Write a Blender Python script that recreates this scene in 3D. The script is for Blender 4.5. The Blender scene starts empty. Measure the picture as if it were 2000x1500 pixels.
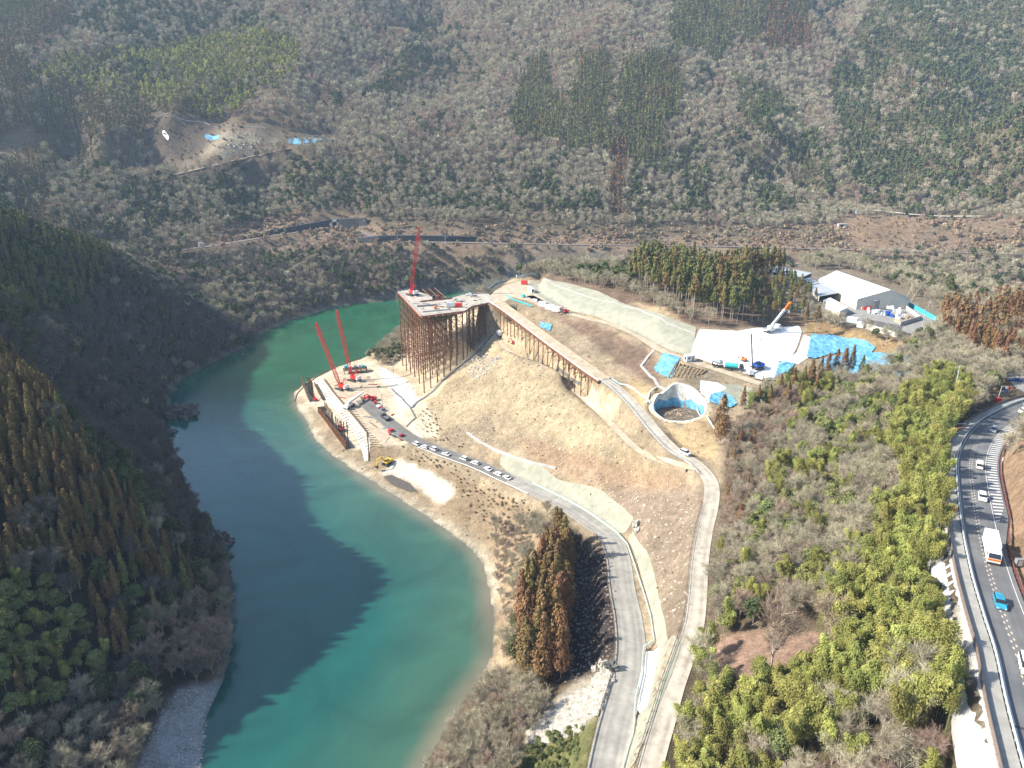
import bpy, bmesh, math, random
import numpy as np
from mathutils import Vector, Matrix, Euler

# ------------------------------------------------------------------ camera, world, sun, exposure
S = bpy.context.scene
C = S.collection
CZ = 155.0                 # height of the drone above the river, metres
PITCH = math.radians(20)
FPX = 1400.0               # focal length in pixels of the 2000 px wide photograph
SN, CS = math.sin(PITCH), math.cos(PITCH)
cam_d = bpy.data.cameras.new("camera")
cam = bpy.data.objects.new("camera", cam_d)
C.objects.link(cam)
cam.location = (0, 0, CZ)
cam.rotation_euler = (math.radians(90) - PITCH, 0, 0)
cam_d.sensor_width = 36
cam_d.lens = 36 * FPX / 2000
cam_d.clip_start = 1
cam_d.clip_end = 6000
S.camera = cam
SUN_EL = math.radians(36)
SUN_DIR = Vector((-math.cos(SUN_EL), -0.04, math.sin(SUN_EL))).normalized()   # towards the sun
world = bpy.data.worlds.new("World")
S.world = world
world.use_nodes = True
wn = world.node_tree
sky = wn.nodes.new('ShaderNodeTexSky')
sky.sky_type = 'NISHITA'
sky.sun_disc = False
sky.sun_elevation = SUN_EL
sky.sun_rotation = math.radians(270)
sky.altitude = 300
wn.links.new(sky.outputs[0], wn.nodes['Background'].inputs[0])
wn.nodes['Background'].inputs[1].default_value = 0.13
sun_d = bpy.data.lights.new("sun", 'SUN')
sun_d.energy = 4.9
sun_d.angle = math.radians(0.8)
sun_d.color = (1.0, 0.93, 0.82)
sun = bpy.data.objects.new("sun", sun_d)
C.objects.link(sun)
sun.rotation_euler = SUN_DIR.to_track_quat('Z', 'Y').to_euler()
S.view_settings.view_transform = 'Standard'
S.view_settings.look = 'None'
S.view_settings.gamma = 1
S.view_settings.use_curve_mapping = False
S.view_settings.exposure = 1.16
S.cycles.max_bounces = 5
S.cycles.diffuse_bounces = 2
S.cycles.glossy_bounces = 2
S.cycles.volume_bounces = 0
S.cycles.transmission_bounces = 2
S.cycles.use_adaptive_sampling = True
S.cycles.adaptive_threshold = 0.02
S.cycles.use_denoising = True

rnd = random.Random(7)
rng = np.random.default_rng(11)
PI = math.pi

# ------------------------------------------------------------------ survey: photograph pixel + height -> place in the world
def WP(px, py, z):
    u = (px - 1000) / FPX; v = (py - 750) / FPX
    t = (CZ - z) / (SN + v * CS)
    return (u * t, t * (CS - v * SN), z)
def WDp(px, py, d):
    u = (px - 1000) / FPX; v = (py - 750) / FPX
    return (u * d, d * (CS - v * SN), CZ - d * (SN + v * CS))
def proj(x, y, z):
    d = y * CS + (CZ - z) * SN
    d = np.maximum(d, 1.0)
    return 1000 + FPX * x / d, 750 + FPX * ((CZ - z) * CS - y * SN) / d, d

def pip(x, y, poly):
    x = np.asarray(x, float); y = np.asarray(y, float)
    r = np.zeros(x.shape, bool)
    n = len(poly)
    for i in range(n):
        x0, y0 = poly[i][:2]; x1, y1 = poly[(i + 1) % n][:2]
        if y0 == y1: continue
        c = ((y0 > y) != (y1 > y)) & (x < (x1 - x0) * (y - y0) / (y1 - y0) + x0)
        r ^= c
    return r
def dist_line(x, y, pts):
    """distance to a polyline, and the interpolated third coordinate of the nearest point"""
    best = np.full(x.shape, 1e9); zz = np.zeros(x.shape)
    for a, b in zip(pts[:-1], pts[1:]):
        dx, dy = b[0] - a[0], b[1] - a[1]
        L = dx * dx + dy * dy + 1e-9
        t = np.clip(((x - a[0]) * dx + (y - a[1]) * dy) / L, 0, 1)
        d = np.hypot(x - a[0] - t * dx, y - a[1] - t * dy)
        m = d < best
        best = np.where(m, d, best)
        if len(a) > 2: zz = np.where(m, a[2] + t * (b[2] - a[2]), zz)
    return best, zz
def smooth_line(pts, step=2.0):
    """Catmull-Rom through the points, resampled"""
    P = [np.array(p, float) for p in pts]
    P = [2 * P[0] - P[1]] + P + [2 * P[-1] - P[-2]]
    out = []
    for i in range(1, len(P) - 2):
        L = np.linalg.norm(P[i + 1][:2] - P[i][:2])
        n = max(2, int(L / step))
        for k in range(n):
            t = k / n
            out.append(0.5 * ((2 * P[i]) + (-P[i - 1] + P[i + 1]) * t + (2 * P[i - 1] - 5 * P[i] + 4 * P[i + 1] - P[i + 2]) * t * t
                              + (-P[i - 1] + 3 * P[i] - 3 * P[i + 1] + P[i + 2]) * t ** 3))
    out.append(P[-2])
    return [tuple(o) for o in out]
def vnoise(x, y, seed=0):
    """smooth value noise in [-1,1]"""
    r = np.random.default_rng(seed).random((256, 256)) * 2 - 1
    xi = np.floor(x).astype(int); yi = np.floor(y).astype(int)
    fx = x - xi; fy = y - yi
    fx = fx * fx * (3 - 2 * fx); fy = fy * fy * (3 - 2 * fy)
    a = r[xi % 256, yi % 256]; b = r[(xi + 1) % 256, yi % 256]
    c = r[xi % 256, (yi + 1) % 256]; d = r[(xi + 1) % 256, (yi + 1) % 256]
    return (a * (1 - fx) + b * fx) * (1 - fy) + (c * (1 - fx) + d * fx) * fy
def fbm(x, y, seed=0, n=4):
    s = 0; a = 1; t = 0
    for k in range(n):
        s = s + a * vnoise(x * 2 ** k, y * 2 ** k, seed + k); t += a; a *= 0.5
    return s / t
# ------------------------------------------------------------------ lines of the place
def L3(pts): return smooth_line([WP(*p) for p in pts])
LOWER = L3([(700,775,6),(745,815,6.5),(800,855,7.5),(860,882,8),(930,907,9),(985,932,10.5),(1040,957,12),(1100,985,14),(1150,1018,16),(1190,1050,17.5),(1207,1090,18.8),(1215,1150,20.4),(1227,1210,22),(1232,1270,23.6),(1226,1330,25),(1213,1380,26.3),(1200,1430,27.6),(1186,1500,29.3),(1170,1600,31.5)])
LOWER_W = 8.0
TRACK = L3([(1175,737,47),(1212,765,45.3),(1250,805,43.6),(1285,848,42),(1320,882,40.8),(1360,907,40),(1387,940,39.3),(1389,980,38.8),(1375,1040,38.3),(1366,1100,37.8),(1362,1160,37.3),(1355,1220,36.8),(1336,1280,36.3),(1315,1340,35.6),(1298,1400,35),(1280,1460,34.4),(1262,1530,33.8),(1240,1620,33)])
TRACK_W = 4.8
SMALL = L3([(968,662,37),(1000,690,36),(1040,715,35.4),(1095,742,35),(1130,770,35),(1170,805,35.5),(1210,845,36.5),(1255,885,37.5),(1310,908,38.5),(1360,918,39.5)])
UPPER = L3([(1035,578,54),(1070,596,54),(1110,612,54),(1150,623,54),(1180,630,54),(1215,642,53.8),(1250,658,53.5),(1280,678,53),(1310,693,52.5),(1350,706,52),(1400,722,51),(1440,735,50.4),(1490,752,49.6)])
CURVE = L3([(955,583,54),(985,562,54),(1015,553,54),(1050,551,54.2)])
HIGHWAY = L3([(2070,1560,74),(2020,1400,73),(1991,1290,72.5),(1964,1215,72),(1934,1125,71),(1913,1040,69.6),(1900,960,68),(1896,905,66.5),(1908,865,65),(1934,834,63.6),(1970,811,62),(2010,793,60.6),(2080,775,59)])
RAIL = L3([(200,520,40),(330,493,42),(430,478,43),(560,457,44),(650,447,44),(700,452,44),(760,470,42),(900,474,42),(1100,478,42),(1300,480,42),(1500,484,42),(1800,492,42),(2100,498,42)])
FARROAD = L3([(1560,400,60),(1620,406,60),(1700,411,60),(1800,421,60),(1900,423,60),(2050,417,61)])
FARPATH = smooth_line([WDp(*p) for p in [(330,345,806),(400,328,832),(470,311,858),(540,296,872),(600,286,882),(655,280,888)]])

LEFT_BANK = [(385,1620,0),(395,1500,0),(398,1440,0),(405,1385,0),(425,1345,0),(442,1310,0),(452,1250,0),(452,1180,0),(446,1110,0),(430,1052,0),(398,1040,0),(380,990,0),(358,950,0),(345,900,0),(330,868,0),(312,848,0),(322,825,0),(330,800,0),(325,778,0),(350,742,0),(400,715,0),(450,690,0),(485,676,0),(512,650,0),(560,627,0),(640,603,0),(700,592,0),(760,586,0)]
LEFT_BANK = [WP(*p) for p in LEFT_BANK] + [(-60,690,0),(40,700,0),(150,690,0),(280,650,0),(420,560,0),(560,430,0),(700,250,0)]
RIGHT_BANK = [(780,1700,0),(800,1560,0),(840,1480,0),(872,1420,0),(905,1370,0),(940,1318,0),(962,1280,0),(966,1230,0),(964,1190,0),(957,1150,0),(945,1102,0),(920,1070,0),(870,1032,0),(820,1000,0),(762,962,0),(700,922,0),(652,892,0),(617,860,0),(600,822,0),(580,792,0),(574,768,0),(600,746,0),(655,718,0),(715,697,0),(755,668,0),(780,640,0)]
RIGHT_BANK = [WP(*p) for p in RIGHT_BANK] + [(-75,560,0),(-20,600,0),(60,625,0),(150,610,0),(260,560,0),(380,450,0),(480,330,0),(560,150,0)]
RIVER = LEFT_BANK + RIGHT_BANK[::-1]

# ------------------------------------------------------------------ heights
K = []
K += [(p[0], p[1], 0) for p in LEFT_BANK] + [(p[0], p[1], 0) for p in RIGHT_BANK]
for p in [  # pixel, pixel, height
 # river bench and beach
 (600,785,3),(640,745,5),(700,725,6),(650,800,5),(700,780,6),(740,800,6),(700,850,4),(725,905,2),(760,862,6.5),(800,850,7.5),(760,930,2),(850,955,2.5),(880,985,3),(850,905,7),(950,960,7),(1000,1000,9),(930,1040,2.5),(1000,1100,6),
 (740,720,6),(770,760,6.5),(790,730,5),
 # under the tower and the tan hillside
 (781,725,2.5),(825,772,6.8),(900,712,23),(860,740,15),(945,660,34),(1000,628,46),(1060,662,48),(1002,660,45),(1056,695,44.5),(1096,722,43.5),(1149,744,44),
 (850,820,9),(880,790,15),(930,750,24),(970,700,32),(1000,760,29),(1100,800,32),(1000,850,19),(950,860,13),(1060,880,21),(1180,880,32),(1100,930,17),(1200,950,24),(1250,1000,26),(1300,960,33),(1330,1050,34),(1300,1100,30),(1270,1060,24),(1290,1200,29),(1270,1140,25),(1310,1240,32),(1275,1290,27),
 (1290,790,42.5),(1120,760,36),(1150,770,37.5),(1220,830,39),
 # between the two upper roads
 (1060,615,50),(1120,650,48.5),(1200,690,47.5),(1180,660,50.5),(1270,740,45.5),(1300,720,49),(1230,720,46.5),(1335,736,52),(1300,745,50),(1365,742,51),
 # shaft surroundings
 (1385,780,46),(1270,800,43),(1320,836,42),(1375,768,48.5),(1276,785,45),(1420,820,43),(1400,900,41),(1440,765,48),
 # upper net slope, plateau, stand
 (1040,545,58),(1120,560,61),(1200,590,62),(1290,625,61.5),(1350,640,60),(1000,540,54),(1100,530,60),(1180,545,63),(1250,560,65),(1330,590,65),(1400,620,63),(1480,640,60),(1300,520,66),(1400,520,66),(1500,560,64),
 (1365,648,59.5),(1440,650,59),(1550,640,58),(1590,655,57.5),(1560,700,54),(1510,735,50.5),(1450,715,51.5),(1640,690,54),(1600,730,51),(1700,720,53),
 (1600,600,61),(1700,640,59),(1760,640,59),(1820,620,59),(1680,560,62),(1850,560,60),(1950,640,58),(1980,735,57.5),(1600,530,62),(1750,690,56),
 # riverside below the cedars
 (1000,1250,3),(1060,1250,8),(1075,1335,9),(1120,1300,13),(1160,1200,14),(1130,1100,10),(1050,1020,9),(1020,1160,5),(1170,1330,18),(1100,1400,13),(1000,1400,7),(940,1480,5),(1060,1500,13),(1130,1500,20),
 # right-hand wood
 (1450,900,43),(1450,1000,42),(1430,1150,41),(1550,1000,47),(1600,900,48),(1600,1100,48),(1500,1250,44),(1700,1100,54),(1750,1000,57),(1780,900,58),(1700,850,54),(1850,780,58),(1600,1300,51),(1700,1300,58),(1800,1300,64),(1450,1400,43),(1600,1450,52),(1750,1450,62),(1850,1200,65),(1840,1100,63),(1850,1000,62),(1850,900,61),(1790,1200,61),
 (1990,960,78),(1990,1050,82),(2010,880,72),(2060,1150,82),(1890,1150,68),(1925,1300,69),(1960,1450,70),
 # left hill
 (300,1480,2.5),(360,1400,2),(300,1360,9),
 (150,1400,10),(250,1300,13),(300,1150,20),(380,1150,12),
 # far bank, railway, foot of the mountain
 (400,600,15),(480,600,10),(560,560,18),(650,540,21),(760,530,24),(900,540,20),(1050,530,26),(1200,490,36),(1400,440,48),(1550,480,44),(1650,480,42.5),(1700,450,52),(1900,460,50),(1500,420,55),(1100,440,50),(900,440,52),(700,430,54),(500,430,52),(350,450,50),(1620,450,46),
 (200,440,42),(230,480,38),(120,420,45),
 (300,400,58),(500,400,62),(700,400,66),(900,400,66),(1100,400,68),(1300,390,70),(1500,380,70),(1700,385,72),(1900,385,74),
 ]: K.append(WP(*p))
for p in [  # pixel, pixel, distance along the view
 (0,280,800),(100,300,800),(200,330,790),(300,350,800),(450,345,835),(600,330,860),(750,320,880),(900,310,890),(1100,300,905),(1300,290,915),(1500,290,900),(1620,330,880),(1700,300,925),(1900,290,940),(2000,270,950),
 (60,240,880),(200,250,880),(330,240,900),(430,280,870),(520,255,900),(620,240,930),
 (0,150,960),(150,130,980),(300,150,980),(450,170,970),(600,150,1010),(750,160,1020),(850,190,1040),(950,160,1030),(1050,170,1020),(1150,160,1040),(1250,150,1030),(1400,170,1020),(1550,180,1060),(1640,210,1050),(1750,170,1040),(1900,150,1060),(2000,140,1080),
 (0,40,1100),(150,30,1120),(300,40,1120),(450,50,1110),(600,40,1130),(750,40,1120),(830,60,1200),(870,40,1240),(950,50,1150),(1050,40,1150),(1150,50,1160),(1300,30,1150),(1450,40,1150),(1560,40,1170),(1610,90,1210),(1660,50,1170),(1800,30,1180),(1950,20,1200),
 ]: K.append(WDp(*p))
K += [  # places outside the picture
 # crest of the left hill, which throws its shadow on the river
 (-300,226,126),(-290,285,124),(-314,347,108),(-330,415,108),(-322,466,94),(-300,172,120),(-285,145,100),(-260,110,66),(-230,60,50),(-300,20,60),(-420,226,170),(-450,330,150),(-500,450,130),(-450,120,110),
 (-143,176,49),(-130,151,34),(-120,135,20),(-122,196,43),(-145,217,62),(-166,224,73),(-200,230,84),(-180,190,68),(-240,230,102),(-215,285,74),(-250,300,96),(-240,347,64),(-190,320,30),(-180,250,60),(-200,160,74),(-180,140,54),
 (-268,480,60),(-240,486,32),(-218,496,12),
 (-300,530,62),(-280,580,34),(-360,560,66),(-420,620,60),(-330,640,36),(-460,520,112),(-600,600,130),(-700,400,160),
 (-500,720,60),(-650,800,110),(-800,700,160),
 (-120,100,14),(-150,80,25),(-60,40,0),(-100,20,10),
 # beyond
 (0,60,-2),(60,60,34),(80,40,60),(120,60,88),(160,110,92),(200,160,88),(220,215,72),(260,230,62),(300,280,58),(260,340,56),(300,420,56),(200,60,110),(400,200,90),
 (0,1500,480),(-400,1500,470),(-900,1300,440),(400,1500,490),(900,1400,470),(0,2000,560),(-900,2000,560),(900,2000,560),(600,900,170),(700,700,120),(900,1100,330),(-1050,1100,330),(1300,1000,330),(-1300,1000,330),(900,300,160),(1200,600,230),(-900,200,230),(-1200,600,300),(350,600,30),(450,520,40),
]
K = K + [(69,287,52),(78,285,50.5),(60,285,50),(56,277,46.5),(82.5,276,47.5),(69,291,52.3)]
# middle of the river bed
K += [(*WP(p[0], p[1], -2.5)[:2], -2.5) for p in [(600,1450,0),(650,1250,0),(700,1100,0),(550,950,0),(450,850,0),(520,740,0),(650,660,0)]]
K = np.array(K, float)
def rbf_fit(K):
    n = len(K)
    r = np.hypot(K[:, None, 0] - K[None, :, 0], K[:, None, 1] - K[None, :, 1])
    A = np.zeros((n + 3, n + 3))
    A[:n, :n] = -r + np.eye(n) * 1.5
    A[:n, n] = 1; A[:n, n + 1] = K[:, 0] / 500; A[:n, n + 2] = K[:, 1] / 500
    A[n:, :n] = A[:n, n:].T
    b = np.zeros(n + 3); b[:n] = K[:, 2]
    return np.linalg.solve(A, b)
RW = rbf_fit(K)
def axis(lo, f0, f1, hi, fine, coarse):
    a = list(np.arange(f0, f1 + 1e-6, fine)); s = fine
    while a[-1] < hi: s = min(coarse, s * 1.05); a.append(a[-1] + s)
    b = []; s = fine; x = f0
    while x > lo: s = min(coarse, s * 1.05); x -= s; b.append(x)
    return np.array(b[::-1] + a)
GX = axis(-1150, -170, 225, 1250, 1.5, 9.0)
GY = axis(20, 75, 520, 1900, 1.5, 9.0)
XX, YY = np.meshgrid(GX, GY, indexing='ij')
def rbf_eval(x, y):
    out = np.empty(x.size); xf = x.ravel(); yf = y.ravel(); n = len(K)
    for i in range(0, x.size, 20000):
        xs = xf[i:i + 20000]; ys = yf[i:i + 20000]
        r = np.hypot(xs[:, None] - K[None, :, 0], ys[:, None] - K[None, :, 1])
        out[i:i + 20000] = -r @ RW[:n] + RW[n] + RW[n + 1] * xs / 500 + RW[n + 2] * ys / 500
    return out.reshape(x.shape)
Z = rbf_eval(XX, YY)
# rough relief: grows up the mountain, small on the worked ground
far = np.clip((YY - 790) / 200, 0, 1)
lefth = np.clip((-170 - XX) / 60, 0, 1) * (1 - far)
Z += far * (46 * fbm(XX / 150, YY / 300, 3, 4) + 7 * np.abs(fbm(XX / 60, YY / 90, 9, 3)))
Z += lefth * 5 * fbm(XX / 45, YY / 45, 5, 3)
near = 1 - np.maximum(far, lefth)
Z += near * (0.7 * fbm(XX / 14, YY / 14, 21, 4))
def sstep(d, a, b): 
    t = np.clip((d - a) / (b - a), 0, 1); return t * t * (3 - 2 * t)
riv = pip(XX, YY, RIVER)
dl, _ = dist_line(XX, YY, LEFT_BANK); dr, _ = dist_line(XX, YY, RIGHT_BANK)
db = np.minimum(dl, dr)
Z = np.where(riv, np.minimum(Z, -0.15 - 0.12 * np.minimum(db, 25)), np.maximum(Z, 0.15 + 0.10 * np.minimum(db, 30)))
def flatten(line, w, soft, Z, dz=0.0):
    d, z = dist_line(XX, YY, line)
    k = 1 - sstep(d, w, w + soft)
    return Z * (1 - k) + (z + dz) * k
Z = flatten(SMALL, 2.0, 3, Z)
Z = flatten(LOWER, 5.0, 5, Z)
Z = flatten(TRACK, 3.0, 4, Z)
Z = flatten(UPPER, 3.0, 3, Z)
Z = flatten(CURVE, 5.0, 5, Z)
Z = flatten(HIGHWAY, 6.6, 4, Z, -0.3)
Z = flatten(RAIL, 9.0, 12, Z, -0.3)
Z = flatten(FARROAD, 5, 8, Z)
Z = flatten(FARPATH, 3, 8, Z)
# flat places: river bench, yard of the works
BENCH = [WP(*p) for p in [(628,744,5.2),(655,728,5.2),(712,722,5.6),(735,745,5.8),(765,800,6.2),(800,850,6.8),(760,868,6.4),(722,850,5.8)]]
def pad(poly, z, soft, Z):
    d, _ = dist_line(XX, YY, poly + [poly[0]])
    k = np.where(pip(XX, YY, poly), 1, 1 - sstep(d, 0, soft))
    return Z * (1 - k) + z * k
Z = pad(BENCH, 5.6, 6, Z)
PLAT = [WP(x, y, 54) for x, y in [(953,592),(966,568),(990,555),(1050,547),(1055,572),(1112,606),(1100,613),(1040,602),(1010,594),(985,598)]]
Z = pad(PLAT, 54.0, 4, Z)
YARD_Z = 60.0
YARD = [WP(*p) for p in [(1600,560,YARD_Z),(1480,545,YARD_Z),(1620,500,YARD_Z),(1800,560,YARD_Z),(1850,640,YARD_Z),(1790,668,YARD_Z),(1700,655,YARD_Z),(1610,620,YARD_Z)]]
Z = pad(YARD, YARD_Z, 8, Z)
# the shaft is dug later: its centre and radius are needed for the hole
SHAFT = (69.0, 275.0, 42.0); SHAFT_R = 10.5; SHAFT_FLOOR = 41.0
ds = np.hypot(XX - SHAFT[0], YY - SHAFT[1])
Z = np.where(ds < SHAFT_R + 0.8, SHAFT_FLOOR - 0.5, Z)

def H(x, y):
    x = np.asarray(x, float); y = np.asarray(y, float)
    i = np.clip(np.searchsorted(GX, x) - 1, 0, len(GX) - 2); j = np.clip(np.searchsorted(GY, y) - 1, 0, len(GY) - 2)
    fx = np.clip((x - GX[i]) / (GX[i + 1] - GX[i]), 0, 1); fy = np.clip((y - GY[j]) / (GY[j + 1] - GY[j]), 0, 1)
    return (Z[i, j] * (1 - fx) + Z[i + 1, j] * fx) * (1 - fy) + (Z[i, j + 1] * (1 - fx) + Z[i + 1, j + 1] * fx) * fy
def G(px, py, t0=60):
    """the ground point seen at a pixel of the photograph"""
    u = (px - 1000) / FPX; v = (py - 750) / FPX
    t = np.arange(t0, 1700, 0.5)
    x = u * t; y = t * (CS - v * SN); z = CZ - t * (SN + v * CS)
    h = H(x, y); m = np.nonzero(z <= h)[0]
    if len(m) == 0: return WDp(px, py, 1500)
    k = m[0]; return (float(x[k]), float(y[k]), float(h[k]))

# ------------------------------------------------------------------ tags and small mesh tools
def tag(o, label=None, cat=None, group=None, kind=None):
    if label: o['label'] = label
    if cat: o['category'] = cat
    if group: o['group'] = group
    if kind: o['kind'] = kind
    return o
def thing(name, label, cat, loc=(0, 0, 0), rz=0.0, group=None):
    o = bpy.data.objects.new(name, None); C.objects.link(o)
    o.location = loc; o.rotation_euler = (0, 0, rz)
    o.empty_display_size = 0.5
    return tag(o, label, cat, group)
def copy_tree(o, parent=None):
    c = o.copy(); C.objects.link(c); c.parent = parent
    for ch in list(o.children): copy_tree(ch, c)
    return c
def mesh_np(name, V, F, mats, mi=None, smooth=False, col=None):
    """V (n,3), F (m,k) all same k"""
    V = np.asarray(V, np.float32); F = np.asarray(F, np.int32)
    me = bpy.data.meshes.new(name)
    me.vertices.add(len(V)); me.vertices.foreach_set('co', V.ravel())
    m, k = F.shape
    me.loops.add(m * k); me.loops.foreach_set('vertex_index', F.ravel())
    me.polygons.add(m); me.polygons.foreach_set('loop_start', np.arange(0, m * k, k, dtype=np.int32))
    if mi is not None: me.polygons.foreach_set('material_index', np.asarray(mi, np.int32))
    me.polygons.foreach_set('use_smooth', np.full(m, smooth))
    for mt in (mats if isinstance(mats, (list, tuple)) else [mats]): me.materials.append(mt)
    if col is not None:
        at = me.color_attributes.new('tint', 'FLOAT_COLOR', 'POINT')
        cc = np.ones((len(V), 4), np.float32); cc[:, :col.shape[1]] = col
        at.data.foreach_set('color', cc.ravel())
    me.update(calc_edges=True)
    return me
def link(name, me, parent=None, loc=None):
    o = bpy.data.objects.new(name, me); C.objects.link(o)
    if parent is not None: o.parent = parent
    if loc is not None: o.location = loc
    return o
class MB:
    """collects simple solids, then links them as one mesh object"""
    def __init__(s): s.v = []; s.f = []; s.m = []
    def add(s, vs, fs, mi=0):
        n = len(s.v); s.v += [tuple(v) for v in vs]; s.f += [tuple(i + n for i in f) for f in fs]; s.m += [mi] * len(fs)
    def box(s, c, d, mi=0, rz=0.0, taper=1.0):
        cr, sr = math.cos(rz), math.sin(rz); vs = []
        for z in (-1, 1):
            k = 1.0 if z < 0 else taper
            for x, y in ((-1, -1), (1, -1), (1, 1), (-1, 1)):
                X, Y = x * d[0] / 2 * k, y * d[1] / 2 * k
                vs.append((c[0] + X * cr - Y * sr, c[1] + X * sr + Y * cr, c[2] + z * d[2] / 2))
        s.add(vs, [(3, 2, 1, 0), (4, 5, 6, 7), (0, 1, 5, 4), (1, 2, 6, 5), (2, 3, 7, 6), (3, 0, 4, 7)], mi)
    def bar(s, a, b, w, h=None, mi=0, up=(0, 0, 1)):
        a = Vector(a); b = Vector(b); h = h or w; d = (b - a)
        if d.length < 1e-6: return
        d.normalize(); u = Vector(up)
        if abs(d.dot(u)) > 0.98: u = Vector((1, 0, 0))
        x = d.cross(u).normalized(); y = x.cross(d).normalized(); vs = []
        for p in (a, b):
            for i, j in ((-1, -1), (1, -1), (1, 1), (-1, 1)): vs.append(p + x * (i * w / 2) + y * (j * h / 2))
        s.add(vs, [(0, 1, 2, 3), (7, 6, 5, 4), (4, 5, 1, 0), (5, 6, 2, 1), (6, 7, 3, 2), (7, 4, 0, 3)], mi)
    def tube(s, a, b, r, r2=None, n=8, mi=0, caps=True):
        a = Vector(a); b = Vector(b); r2 = r if r2 is None else r2; d = (b - a).normalized()
        u = Vector((0, 0, 1)) if abs(d.z) < 0.95 else Vector((1, 0, 0))
        x = d.cross(u).normalized(); y = x.cross(d).normalized(); vs = []
        for p, q in ((a, r), (b, r2)):
            for k in range(n): t = 2 * PI * k / n; vs.append(p + x * (q * math.cos(t)) + y * (q * math.sin(t)))
        fs = [(k, (k + 1) % n, n + (k + 1) % n, n + k) for k in range(n)]
        if caps: fs += [tuple(range(n))[::-1], tuple(range(n, 2 * n))]
        s.add(vs, fs, mi)
    def prism(s, prof, x0, x1, mi=0):
        """profile in the y-z plane, extruded along x"""
        n = len(prof); vs = [(x0, p[0], p[1]) for p in prof] + [(x1, p[0], p[1]) for p in prof]
        s.add(vs, [(k, (k + 1) % n, n + (k + 1) % n, n + k) for k in range(n)] + [tuple(range(n))[::-1], tuple(range(n, 2 * n))], mi)
    def plan(s, poly, z0, z1, mi=0):
        n = len(poly); vs = [(p[0], p[1], z0) for p in poly] + [(p[0], p[1], z1) for p in poly]
        s.add(vs, [(k, (k + 1) % n, n + (k + 1) % n, n + k) for k in range(n)] + [tuple(range(n))[::-1], tuple(range(n, 2 * n))], mi)
    def build(s, name, mats, parent=None, loc=None, smooth=False, bevel=0.0):
        me = bpy.data.meshes.new(name)
        me.from_pydata([tuple(v) for v in s.v], [], s.f)
        for mt in (mats if isinstance(mats, (list, tuple)) else [mats]): me.materials.append(mt)
        me.polygons.foreach_set('material_index', s.m)
        if smooth: me.polygons.foreach_set('use_smooth', [True] * len(s.f))
        bm = bmesh.new(); bm.from_mesh(me); bmesh.ops.recalc_face_normals(bm, faces=bm.faces); bm.to_mesh(me); bm.free()
        me.update()
        o = link(name, me, parent, loc)
        if bevel:
            b = o.modifiers.new('bevel', 'BEVEL'); b.width = bevel; b.segments = 2; b.limit_method = 'ANGLE'
        return o

# ------------------------------------------------------------------ materials
def mat(name, col, rough=0.8, metal=0.0, var=0.15, scale=1.0, col2=None, bump=0.0, spec=0.3, emit=None, tint=False, objvar=0.0):
    m = bpy.data.materials.new(name); m.use_nodes = True
    nt = m.node_tree; N = nt.nodes; Lk = nt.links; b = N['Principled BSDF']
    b.inputs['Roughness'].default_value = rough; b.inputs['Metallic'].default_value = metal
    b.inputs['Specular IOR Level'].default_value = spec
    tc = N.new('ShaderNodeTexCoord'); nz = N.new('ShaderNodeTexNoise')
    nz.inputs['Scale'].default_value = scale; nz.inputs['Detail'].default_value = 6; nz.inputs['Roughness'].default_value = 0.65
    Lk.new(tc.outputs['Object'], nz.inputs['Vector'])
    rp = N.new('ShaderNodeValToRGB'); Lk.new(nz.outputs['Fac'], rp.inputs['Fac'])
    c2 = col2 or tuple(min(1, c * (1 + var)) for c in col); c1 = tuple(c * (1 - var) for c in col) if col2 is None else col
    rp.color_ramp.elements[0].position = 0.35; rp.color_ramp.elements[1].position = 0.65
    rp.color_ramp.elements[0].color = (*c1, 1); rp.color_ramp.elements[1].color = (*c2, 1)
    out = rp.outputs['Color']
    if tint:
        vc = N.new('ShaderNodeVertexColor'); vc.layer_name = 'tint'
        mx = N.new('ShaderNodeMix'); mx.data_type = 'RGBA'; mx.blend_type = 'MULTIPLY'; mx.inputs['Factor'].default_value = 1
        Lk.new(out, mx.inputs['A']); Lk.new(vc.outputs['Color'], mx.inputs['B']); out = mx.outputs['Result']
    if objvar:
        oi = N.new('ShaderNodeObjectInfo'); hs = N.new('ShaderNodeHueSaturation'); mr = N.new('ShaderNodeMapRange')
        mr.inputs['To Min'].default_value = 1 - objvar; mr.inputs['To Max'].default_value = 1 + objvar
        Lk.new(oi.outputs['Random'], mr.inputs['Value']); Lk.new(mr.outputs['Result'], hs.inputs['Value'])
        m2 = N.new('ShaderNodeMath'); m2.operation = 'MULTIPLY'; m2.inputs[1].default_value = 7.31
        fr = N.new('ShaderNodeMath'); fr.operation = 'FRACT'; mh = N.new('ShaderNodeMapRange')
        mh.inputs['To Min'].default_value = 0.5 - objvar * 0.09; mh.inputs['To Max'].default_value = 0.5 + objvar * 0.09
        Lk.new(oi.outputs['Random'], m2.inputs[0]); Lk.new(m2.outputs[0], fr.inputs[0]); Lk.new(fr.outputs[0], mh.inputs['Value']); Lk.new(mh.outputs['Result'], hs.inputs['Hue'])
        Lk.new(out, hs.inputs['Color']); out = hs.outputs['Color']
    Lk.new(out, b.inputs['Base Color'])
    if bump:
        bp = N.new('ShaderNodeBump'); bp.inputs['Strength'].default_value = 0.6; bp.inputs['Distance'].default_value = bump
        Lk.new(nz.outputs['Fac'], bp.inputs['Height']); Lk.new(bp.outputs['Normal'], b.inputs['Normal'])
    if emit:
        b.inputs['Emission Color'].default_value = (*emit[:3], 1); b.inputs['Emission Strength'].default_value = emit[3]
    return m
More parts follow.
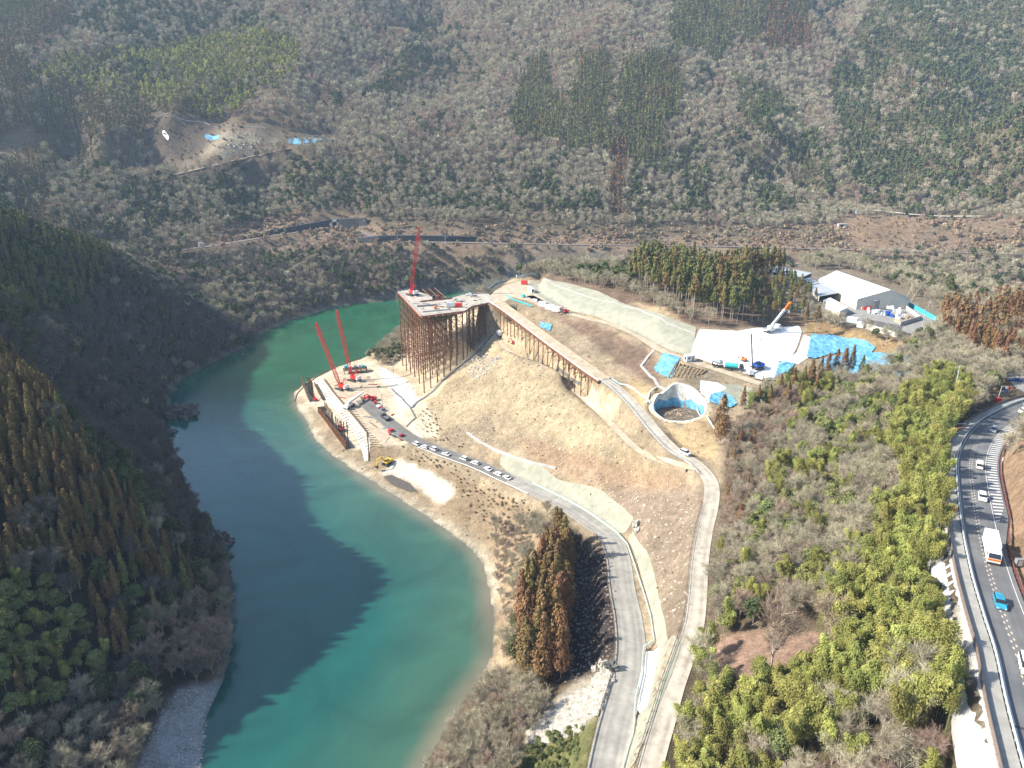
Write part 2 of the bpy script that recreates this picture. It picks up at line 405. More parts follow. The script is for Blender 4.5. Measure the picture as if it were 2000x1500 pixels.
M = dict(
 white=mat('white_paint', (0.78, 0.78, 0.76), 0.35, spec=0.5, var=0.04), silver=mat('silver_paint', (0.45, 0.47, 0.48), 0.3, 0.5, var=0.05),
 black=mat('black_paint', (0.015, 0.016, 0.018), 0.35, var=0.1), glass=mat('dark_glass', (0.02, 0.025, 0.03), 0.08, spec=0.8, var=0.1),
 tyre=mat('tyre_rubber', (0.02, 0.02, 0.02), 0.9), rim=mat('wheel_rim', (0.4, 0.4, 0.42), 0.4, 0.6),
 red=mat('red_paint', (0.62, 0.03, 0.03), 0.45, var=0.15, scale=0.6), dkred=mat('dark_red_paint', (0.3, 0.02, 0.02), 0.5),
 blue=mat('blue_paint', (0.02, 0.10, 0.45), 0.35), cyan=mat('cyan_paint', (0.03, 0.25, 0.38), 0.35), teal=mat('teal_paint', (0.05, 0.42, 0.45), 0.5),
 orange=mat('orange_paint', (0.75, 0.16, 0.02), 0.5), yellow=mat('yellow_paint', (0.62, 0.42, 0.04), 0.5),
 grey=mat('grey_steel', (0.22, 0.23, 0.24), 0.6), dark=mat('dark_steel', (0.05, 0.05, 0.055), 0.6), lamp=mat('lamp_lens', (0.7, 0.7, 0.65), 0.2), tail=mat('tail_lens', (0.4, 0.01, 0.01), 0.3),
 rust=mat('rusty_steel', (0.085, 0.036, 0.020), 0.8, scale=0.35, col2=(0.22, 0.095, 0.045)), rust2=mat('weathered_steel', (0.10, 0.070, 0.045), 0.8, scale=0.3, col2=(0.21, 0.135, 0.075)),
 galv=mat('galvanised_steel', (0.5, 0.54, 0.56), 0.5, 0.2), conc=mat('concrete', (0.42, 0.41, 0.38), 0.9, scale=0.3, var=0.15, bump=0.1), dconc=mat('stained_concrete', (0.16, 0.16, 0.155), 0.9, scale=0.2, var=0.3),
 wood=mat('timber', (0.35, 0.27, 0.18), 0.9, scale=0.5, var=0.25), tarp=mat('blue_tarp', (0.05, 0.24, 0.42), 0.45, scale=0.5, col2=(0.22, 0.47, 0.60), bump=1.2),
 roofw=mat('pale_metal_roof', (0.66, 0.68, 0.70), 0.5, var=0.04, scale=0.1), roofg=mat('grey_metal_roof', (0.30, 0.33, 0.36), 0.6, var=0.08, scale=0.1), roofd=mat('dark_metal_roof', (0.10, 0.095, 0.095), 0.7, var=0.1),
 wallc=mat('cream_cladding', (0.55, 0.52, 0.45), 0.8, var=0.06), wallg=mat('grey_cladding', (0.27, 0.26, 0.25), 0.8, var=0.1),
)
# ------------------------------------------------------------------ the ground
nx, ny = len(GX), len(GY)
V = np.stack([XX, YY, Z], -1).reshape(-1, 3)
ii, jj = np.meshgrid(np.arange(nx - 1), np.arange(ny - 1), indexing='ij')
a = (ii * ny + jj).ravel()
F = np.stack([a, a + ny, a + ny + 1, a + 1], -1)
PX, PY, PD = proj(XX, YY, Z)
def zone(polys, x=None, y=None):
    x = PX if x is None else x; y = PY if y is None else y
    m = np.zeros(x.shape, bool)
    for p in polys: m |= pip(x, y, p)
    return m
wob = 6 * fbm(XX / 7, YY / 7, 40, 3)
JX, JY = PX + wob, PY + 6 * fbm(XX / 7, YY / 7, 50, 3)
col = np.zeros(XX.shape + (3,)); col[:] = (0.125, 0.098, 0.064)          # leaf litter of the woods
col[(XX < -90) & (YY < 560)] = (0.060, 0.048, 0.036)  # left hill litter darkened further to paint in its shade
def paint(polys, c, mask=None):
    m = zone(polys, JX, JY) if mask is None else mask
    col[m] = c
HILL = [(800,800),(960,655),(1000,600),(960,575),(1000,545),(1060,540),(1200,575),(1350,635),(1370,640),(1600,640),(1780,690),(1700,740),(1500,760),(1420,850),(1410,930),(1400,1010),(1385,1100),(1375,1200),(1340,1300),(1300,1400),(1290,1540),(1100,1540),(1130,1450),(1190,1330),(1140,1060),(1060,1000),(960,1050),(970,1100),(975,1200),(975,1290),(1060,1340),(990,1400),(940,1310),(950,1100),(870,1020),(700,920),(600,850),(570,770),(600,740),(720,690),(790,700)]
paint([HILL], (0.315, 0.25, 0.165))
paint([[(800,800),(960,655),(1040,720),(1110,770),(1250,880),(1350,930),(1360,1000),(1300,960),(1200,930),(1080,860),(960,800),(900,830),(860,850)]], (0.355, 0.285, 0.18))
paint([[(1160,930),(1340,950),(1375,960),(1370,1080),(1350,1240),(1300,1260),(1270,1100),(1210,1000)]], (0.25, 0.195, 0.14))
paint([[(1000,850),(1200,900),(1340,920),(1340,960),(1180,950),(1040,900)]], (0.30, 0.21, 0.135))
paint([[(1050,600),(1180,640),(1280,690),(1290,760),(1220,720),(1130,650)]], (0.20, 0.14, 0.10))
paint([[(640,700),(780,690),(830,780),(860,850),(770,870),(700,880),(620,800),(575,770)]], (0.58, 0.49, 0.35))
paint([[(735,700),(780,700),(790,735),(820,790),(790,800),(745,740)]], (0.72, 0.70, 0.64))
paint([[(700,880),(720,860),(860,910),(960,960),(1040,990),(1100,1090),(1000,1100),(900,1020),(760,940)]], (0.28, 0.21, 0.13))
paint([[(780,895),(880,945),(890,965),(860,985),(800,940),(740,925)]], (0.66, 0.60, 0.49))
paint([[(970,1000),(1120,1060),(1000,1300),(960,1290)]], (0.36, 0.27, 0.17))
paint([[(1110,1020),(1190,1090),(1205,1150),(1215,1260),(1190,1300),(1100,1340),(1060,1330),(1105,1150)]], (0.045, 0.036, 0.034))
paint([[(1090,1360),(1190,1300),(1205,1330),(1170,1400),(1080,1450),(1020,1460),(1030,1420)]], (0.34, 0.30, 0.24))
paint([[(1030,1460),(1170,1400),(1150,1540),(1020,1540)]], (0.15, 0.15, 0.06))
paint([[(1380,1260),(1450,1230),(1610,1240),(1630,1290),(1560,1345),(1450,1370),(1390,1340)]], (0.27, 0.18, 0.13))
paint([[(1270,800),(1330,840),(1390,800),(1400,900),(1330,880)]], (0.46, 0.34, 0.19))
paint([[(1240,735),(1290,760),(1275,830),(1200,760)]], (0.40, 0.30, 0.17))
paint([[(1150,755),(1200,775),(1215,810),(1180,805),(1140,775)]], (0.62, 0.52, 0.34))
paint([[(980,620),(1060,640),(1160,740),(1130,750),(1040,700),(985,665)]], (0.44, 0.34, 0.22))
paint([[(640,660),(960,600),(970,655),(830,790),(780,735)]], (0.46, 0.37, 0.25))
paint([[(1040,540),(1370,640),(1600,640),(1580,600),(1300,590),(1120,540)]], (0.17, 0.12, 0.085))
paint([[(1440,500),(1620,500),(1830,560),(1880,640),(1800,680),(1600,640),(1540,600)]], (0.20, 0.165, 0.12))
paint([[(1560,620),(1800,660),(1830,700),(1700,700),(1590,660)]], (0.30, 0.21, 0.11))
paint([[(1230,590),(1300,600),(1350,640),(1290,625)]], (0.42, 0.32, 0.2))
paint([[(1930,900),(2100,800),(2100,1300),(2010,1200),(1965,1100),(1945,1000)]], (0.28, 0.19, 0.12))
paint([[(1870,1180),(1900,1180),(1945,1320),(1995,1500),(1960,1500),(1915,1330),(1880,1250)]], (0.62, 0.58, 0.50))
# far ground: cut banks, clearings
paint([[(300,228),(480,245),(560,270),(650,268),(660,282),(560,292),(440,325),(330,345),(240,330),(270,290),(310,280)]], (0.15, 0.115, 0.085))
paint([[(298,228),(420,240),(402,262),(398,300),(330,325),(285,285)]], (0.085, 0.068, 0.052))  # shade of tall trees painted into the clearing's left half
paint([[(400,262),(500,260),(540,285),(430,318),(395,300)]], (0.27, 0.23, 0.16))
paint([[(0,270),(60,262),(110,280),(60,300),(0,310)]], (0.26, 0.20, 0.13))
paint([[(380,500),(420,440),(650,410),(720,440),(760,450),(1620,470),(1620,430),(1660,415),(2000,430),(2000,500),(1400,510),(960,500),(700,510)]], (0.20, 0.145, 0.10))
paint([[(1660,418),(1800,430),(1780,480),(1660,478)]], (0.22, 0.155, 0.10))
# river bed and stony shores
rb = (db < np.where(dl < dr, 1.6, 3.5)) & ~riv & (YY < 720)
paint(None, (0.19, 0.17, 0.14), rb & (dl < dr))
paint(None, (0.47, 0.40, 0.29), rb & (db < 1.2 + 3.2 * np.abs(fbm(XX / 9, YY / 9, 91, 3)) * 2) & (dl >= dr) & (XX < 60) & (YY > 200))
paint([[(250,1540),(290,1440),(345,1345),(430,1335),(410,1400),(400,1540)]], (0.34, 0.34, 0.33))
gv = zone([[(230,1540),(290,1440),(345,1340),(430,1335),(410,1400),(400,1540)]])
paint(None, (0.10, 0.12, 0.10), riv)
# soften the colour steps a little
for _ in range(1):
    cc = col.copy(); cc[1:-1, 1:-1] = (col[1:-1, 1:-1] * 2 + col[:-2, 1:-1] + col[2:, 1:-1] + col[1:-1, :-2] + col[1:-1, 2:]) / 6; col = cc
def ground_material():
    m = bpy.data.materials.new('ground'); m.use_nodes = True; nt = m.node_tree; N = nt.nodes; Lk = nt.links; b = N['Principled BSDF']
    b.inputs['Roughness'].default_value = 0.95; b.inputs['Specular IOR Level'].default_value = 0.1
    tc = N.new('ShaderNodeTexCoord'); vc = N.new('ShaderNodeVertexColor'); vc.layer_name = 'tint'
    out = vc.outputs['Color']
    for sc, lo, hi, det in ((0.045, 0.72, 1.24, 5), (0.12, 0.8, 1.18, 6), (0.35, 0.66, 1.3, 8), (1.8, 0.66, 1.28, 4)):
        n = N.new('ShaderNodeTexNoise'); n.inputs['Scale'].default_value = sc; n.inputs['Detail'].default_value = det; n.inputs['Roughness'].default_value = 0.7
        Lk.new(tc.outputs['Object'], n.inputs['Vector'])
        r = N.new('ShaderNodeMapRange'); r.inputs['From Min'].default_value = 0.3; r.inputs['From Max'].default_value = 0.7
        r.inputs['To Min'].default_value = lo; r.inputs['To Max'].default_value = hi
        Lk.new(n.outputs['Fac'], r.inputs['Value'])
        cx = N.new('ShaderNodeCombineColor')
        for k, e in enumerate((1.0, 1.0, 1.0)): Lk.new(r.outputs['Result'], cx.inputs[k])
        mx = N.new('ShaderNodeMix'); mx.data_type = 'RGBA'; mx.blend_type = 'MULTIPLY'; mx.inputs['Factor'].default_value = 1
        Lk.new(out, mx.inputs['A']); Lk.new(cx.outputs[0], mx.inputs['B']); out = mx.outputs['Result']
    # dark scrub specks
    n = N.new('ShaderNodeTexNoise'); n.inputs['Scale'].default_value = 0.22; n.inputs['Detail'].default_value = 9; n.inputs['Roughness'].default_value = 0.78
    Lk.new(tc.outputs['Object'], n.inputs['Vector'])
    r = N.new('ShaderNodeMapRange'); r.inputs['From Min'].default_value = 0.60; r.inputs['From Max'].default_value = 0.68; r.inputs['To Max'].default_value = 0.8; r.clamp = True
    Lk.new(n.outputs['Fac'], r.inputs['Value'])
    mx = N.new('ShaderNodeMix'); mx.data_type = 'RGBA'; mx.blend_type = 'MULTIPLY'; Lk.new(r.outputs['Result'], mx.inputs['Factor'])
    Lk.new(out, mx.inputs['A']); mx.inputs['B'].default_value = (0.42, 0.36, 0.33, 1)
    Lk.new(mx.outputs['Result'], b.inputs['Base Color'])
    bp = N.new('ShaderNodeBump'); bp.inputs['Strength'].default_value = 0.9; bp.inputs['Distance'].default_value = 1.2
    Lk.new(n.outputs['Fac'], bp.inputs['Height']); Lk.new(bp.outputs['Normal'], b.inputs['Normal'])
    return m
GM = ground_material()
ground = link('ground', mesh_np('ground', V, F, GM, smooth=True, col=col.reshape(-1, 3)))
tag(ground, 'tan and brown hillsides, river banks and mountain slopes', None, None, 'structure')

# ------------------------------------------------------------------ the river
def water_material():
    m = bpy.data.materials.new('river_water'); m.use_nodes = True; nt = m.node_tree; N = nt.nodes; Lk = nt.links; b = N['Principled BSDF']
    b.inputs['Roughness'].default_value = 0.09; b.inputs['IOR'].default_value = 1.33; b.inputs['Specular IOR Level'].default_value = 1.0
    vc = N.new('ShaderNodeVertexColor'); vc.layer_name = 'tint'
    tc = N.new('ShaderNodeTexCoord'); n = N.new('ShaderNodeTexNoise'); n.inputs['Scale'].default_value = 0.03; n.inputs['Detail'].default_value = 5
    n.inputs['Distortion'].default_value = 1.5
    Lk.new(tc.outputs['Object'], n.inputs['Vector'])
    r = N.new('ShaderNodeMapRange'); r.inputs['From Min'].default_value = 0.35; r.inputs['From Max'].default_value = 0.65; r.inputs['To Min'].default_value = 0.82; r.inputs['To Max'].default_value = 1.15
    Lk.new(n.outputs['Fac'], r.inputs['Value'])
    mx = N.new('ShaderNodeVectorMath'); mx.operation = 'SCALE'; Lk.new(vc.outputs['Color'], mx.inputs[0]); Lk.new(r.outputs['Result'], mx.inputs['Scale'])
    Lk.new(mx.outputs[0], b.inputs['Base Color'])
    n2 = N.new('ShaderNodeTexNoise'); n2.inputs['Scale'].default_value = 0.6; n2.inputs['Detail'].default_value = 4
    Lk.new(tc.outputs['Object'], n2.inputs['Vector'])
    bp = N.new('ShaderNodeBump'); bp.inputs['Strength'].default_value = 0.25; bp.inputs['Distance'].default_value = 0.28
    Lk.new(n2.outputs['Fac'], bp.inputs['Height']); Lk.new(bp.outputs['Normal'], b.inputs['Normal'])
    return m
wx = np.arange(-320, 760, 3.0); wy = np.arange(0, 760, 3.0)
WX, WY = np.meshgrid(wx, wy, indexing='ij')
inr = pip(WX, WY, RIVER); dwr, _ = dist_line(WX, WY, RIGHT_BANK); dwl, _ = dist_line(WX, WY, LEFT_BANK)
keep = inr | (np.minimum(dwr, dwl) < 9)
wc = np.zeros(WX.shape + (3,)); deep = np.array((0.009, 0.080, 0.062)); mid = np.array((0.045, 0.104, 0.062)); shal = np.array((0.19, 0.165, 0.105))
nzw = fbm(WX / 30, WY / 30, 77, 4)
k1 = np.clip(1 - (dwr + 14 * nzw) / 42, 0, 1)[..., None]; k2 = np.clip(1 - (dwr + 2.5 * nzw) / (3.5 + 3 * (WY < 330)), 0, 1)[..., None]
up = np.clip((WY - 400) / 60, 0, 1)[..., None]
wc = deep * (1 - k1) + mid * k1; wc = wc * (1 - k2) + shal * k2
wc = wc * (1 - up) + np.array((0.018, 0.100, 0.050)) * up
m2, n2_ = len(wx), len(wy)
i2, j2 = np.meshgrid(np.arange(m2 - 1), np.arange(n2_ - 1), indexing='ij')
kf = (keep[:-1, :-1] & keep[1:, 1:]).ravel(); a = (i2 * n2_ + j2).ravel()[kf]
river = link('river', mesh_np('river', np.stack([WX, WY, 0 * WX], -1).reshape(-1, 3), np.stack([a, a + n2_, a + n2_ + 1, a + 1], -1), water_material(), smooth=True, col=wc.reshape(-1, 3)))
tag(river, 'green blue river bending round the worked headland', None, None, 'structure')
# ------------------------------------------------------------------ sheets that lie on the ground
def strip_mesh(line, o0, o1, dz, nseg=2, s0=0, s1=1e9, follow=True, step=1):
    P = np.array(line); T = np.gradient(P[:, :2], axis=0); T /= np.linalg.norm(T, axis=1)[:, None] + 1e-9
    Nn = np.stack([T[:, 1], -T[:, 0]], -1)                      # to the right of the direction of travel
    s = np.concatenate([[0], np.cumsum(np.linalg.norm(np.diff(P[:, :2], axis=0), axis=1))])
    k = (s >= s0) & (s <= s1); P, Nn = P[k], Nn[k]
    if len(P) < 2: return None
    offs = np.linspace(0, 1, nseg + 1)
    a0 = np.broadcast_to(o0, len(P)); a1 = np.broadcast_to(o1, len(P))
    V = np.zeros((len(P), nseg + 1, 3))
    for i, t in enumerate(offs):
        o = a0 + (a1 - a0) * t
        xy = P[:, :2] + Nn * o[:, None]; V[:, i, :2] = xy
        V[:, i, 2] = (np.maximum(P[:, 2], H(xy[:, 0], xy[:, 1])) if follow else P[:, 2]) + dz
    n, m = len(P), nseg + 1; i, j = np.meshgrid(np.arange(n - 1), np.arange(m - 1), indexing='ij'); a = (i * m + j).ravel()
    return V.reshape(-1, 3), np.stack([a, a + 1, a + m + 1, a + m], -1)
def strip(name, line, o0, o1, dz, mt, label, parent=None, kind='structure', worn=None, **kw):
    if worn: kw['nseg'] = len(worn) - 1                        # wheel paths: tone across the width
    r = strip_mesh(line, o0, o1, dz, **kw); col_ = None
    if worn:
        n = len(r[0]) // len(worn); t = np.tile(np.array(worn, float), n); x, y = r[0][:, 0], r[0][:, 1]
        t = 1 + (t - 1) * (.6 + .7 * fbm(x / 9, y / 9, 15, 3)); t *= 1 + .22 * fbm(x / 5, y / 5, 16, 3); col_ = np.stack([t, t, t * .99], -1)
    o = link(name, mesh_np(name, r[0], r[1], mt, smooth=True, col=col_), parent)
    if label: tag(o, label, None, None, kind)
    return o
def drape_mesh(poly, off, res=0.8):
    p = np.array([q[:2] for q in poly]); x0, y0 = p.min(0) - res; x1, y1 = p.max(0) + res
    gx = np.arange(x0, x1 + res, res); gy = np.arange(y0, y1 + res, res); X, Y = np.meshgrid(gx, gy, indexing='ij')
    ring = [tuple(q) for q in p] + [tuple(p[0])]
    cin = pip(X[:-1, :-1] + res / 2, Y[:-1, :-1] + res / 2, ring[:-1])
    used = np.zeros(X.shape, bool)
    for a in (0, 1):
        for b in (0, 1): used[a:X.shape[0] - 1 + a, b:X.shape[1] - 1 + b] |= cin
    # pull border points onto the outline
    best = np.full(X.shape, 1e9); bx = X.copy(); by = Y.copy()
    for a, b in zip(ring[:-1], ring[1:]):
        dx, dy = b[0] - a[0], b[1] - a[1]; L = dx * dx + dy * dy + 1e-9; t = np.clip(((X - a[0]) * dx + (Y - a[1]) * dy) / L, 0, 1)
        qx, qy = a[0] + t * dx, a[1] + t * dy; d = np.hypot(X - qx, Y - qy); m = d < best
        best = np.where(m, d, best); bx = np.where(m, qx, bx); by = np.where(m, qy, by)
    edge = np.zeros(X.shape, bool); full = np.zeros(X.shape, int)
    for a in (0, 1):
        for b in (0, 1): full[a:X.shape[0] - 1 + a, b:X.shape[1] - 1 + b] += cin
    edge = used & (full < 4) & (best < res * 0.95)
    X = np.where(edge, bx, X); Y = np.where(edge, by, Y)
    Zs = H(X, Y) + off
    ids = -np.ones(X.shape, int); ids[used] = np.arange(used.sum())
    i, j = np.nonzero(cin)
    F = np.stack([ids[i, j], ids[i + 1, j], ids[i + 1, j + 1], ids[i, j + 1]], -1)
    return np.stack([X[used], Y[used], Zs[used]], -1), F
def drape(name, pix, mt, off=0.2, label=None, cat=None, kind=None, group=None, res=0.8, wave=0.0, smoothline=True, wpts=None):
    w = wpts or [G(*q) for q in pix]
    V, F = drape_mesh(w, off, res)
    if wave: V[:, 2] += wave * np.abs(fbm(V[:, 0] / 1.8, V[:, 1] / 1.8, 31, 3))
    o = link(name, mesh_np(name, V, F, mt, smooth=True)); tag(o, label, cat, group, kind)
    return o
asph = mat('dusty_asphalt', (0.250, 0.235, 0.205), 0.9, scale=0.35, col2=(0.345, 0.325, 0.285), bump=0.02, tint=True)
asphy = mat('yard_asphalt', (0.20, 0.195, 0.18), 0.9, scale=0.35, col2=(0.30, 0.29, 0.265))
asphd = mat('dark_asphalt', (0.135, 0.132, 0.122), 0.9, scale=0.4, col2=(0.19, 0.185, 0.17), bump=0.02, tint=True)
asphh = mat('highway_asphalt', (0.115, 0.120, 0.125), 0.85, scale=0.15, col2=(0.165, 0.168, 0.17), bump=0.01, tint=True)
gravel = mat('pale_gravel', (0.36, 0.32, 0.26), 0.95, scale=0.5, col2=(0.50, 0.45, 0.37), bump=0.05, tint=True)
dirt = mat('packed_dirt', (0.36, 0.29, 0.20), 0.95, scale=0.3, col2=(0.52, 0.44, 0.32), bump=0.05)
netm = mat('green_grey_netting', (0.235, 0.235, 0.18), 0.9, scale=0.25, col2=(0.325, 0.32, 0.25), bump=0.25)
shot = mat('white_shotcrete', (0.58, 0.56, 0.51), 0.85, scale=0.16, col2=(0.86, 0.85, 0.81), bump=0.15)
lmark = mat('white_road_paint', (0.62, 0.62, 0.58), 0.7, var=0.12); omark = mat('amber_road_paint', (0.50, 0.42, 0.33), 0.7)
rubb = mat('pale_rubble', (0.42, 0.40, 0.36), 0.9, scale=0.6, col2=(0.72, 0.70, 0.66), bump=0.3)
def sub(line, a, b):
    P = np.array(line); s = np.concatenate([[0], np.cumsum(np.linalg.norm(np.diff(P[:, :2], axis=0), axis=1))]); L = s[-1]
    return [tuple(p) for p, q in zip(P, s) if a * L <= q <= b * L]
def at_y(line, py0, py1):
    """the part of a line seen between two pixel rows"""
    return [p for p in line if py0 <= proj(*[np.float64(v) for v in p])[1] <= py1]
LO1 = at_y(LOWER, 780, 938); LO2 = [LO1[-1]] + at_y(LOWER, 938, 1900)
strip('access_road', LO1, -4, 4, 0.14, asphd, 'dark asphalt end of the lower road where the cars park', worn=[1.5,1,1.0,.85,1,1.1,.9,1,1.5])
strip('lower_road', LO2, -4, 4, 0.14, asph, 'pale grey haul road curving down past the cedars', worn=[1.25,1.0,.80,1.05,.78,1.02,1.15,1.0,.8,1.1,.8,1.0,1.3])
strip('upper_track', TRACK, -2.5, 2.5, 0.14, gravel, 'pale gravel track along the top of the cleared slope', worn=[1.1,1.0,.72,.95,1.15,.95,.72,1.0,1.1])
strip('small_path', SMALL, -1.5, 1.5, 0.15, dirt, 'narrow earth track below the trestle bridge', nseg=2)
strip('upper_road', UPPER, -2.4, 2.4, 0.16, dirt, 'brown earth road at the foot of the netted slope', nseg=4)
drape('plateau_yard', [(950,590),(965,570),(985,558),(1015,549),(1045,548),(1052,560),(1062,572),(1108,600),(1104,608),(1060,600),(1030,588),(1000,582),(985,590),(995,603)], dirt, 0.16, 'sandy turning place at the top end of the trestle', kind='structure')
strip('far_road', FARROAD, -3.6, 3.2, 0.6, gravel, 'pale lane along the mountain foot at the right', worn=[1.5,1.45,1.5])
strip('far_path', FARPATH, -1.3, 1.3, 0.7, gravel, 'pale path through the far clearing', worn=[1,1,1])
strip('track_bed', RAIL, -3.2, 3.2, 0.35, mat('track_ballast', (0.20, 0.17, 0.15), 0.95, scale=0.8, var=0.2), 'brown ballast bed of the railway', nseg=2)
# the highway
HWR = np.array([4.3 + 2.2 * min(1, max(0, (1060 - proj(*p)[1]) / 60)) for p in np.array(HIGHWAY)])
strip('highway', HIGHWAY, -3.3, HWR, 0.1, asphh, 'curving grey highway with lane markings', worn=[1.2,1.05,.85,1.0,.85,1.05,1.1,.86,1.0,.86,1.0,1.15,1.3], follow=False)
strip('sidewalk', HIGHWAY, -6.1, -3.65, 0.24, mat('sidewalk_concrete', (0.30, 0.29, 0.26), 0.9, scale=0.4), 'narrow walkway outside the highway guard rail', nseg=2, follow=False)
def lane_offset(a): return a
mk = MB()
P = np.array(HIGHWAY); T = np.gradient(P[:, :2], axis=0); T /= np.linalg.norm(T, axis=1)[:, None]; NR = np.stack([T[:, 1], -T[:, 0]], -1)
Sx = np.concatenate([[0], np.cumsum(np.linalg.norm(np.diff(P[:, :2], axis=0), axis=1))])
def hw(s, o, dz=0.0):
    i = min(max(np.searchsorted(Sx, s) - 1, 0), len(P) - 2); t = (s - Sx[i]) / (Sx[i + 1] - Sx[i] + 1e-9)
    p = P[i] * (1 - t) + P[i + 1] * t; n = NR[i] * (1 - t) + NR[i + 1] * t
    return (p[0] + n[0] * o, p[1] + n[1] * o, p[2] + dz)
def hdir(s): i = min(max(np.searchsorted(Sx, s) - 1, 0), len(P) - 2); return math.atan2(T[i][1], T[i][0])
tot = Sx[-1]
# the picture's right is the outer bank; the road runs away from the camera, so +offset is right
CENTRE = 0.0
s = 2.0; k = 0
while s < tot - 2:                                              # pairs of small lozenges down the middle
    for o in (-0.28, 0.28):
        c = hw(s + (0.8 if o > 0 else 0), CENTRE + o, 0.115); e = hw(s + 1.0 + (0.8 if o > 0 else 0), CENTRE + o, 0.115)
        a_ = hw(s + .5 + (0.8 if o > 0 else 0), CENTRE + o - .2, 0.115); b_ = hw(s + .5 + (0.8 if o > 0 else 0), CENTRE + o + .2, 0.115)
        mk.add([c, b_, e, a_], [(0, 1, 2, 3)], 0)
    s += 1.9
mk.build('centre_marking', omark).name; o_ = bpy.data.objects['centre_marking']; tag(o_, 'amber lozenge line down the middle of the highway', None, None, 'structure')
strip('edge_line', HIGHWAY, -2.95, -2.82, 0.115, lmark, 'white line at the inner edge of the highway', nseg=1, follow=False)
mk = MB()
sA = Sx[np.argmin([abs(proj(*p)[1] - 1010) for p in P])]; sB = Sx[np.argmin([abs(proj(*p)[1] - 800) for p in P])]
r_ = strip_mesh(HIGHWAY, 3.4, 3.53, 0.115, nseg=1, follow=False); mk.add([tuple(v) for v in r_[0]], [tuple(f) for f in r_[1]])
s = sA
while s < sB + 25:
    w = min(1.0, (s - sA) / 14 + .35)
    a_ = hw(s, 3.75, .115); b_ = hw(s + .75, 3.75, .115); c_ = hw(s + 1.6, 3.8 + 2.3 * w, .115); d_ = hw(s + .85, 3.8 + 2.3 * w, .115)
    mk.add([a_, b_, c_, d_], [(0, 1, 2, 3)]); s += 2.1
tag(mk.build('hatched_marking', lmark), 'white hatching on the outer shoulder of the highway bend', None, None, 'structure')
mk = MB()
for a, b in ((12, 12.5),):
    mk.add([hw(a, -3.1, .12), hw(a, 4.2, .12), hw(b, 4.2, .12), hw(b, -3.1, .12)], [(0, 1, 2, 3)])
mk.build('expansion_joint', M['dark']); tag(bpy.data.objects['expansion_joint'], 'dark joint across the highway deck', None, None, 'structure')

# netted and sprayed slopes, all lying on the ground
drape('netted_slope', [(1034,552),(1042,546),(1070,546),(1120,556),(1170,570),(1210,590),(1260,605),(1310,622),(1360,640),(1356,668),(1347,697),(1310,686),(1280,672),(1240,652),(1210,637),(1180,624),(1130,612),(1095,603),(1065,586),(1042,572)], netm, 0.2, 'long pale green netted slope above the upper road', 'netting')
ln = [G(*q) for q in [(1062,548),(1090,560),(1140,578),(1200,590),(1250,606),(1300,630),(1358,652)]]
drape('lower_netting', [(980,888),(1050,905),(1112,945),(1180,962),(1215,990),(1238,1012),(1222,1040),(1196,1040),(1160,1012),(1108,978),(1050,948),(1000,930),(975,905)], netm, 0.2, 'pale netted bank above the lower road left of its bend', 'netting')
drape('roadside_netting', [(1236,1040),(1262,1075),(1282,1140),(1300,1220),(1305,1258),(1282,1262),(1270,1200),(1248,1110),(1226,1052)], netm, 0.2, 'narrow netted strip along the right of the lower road', 'netting')
drape('verge_netting', [(1285,1262),(1330,1262),(1312,1320),(1278,1400),(1240,1490),(1212,1530),(1228,1440),(1252,1390),(1270,1320)], netm, 0.2, 'netted wedge between the two roads at the bottom', 'netting')
drape('shaft_netting', [(1385,752),(1440,752),(1500,768),(1485,792),(1440,792),(1400,782)], netm, 0.2, 'small netted bank right of the round shaft', 'netting')
drape('bag_strip', [(1262,1275),(1288,1264),(1278,1320),(1264,1382),(1243,1386),(1250,1330)], shot, 0.35, 'bright white strip of covered ground beside the lower road', 'ground sheet')
drape('sprayed_pad', [(1366,645),(1440,648),(1500,640),(1560,636),(1566,650),(1556,680),(1545,700),(1530,712),(1515,738),(1490,742),(1440,725),(1400,714),(1348,697),(1356,668)], shot, 0.22, 'large brilliant white sprayed slope with machines on it', 'sprayed slope')
drape('sprayed_strip', [(1570,655),(1586,662),(1578,700),(1560,712),(1535,708),(1556,690)], shot, 0.22, 'narrow white slope left of the large blue sheet', 'sprayed slope')
for pix, lab in (([(1584,655),(1625,655),(1665,662),(1710,680),(1700,692),(1640,690),(1590,702),(1575,700)], 'large bright blue sheet on the slope below the works'),
                 ([(1522,706),(1552,712),(1546,722),(1528,742),(1512,738)], 'blue sheet at the lower right corner of the white slope'),
                 ([(1600,705),(1660,692),(1720,690),(1790,700),(1780,730),(1700,745),(1620,745)], 'blue sheets half hidden by bare trees below the works'),
                 ([(1295,691),(1330,700),(1318,722),(1310,740),(1290,732),(1276,722)], 'small blue sheet above the terraced beds'),
                 ([(1388,772),(1412,766),(1428,776),(1440,790),(1428,798),(1400,792),(1384,786)], 'crumpled blue sheet beside the lone cedar'),
                 ([(1055,630),(1078,636),(1074,648),(1056,642)], 'faded blue sheet on the slope above the trestle bridge')):
    drape('blue_sheet', pix, M['tarp'], 0.3, lab, 'ground sheet', group='blue sheets spread over the slopes', wave=.7, res=0.5)
drape('shaft_apron', [(1368,744),(1400,748),(1420,760),(1404,770),(1384,790),(1372,806),(1364,790)], shot, 0.3, 'white sprayed apron at the right of the round shaft', 'sprayed slope')
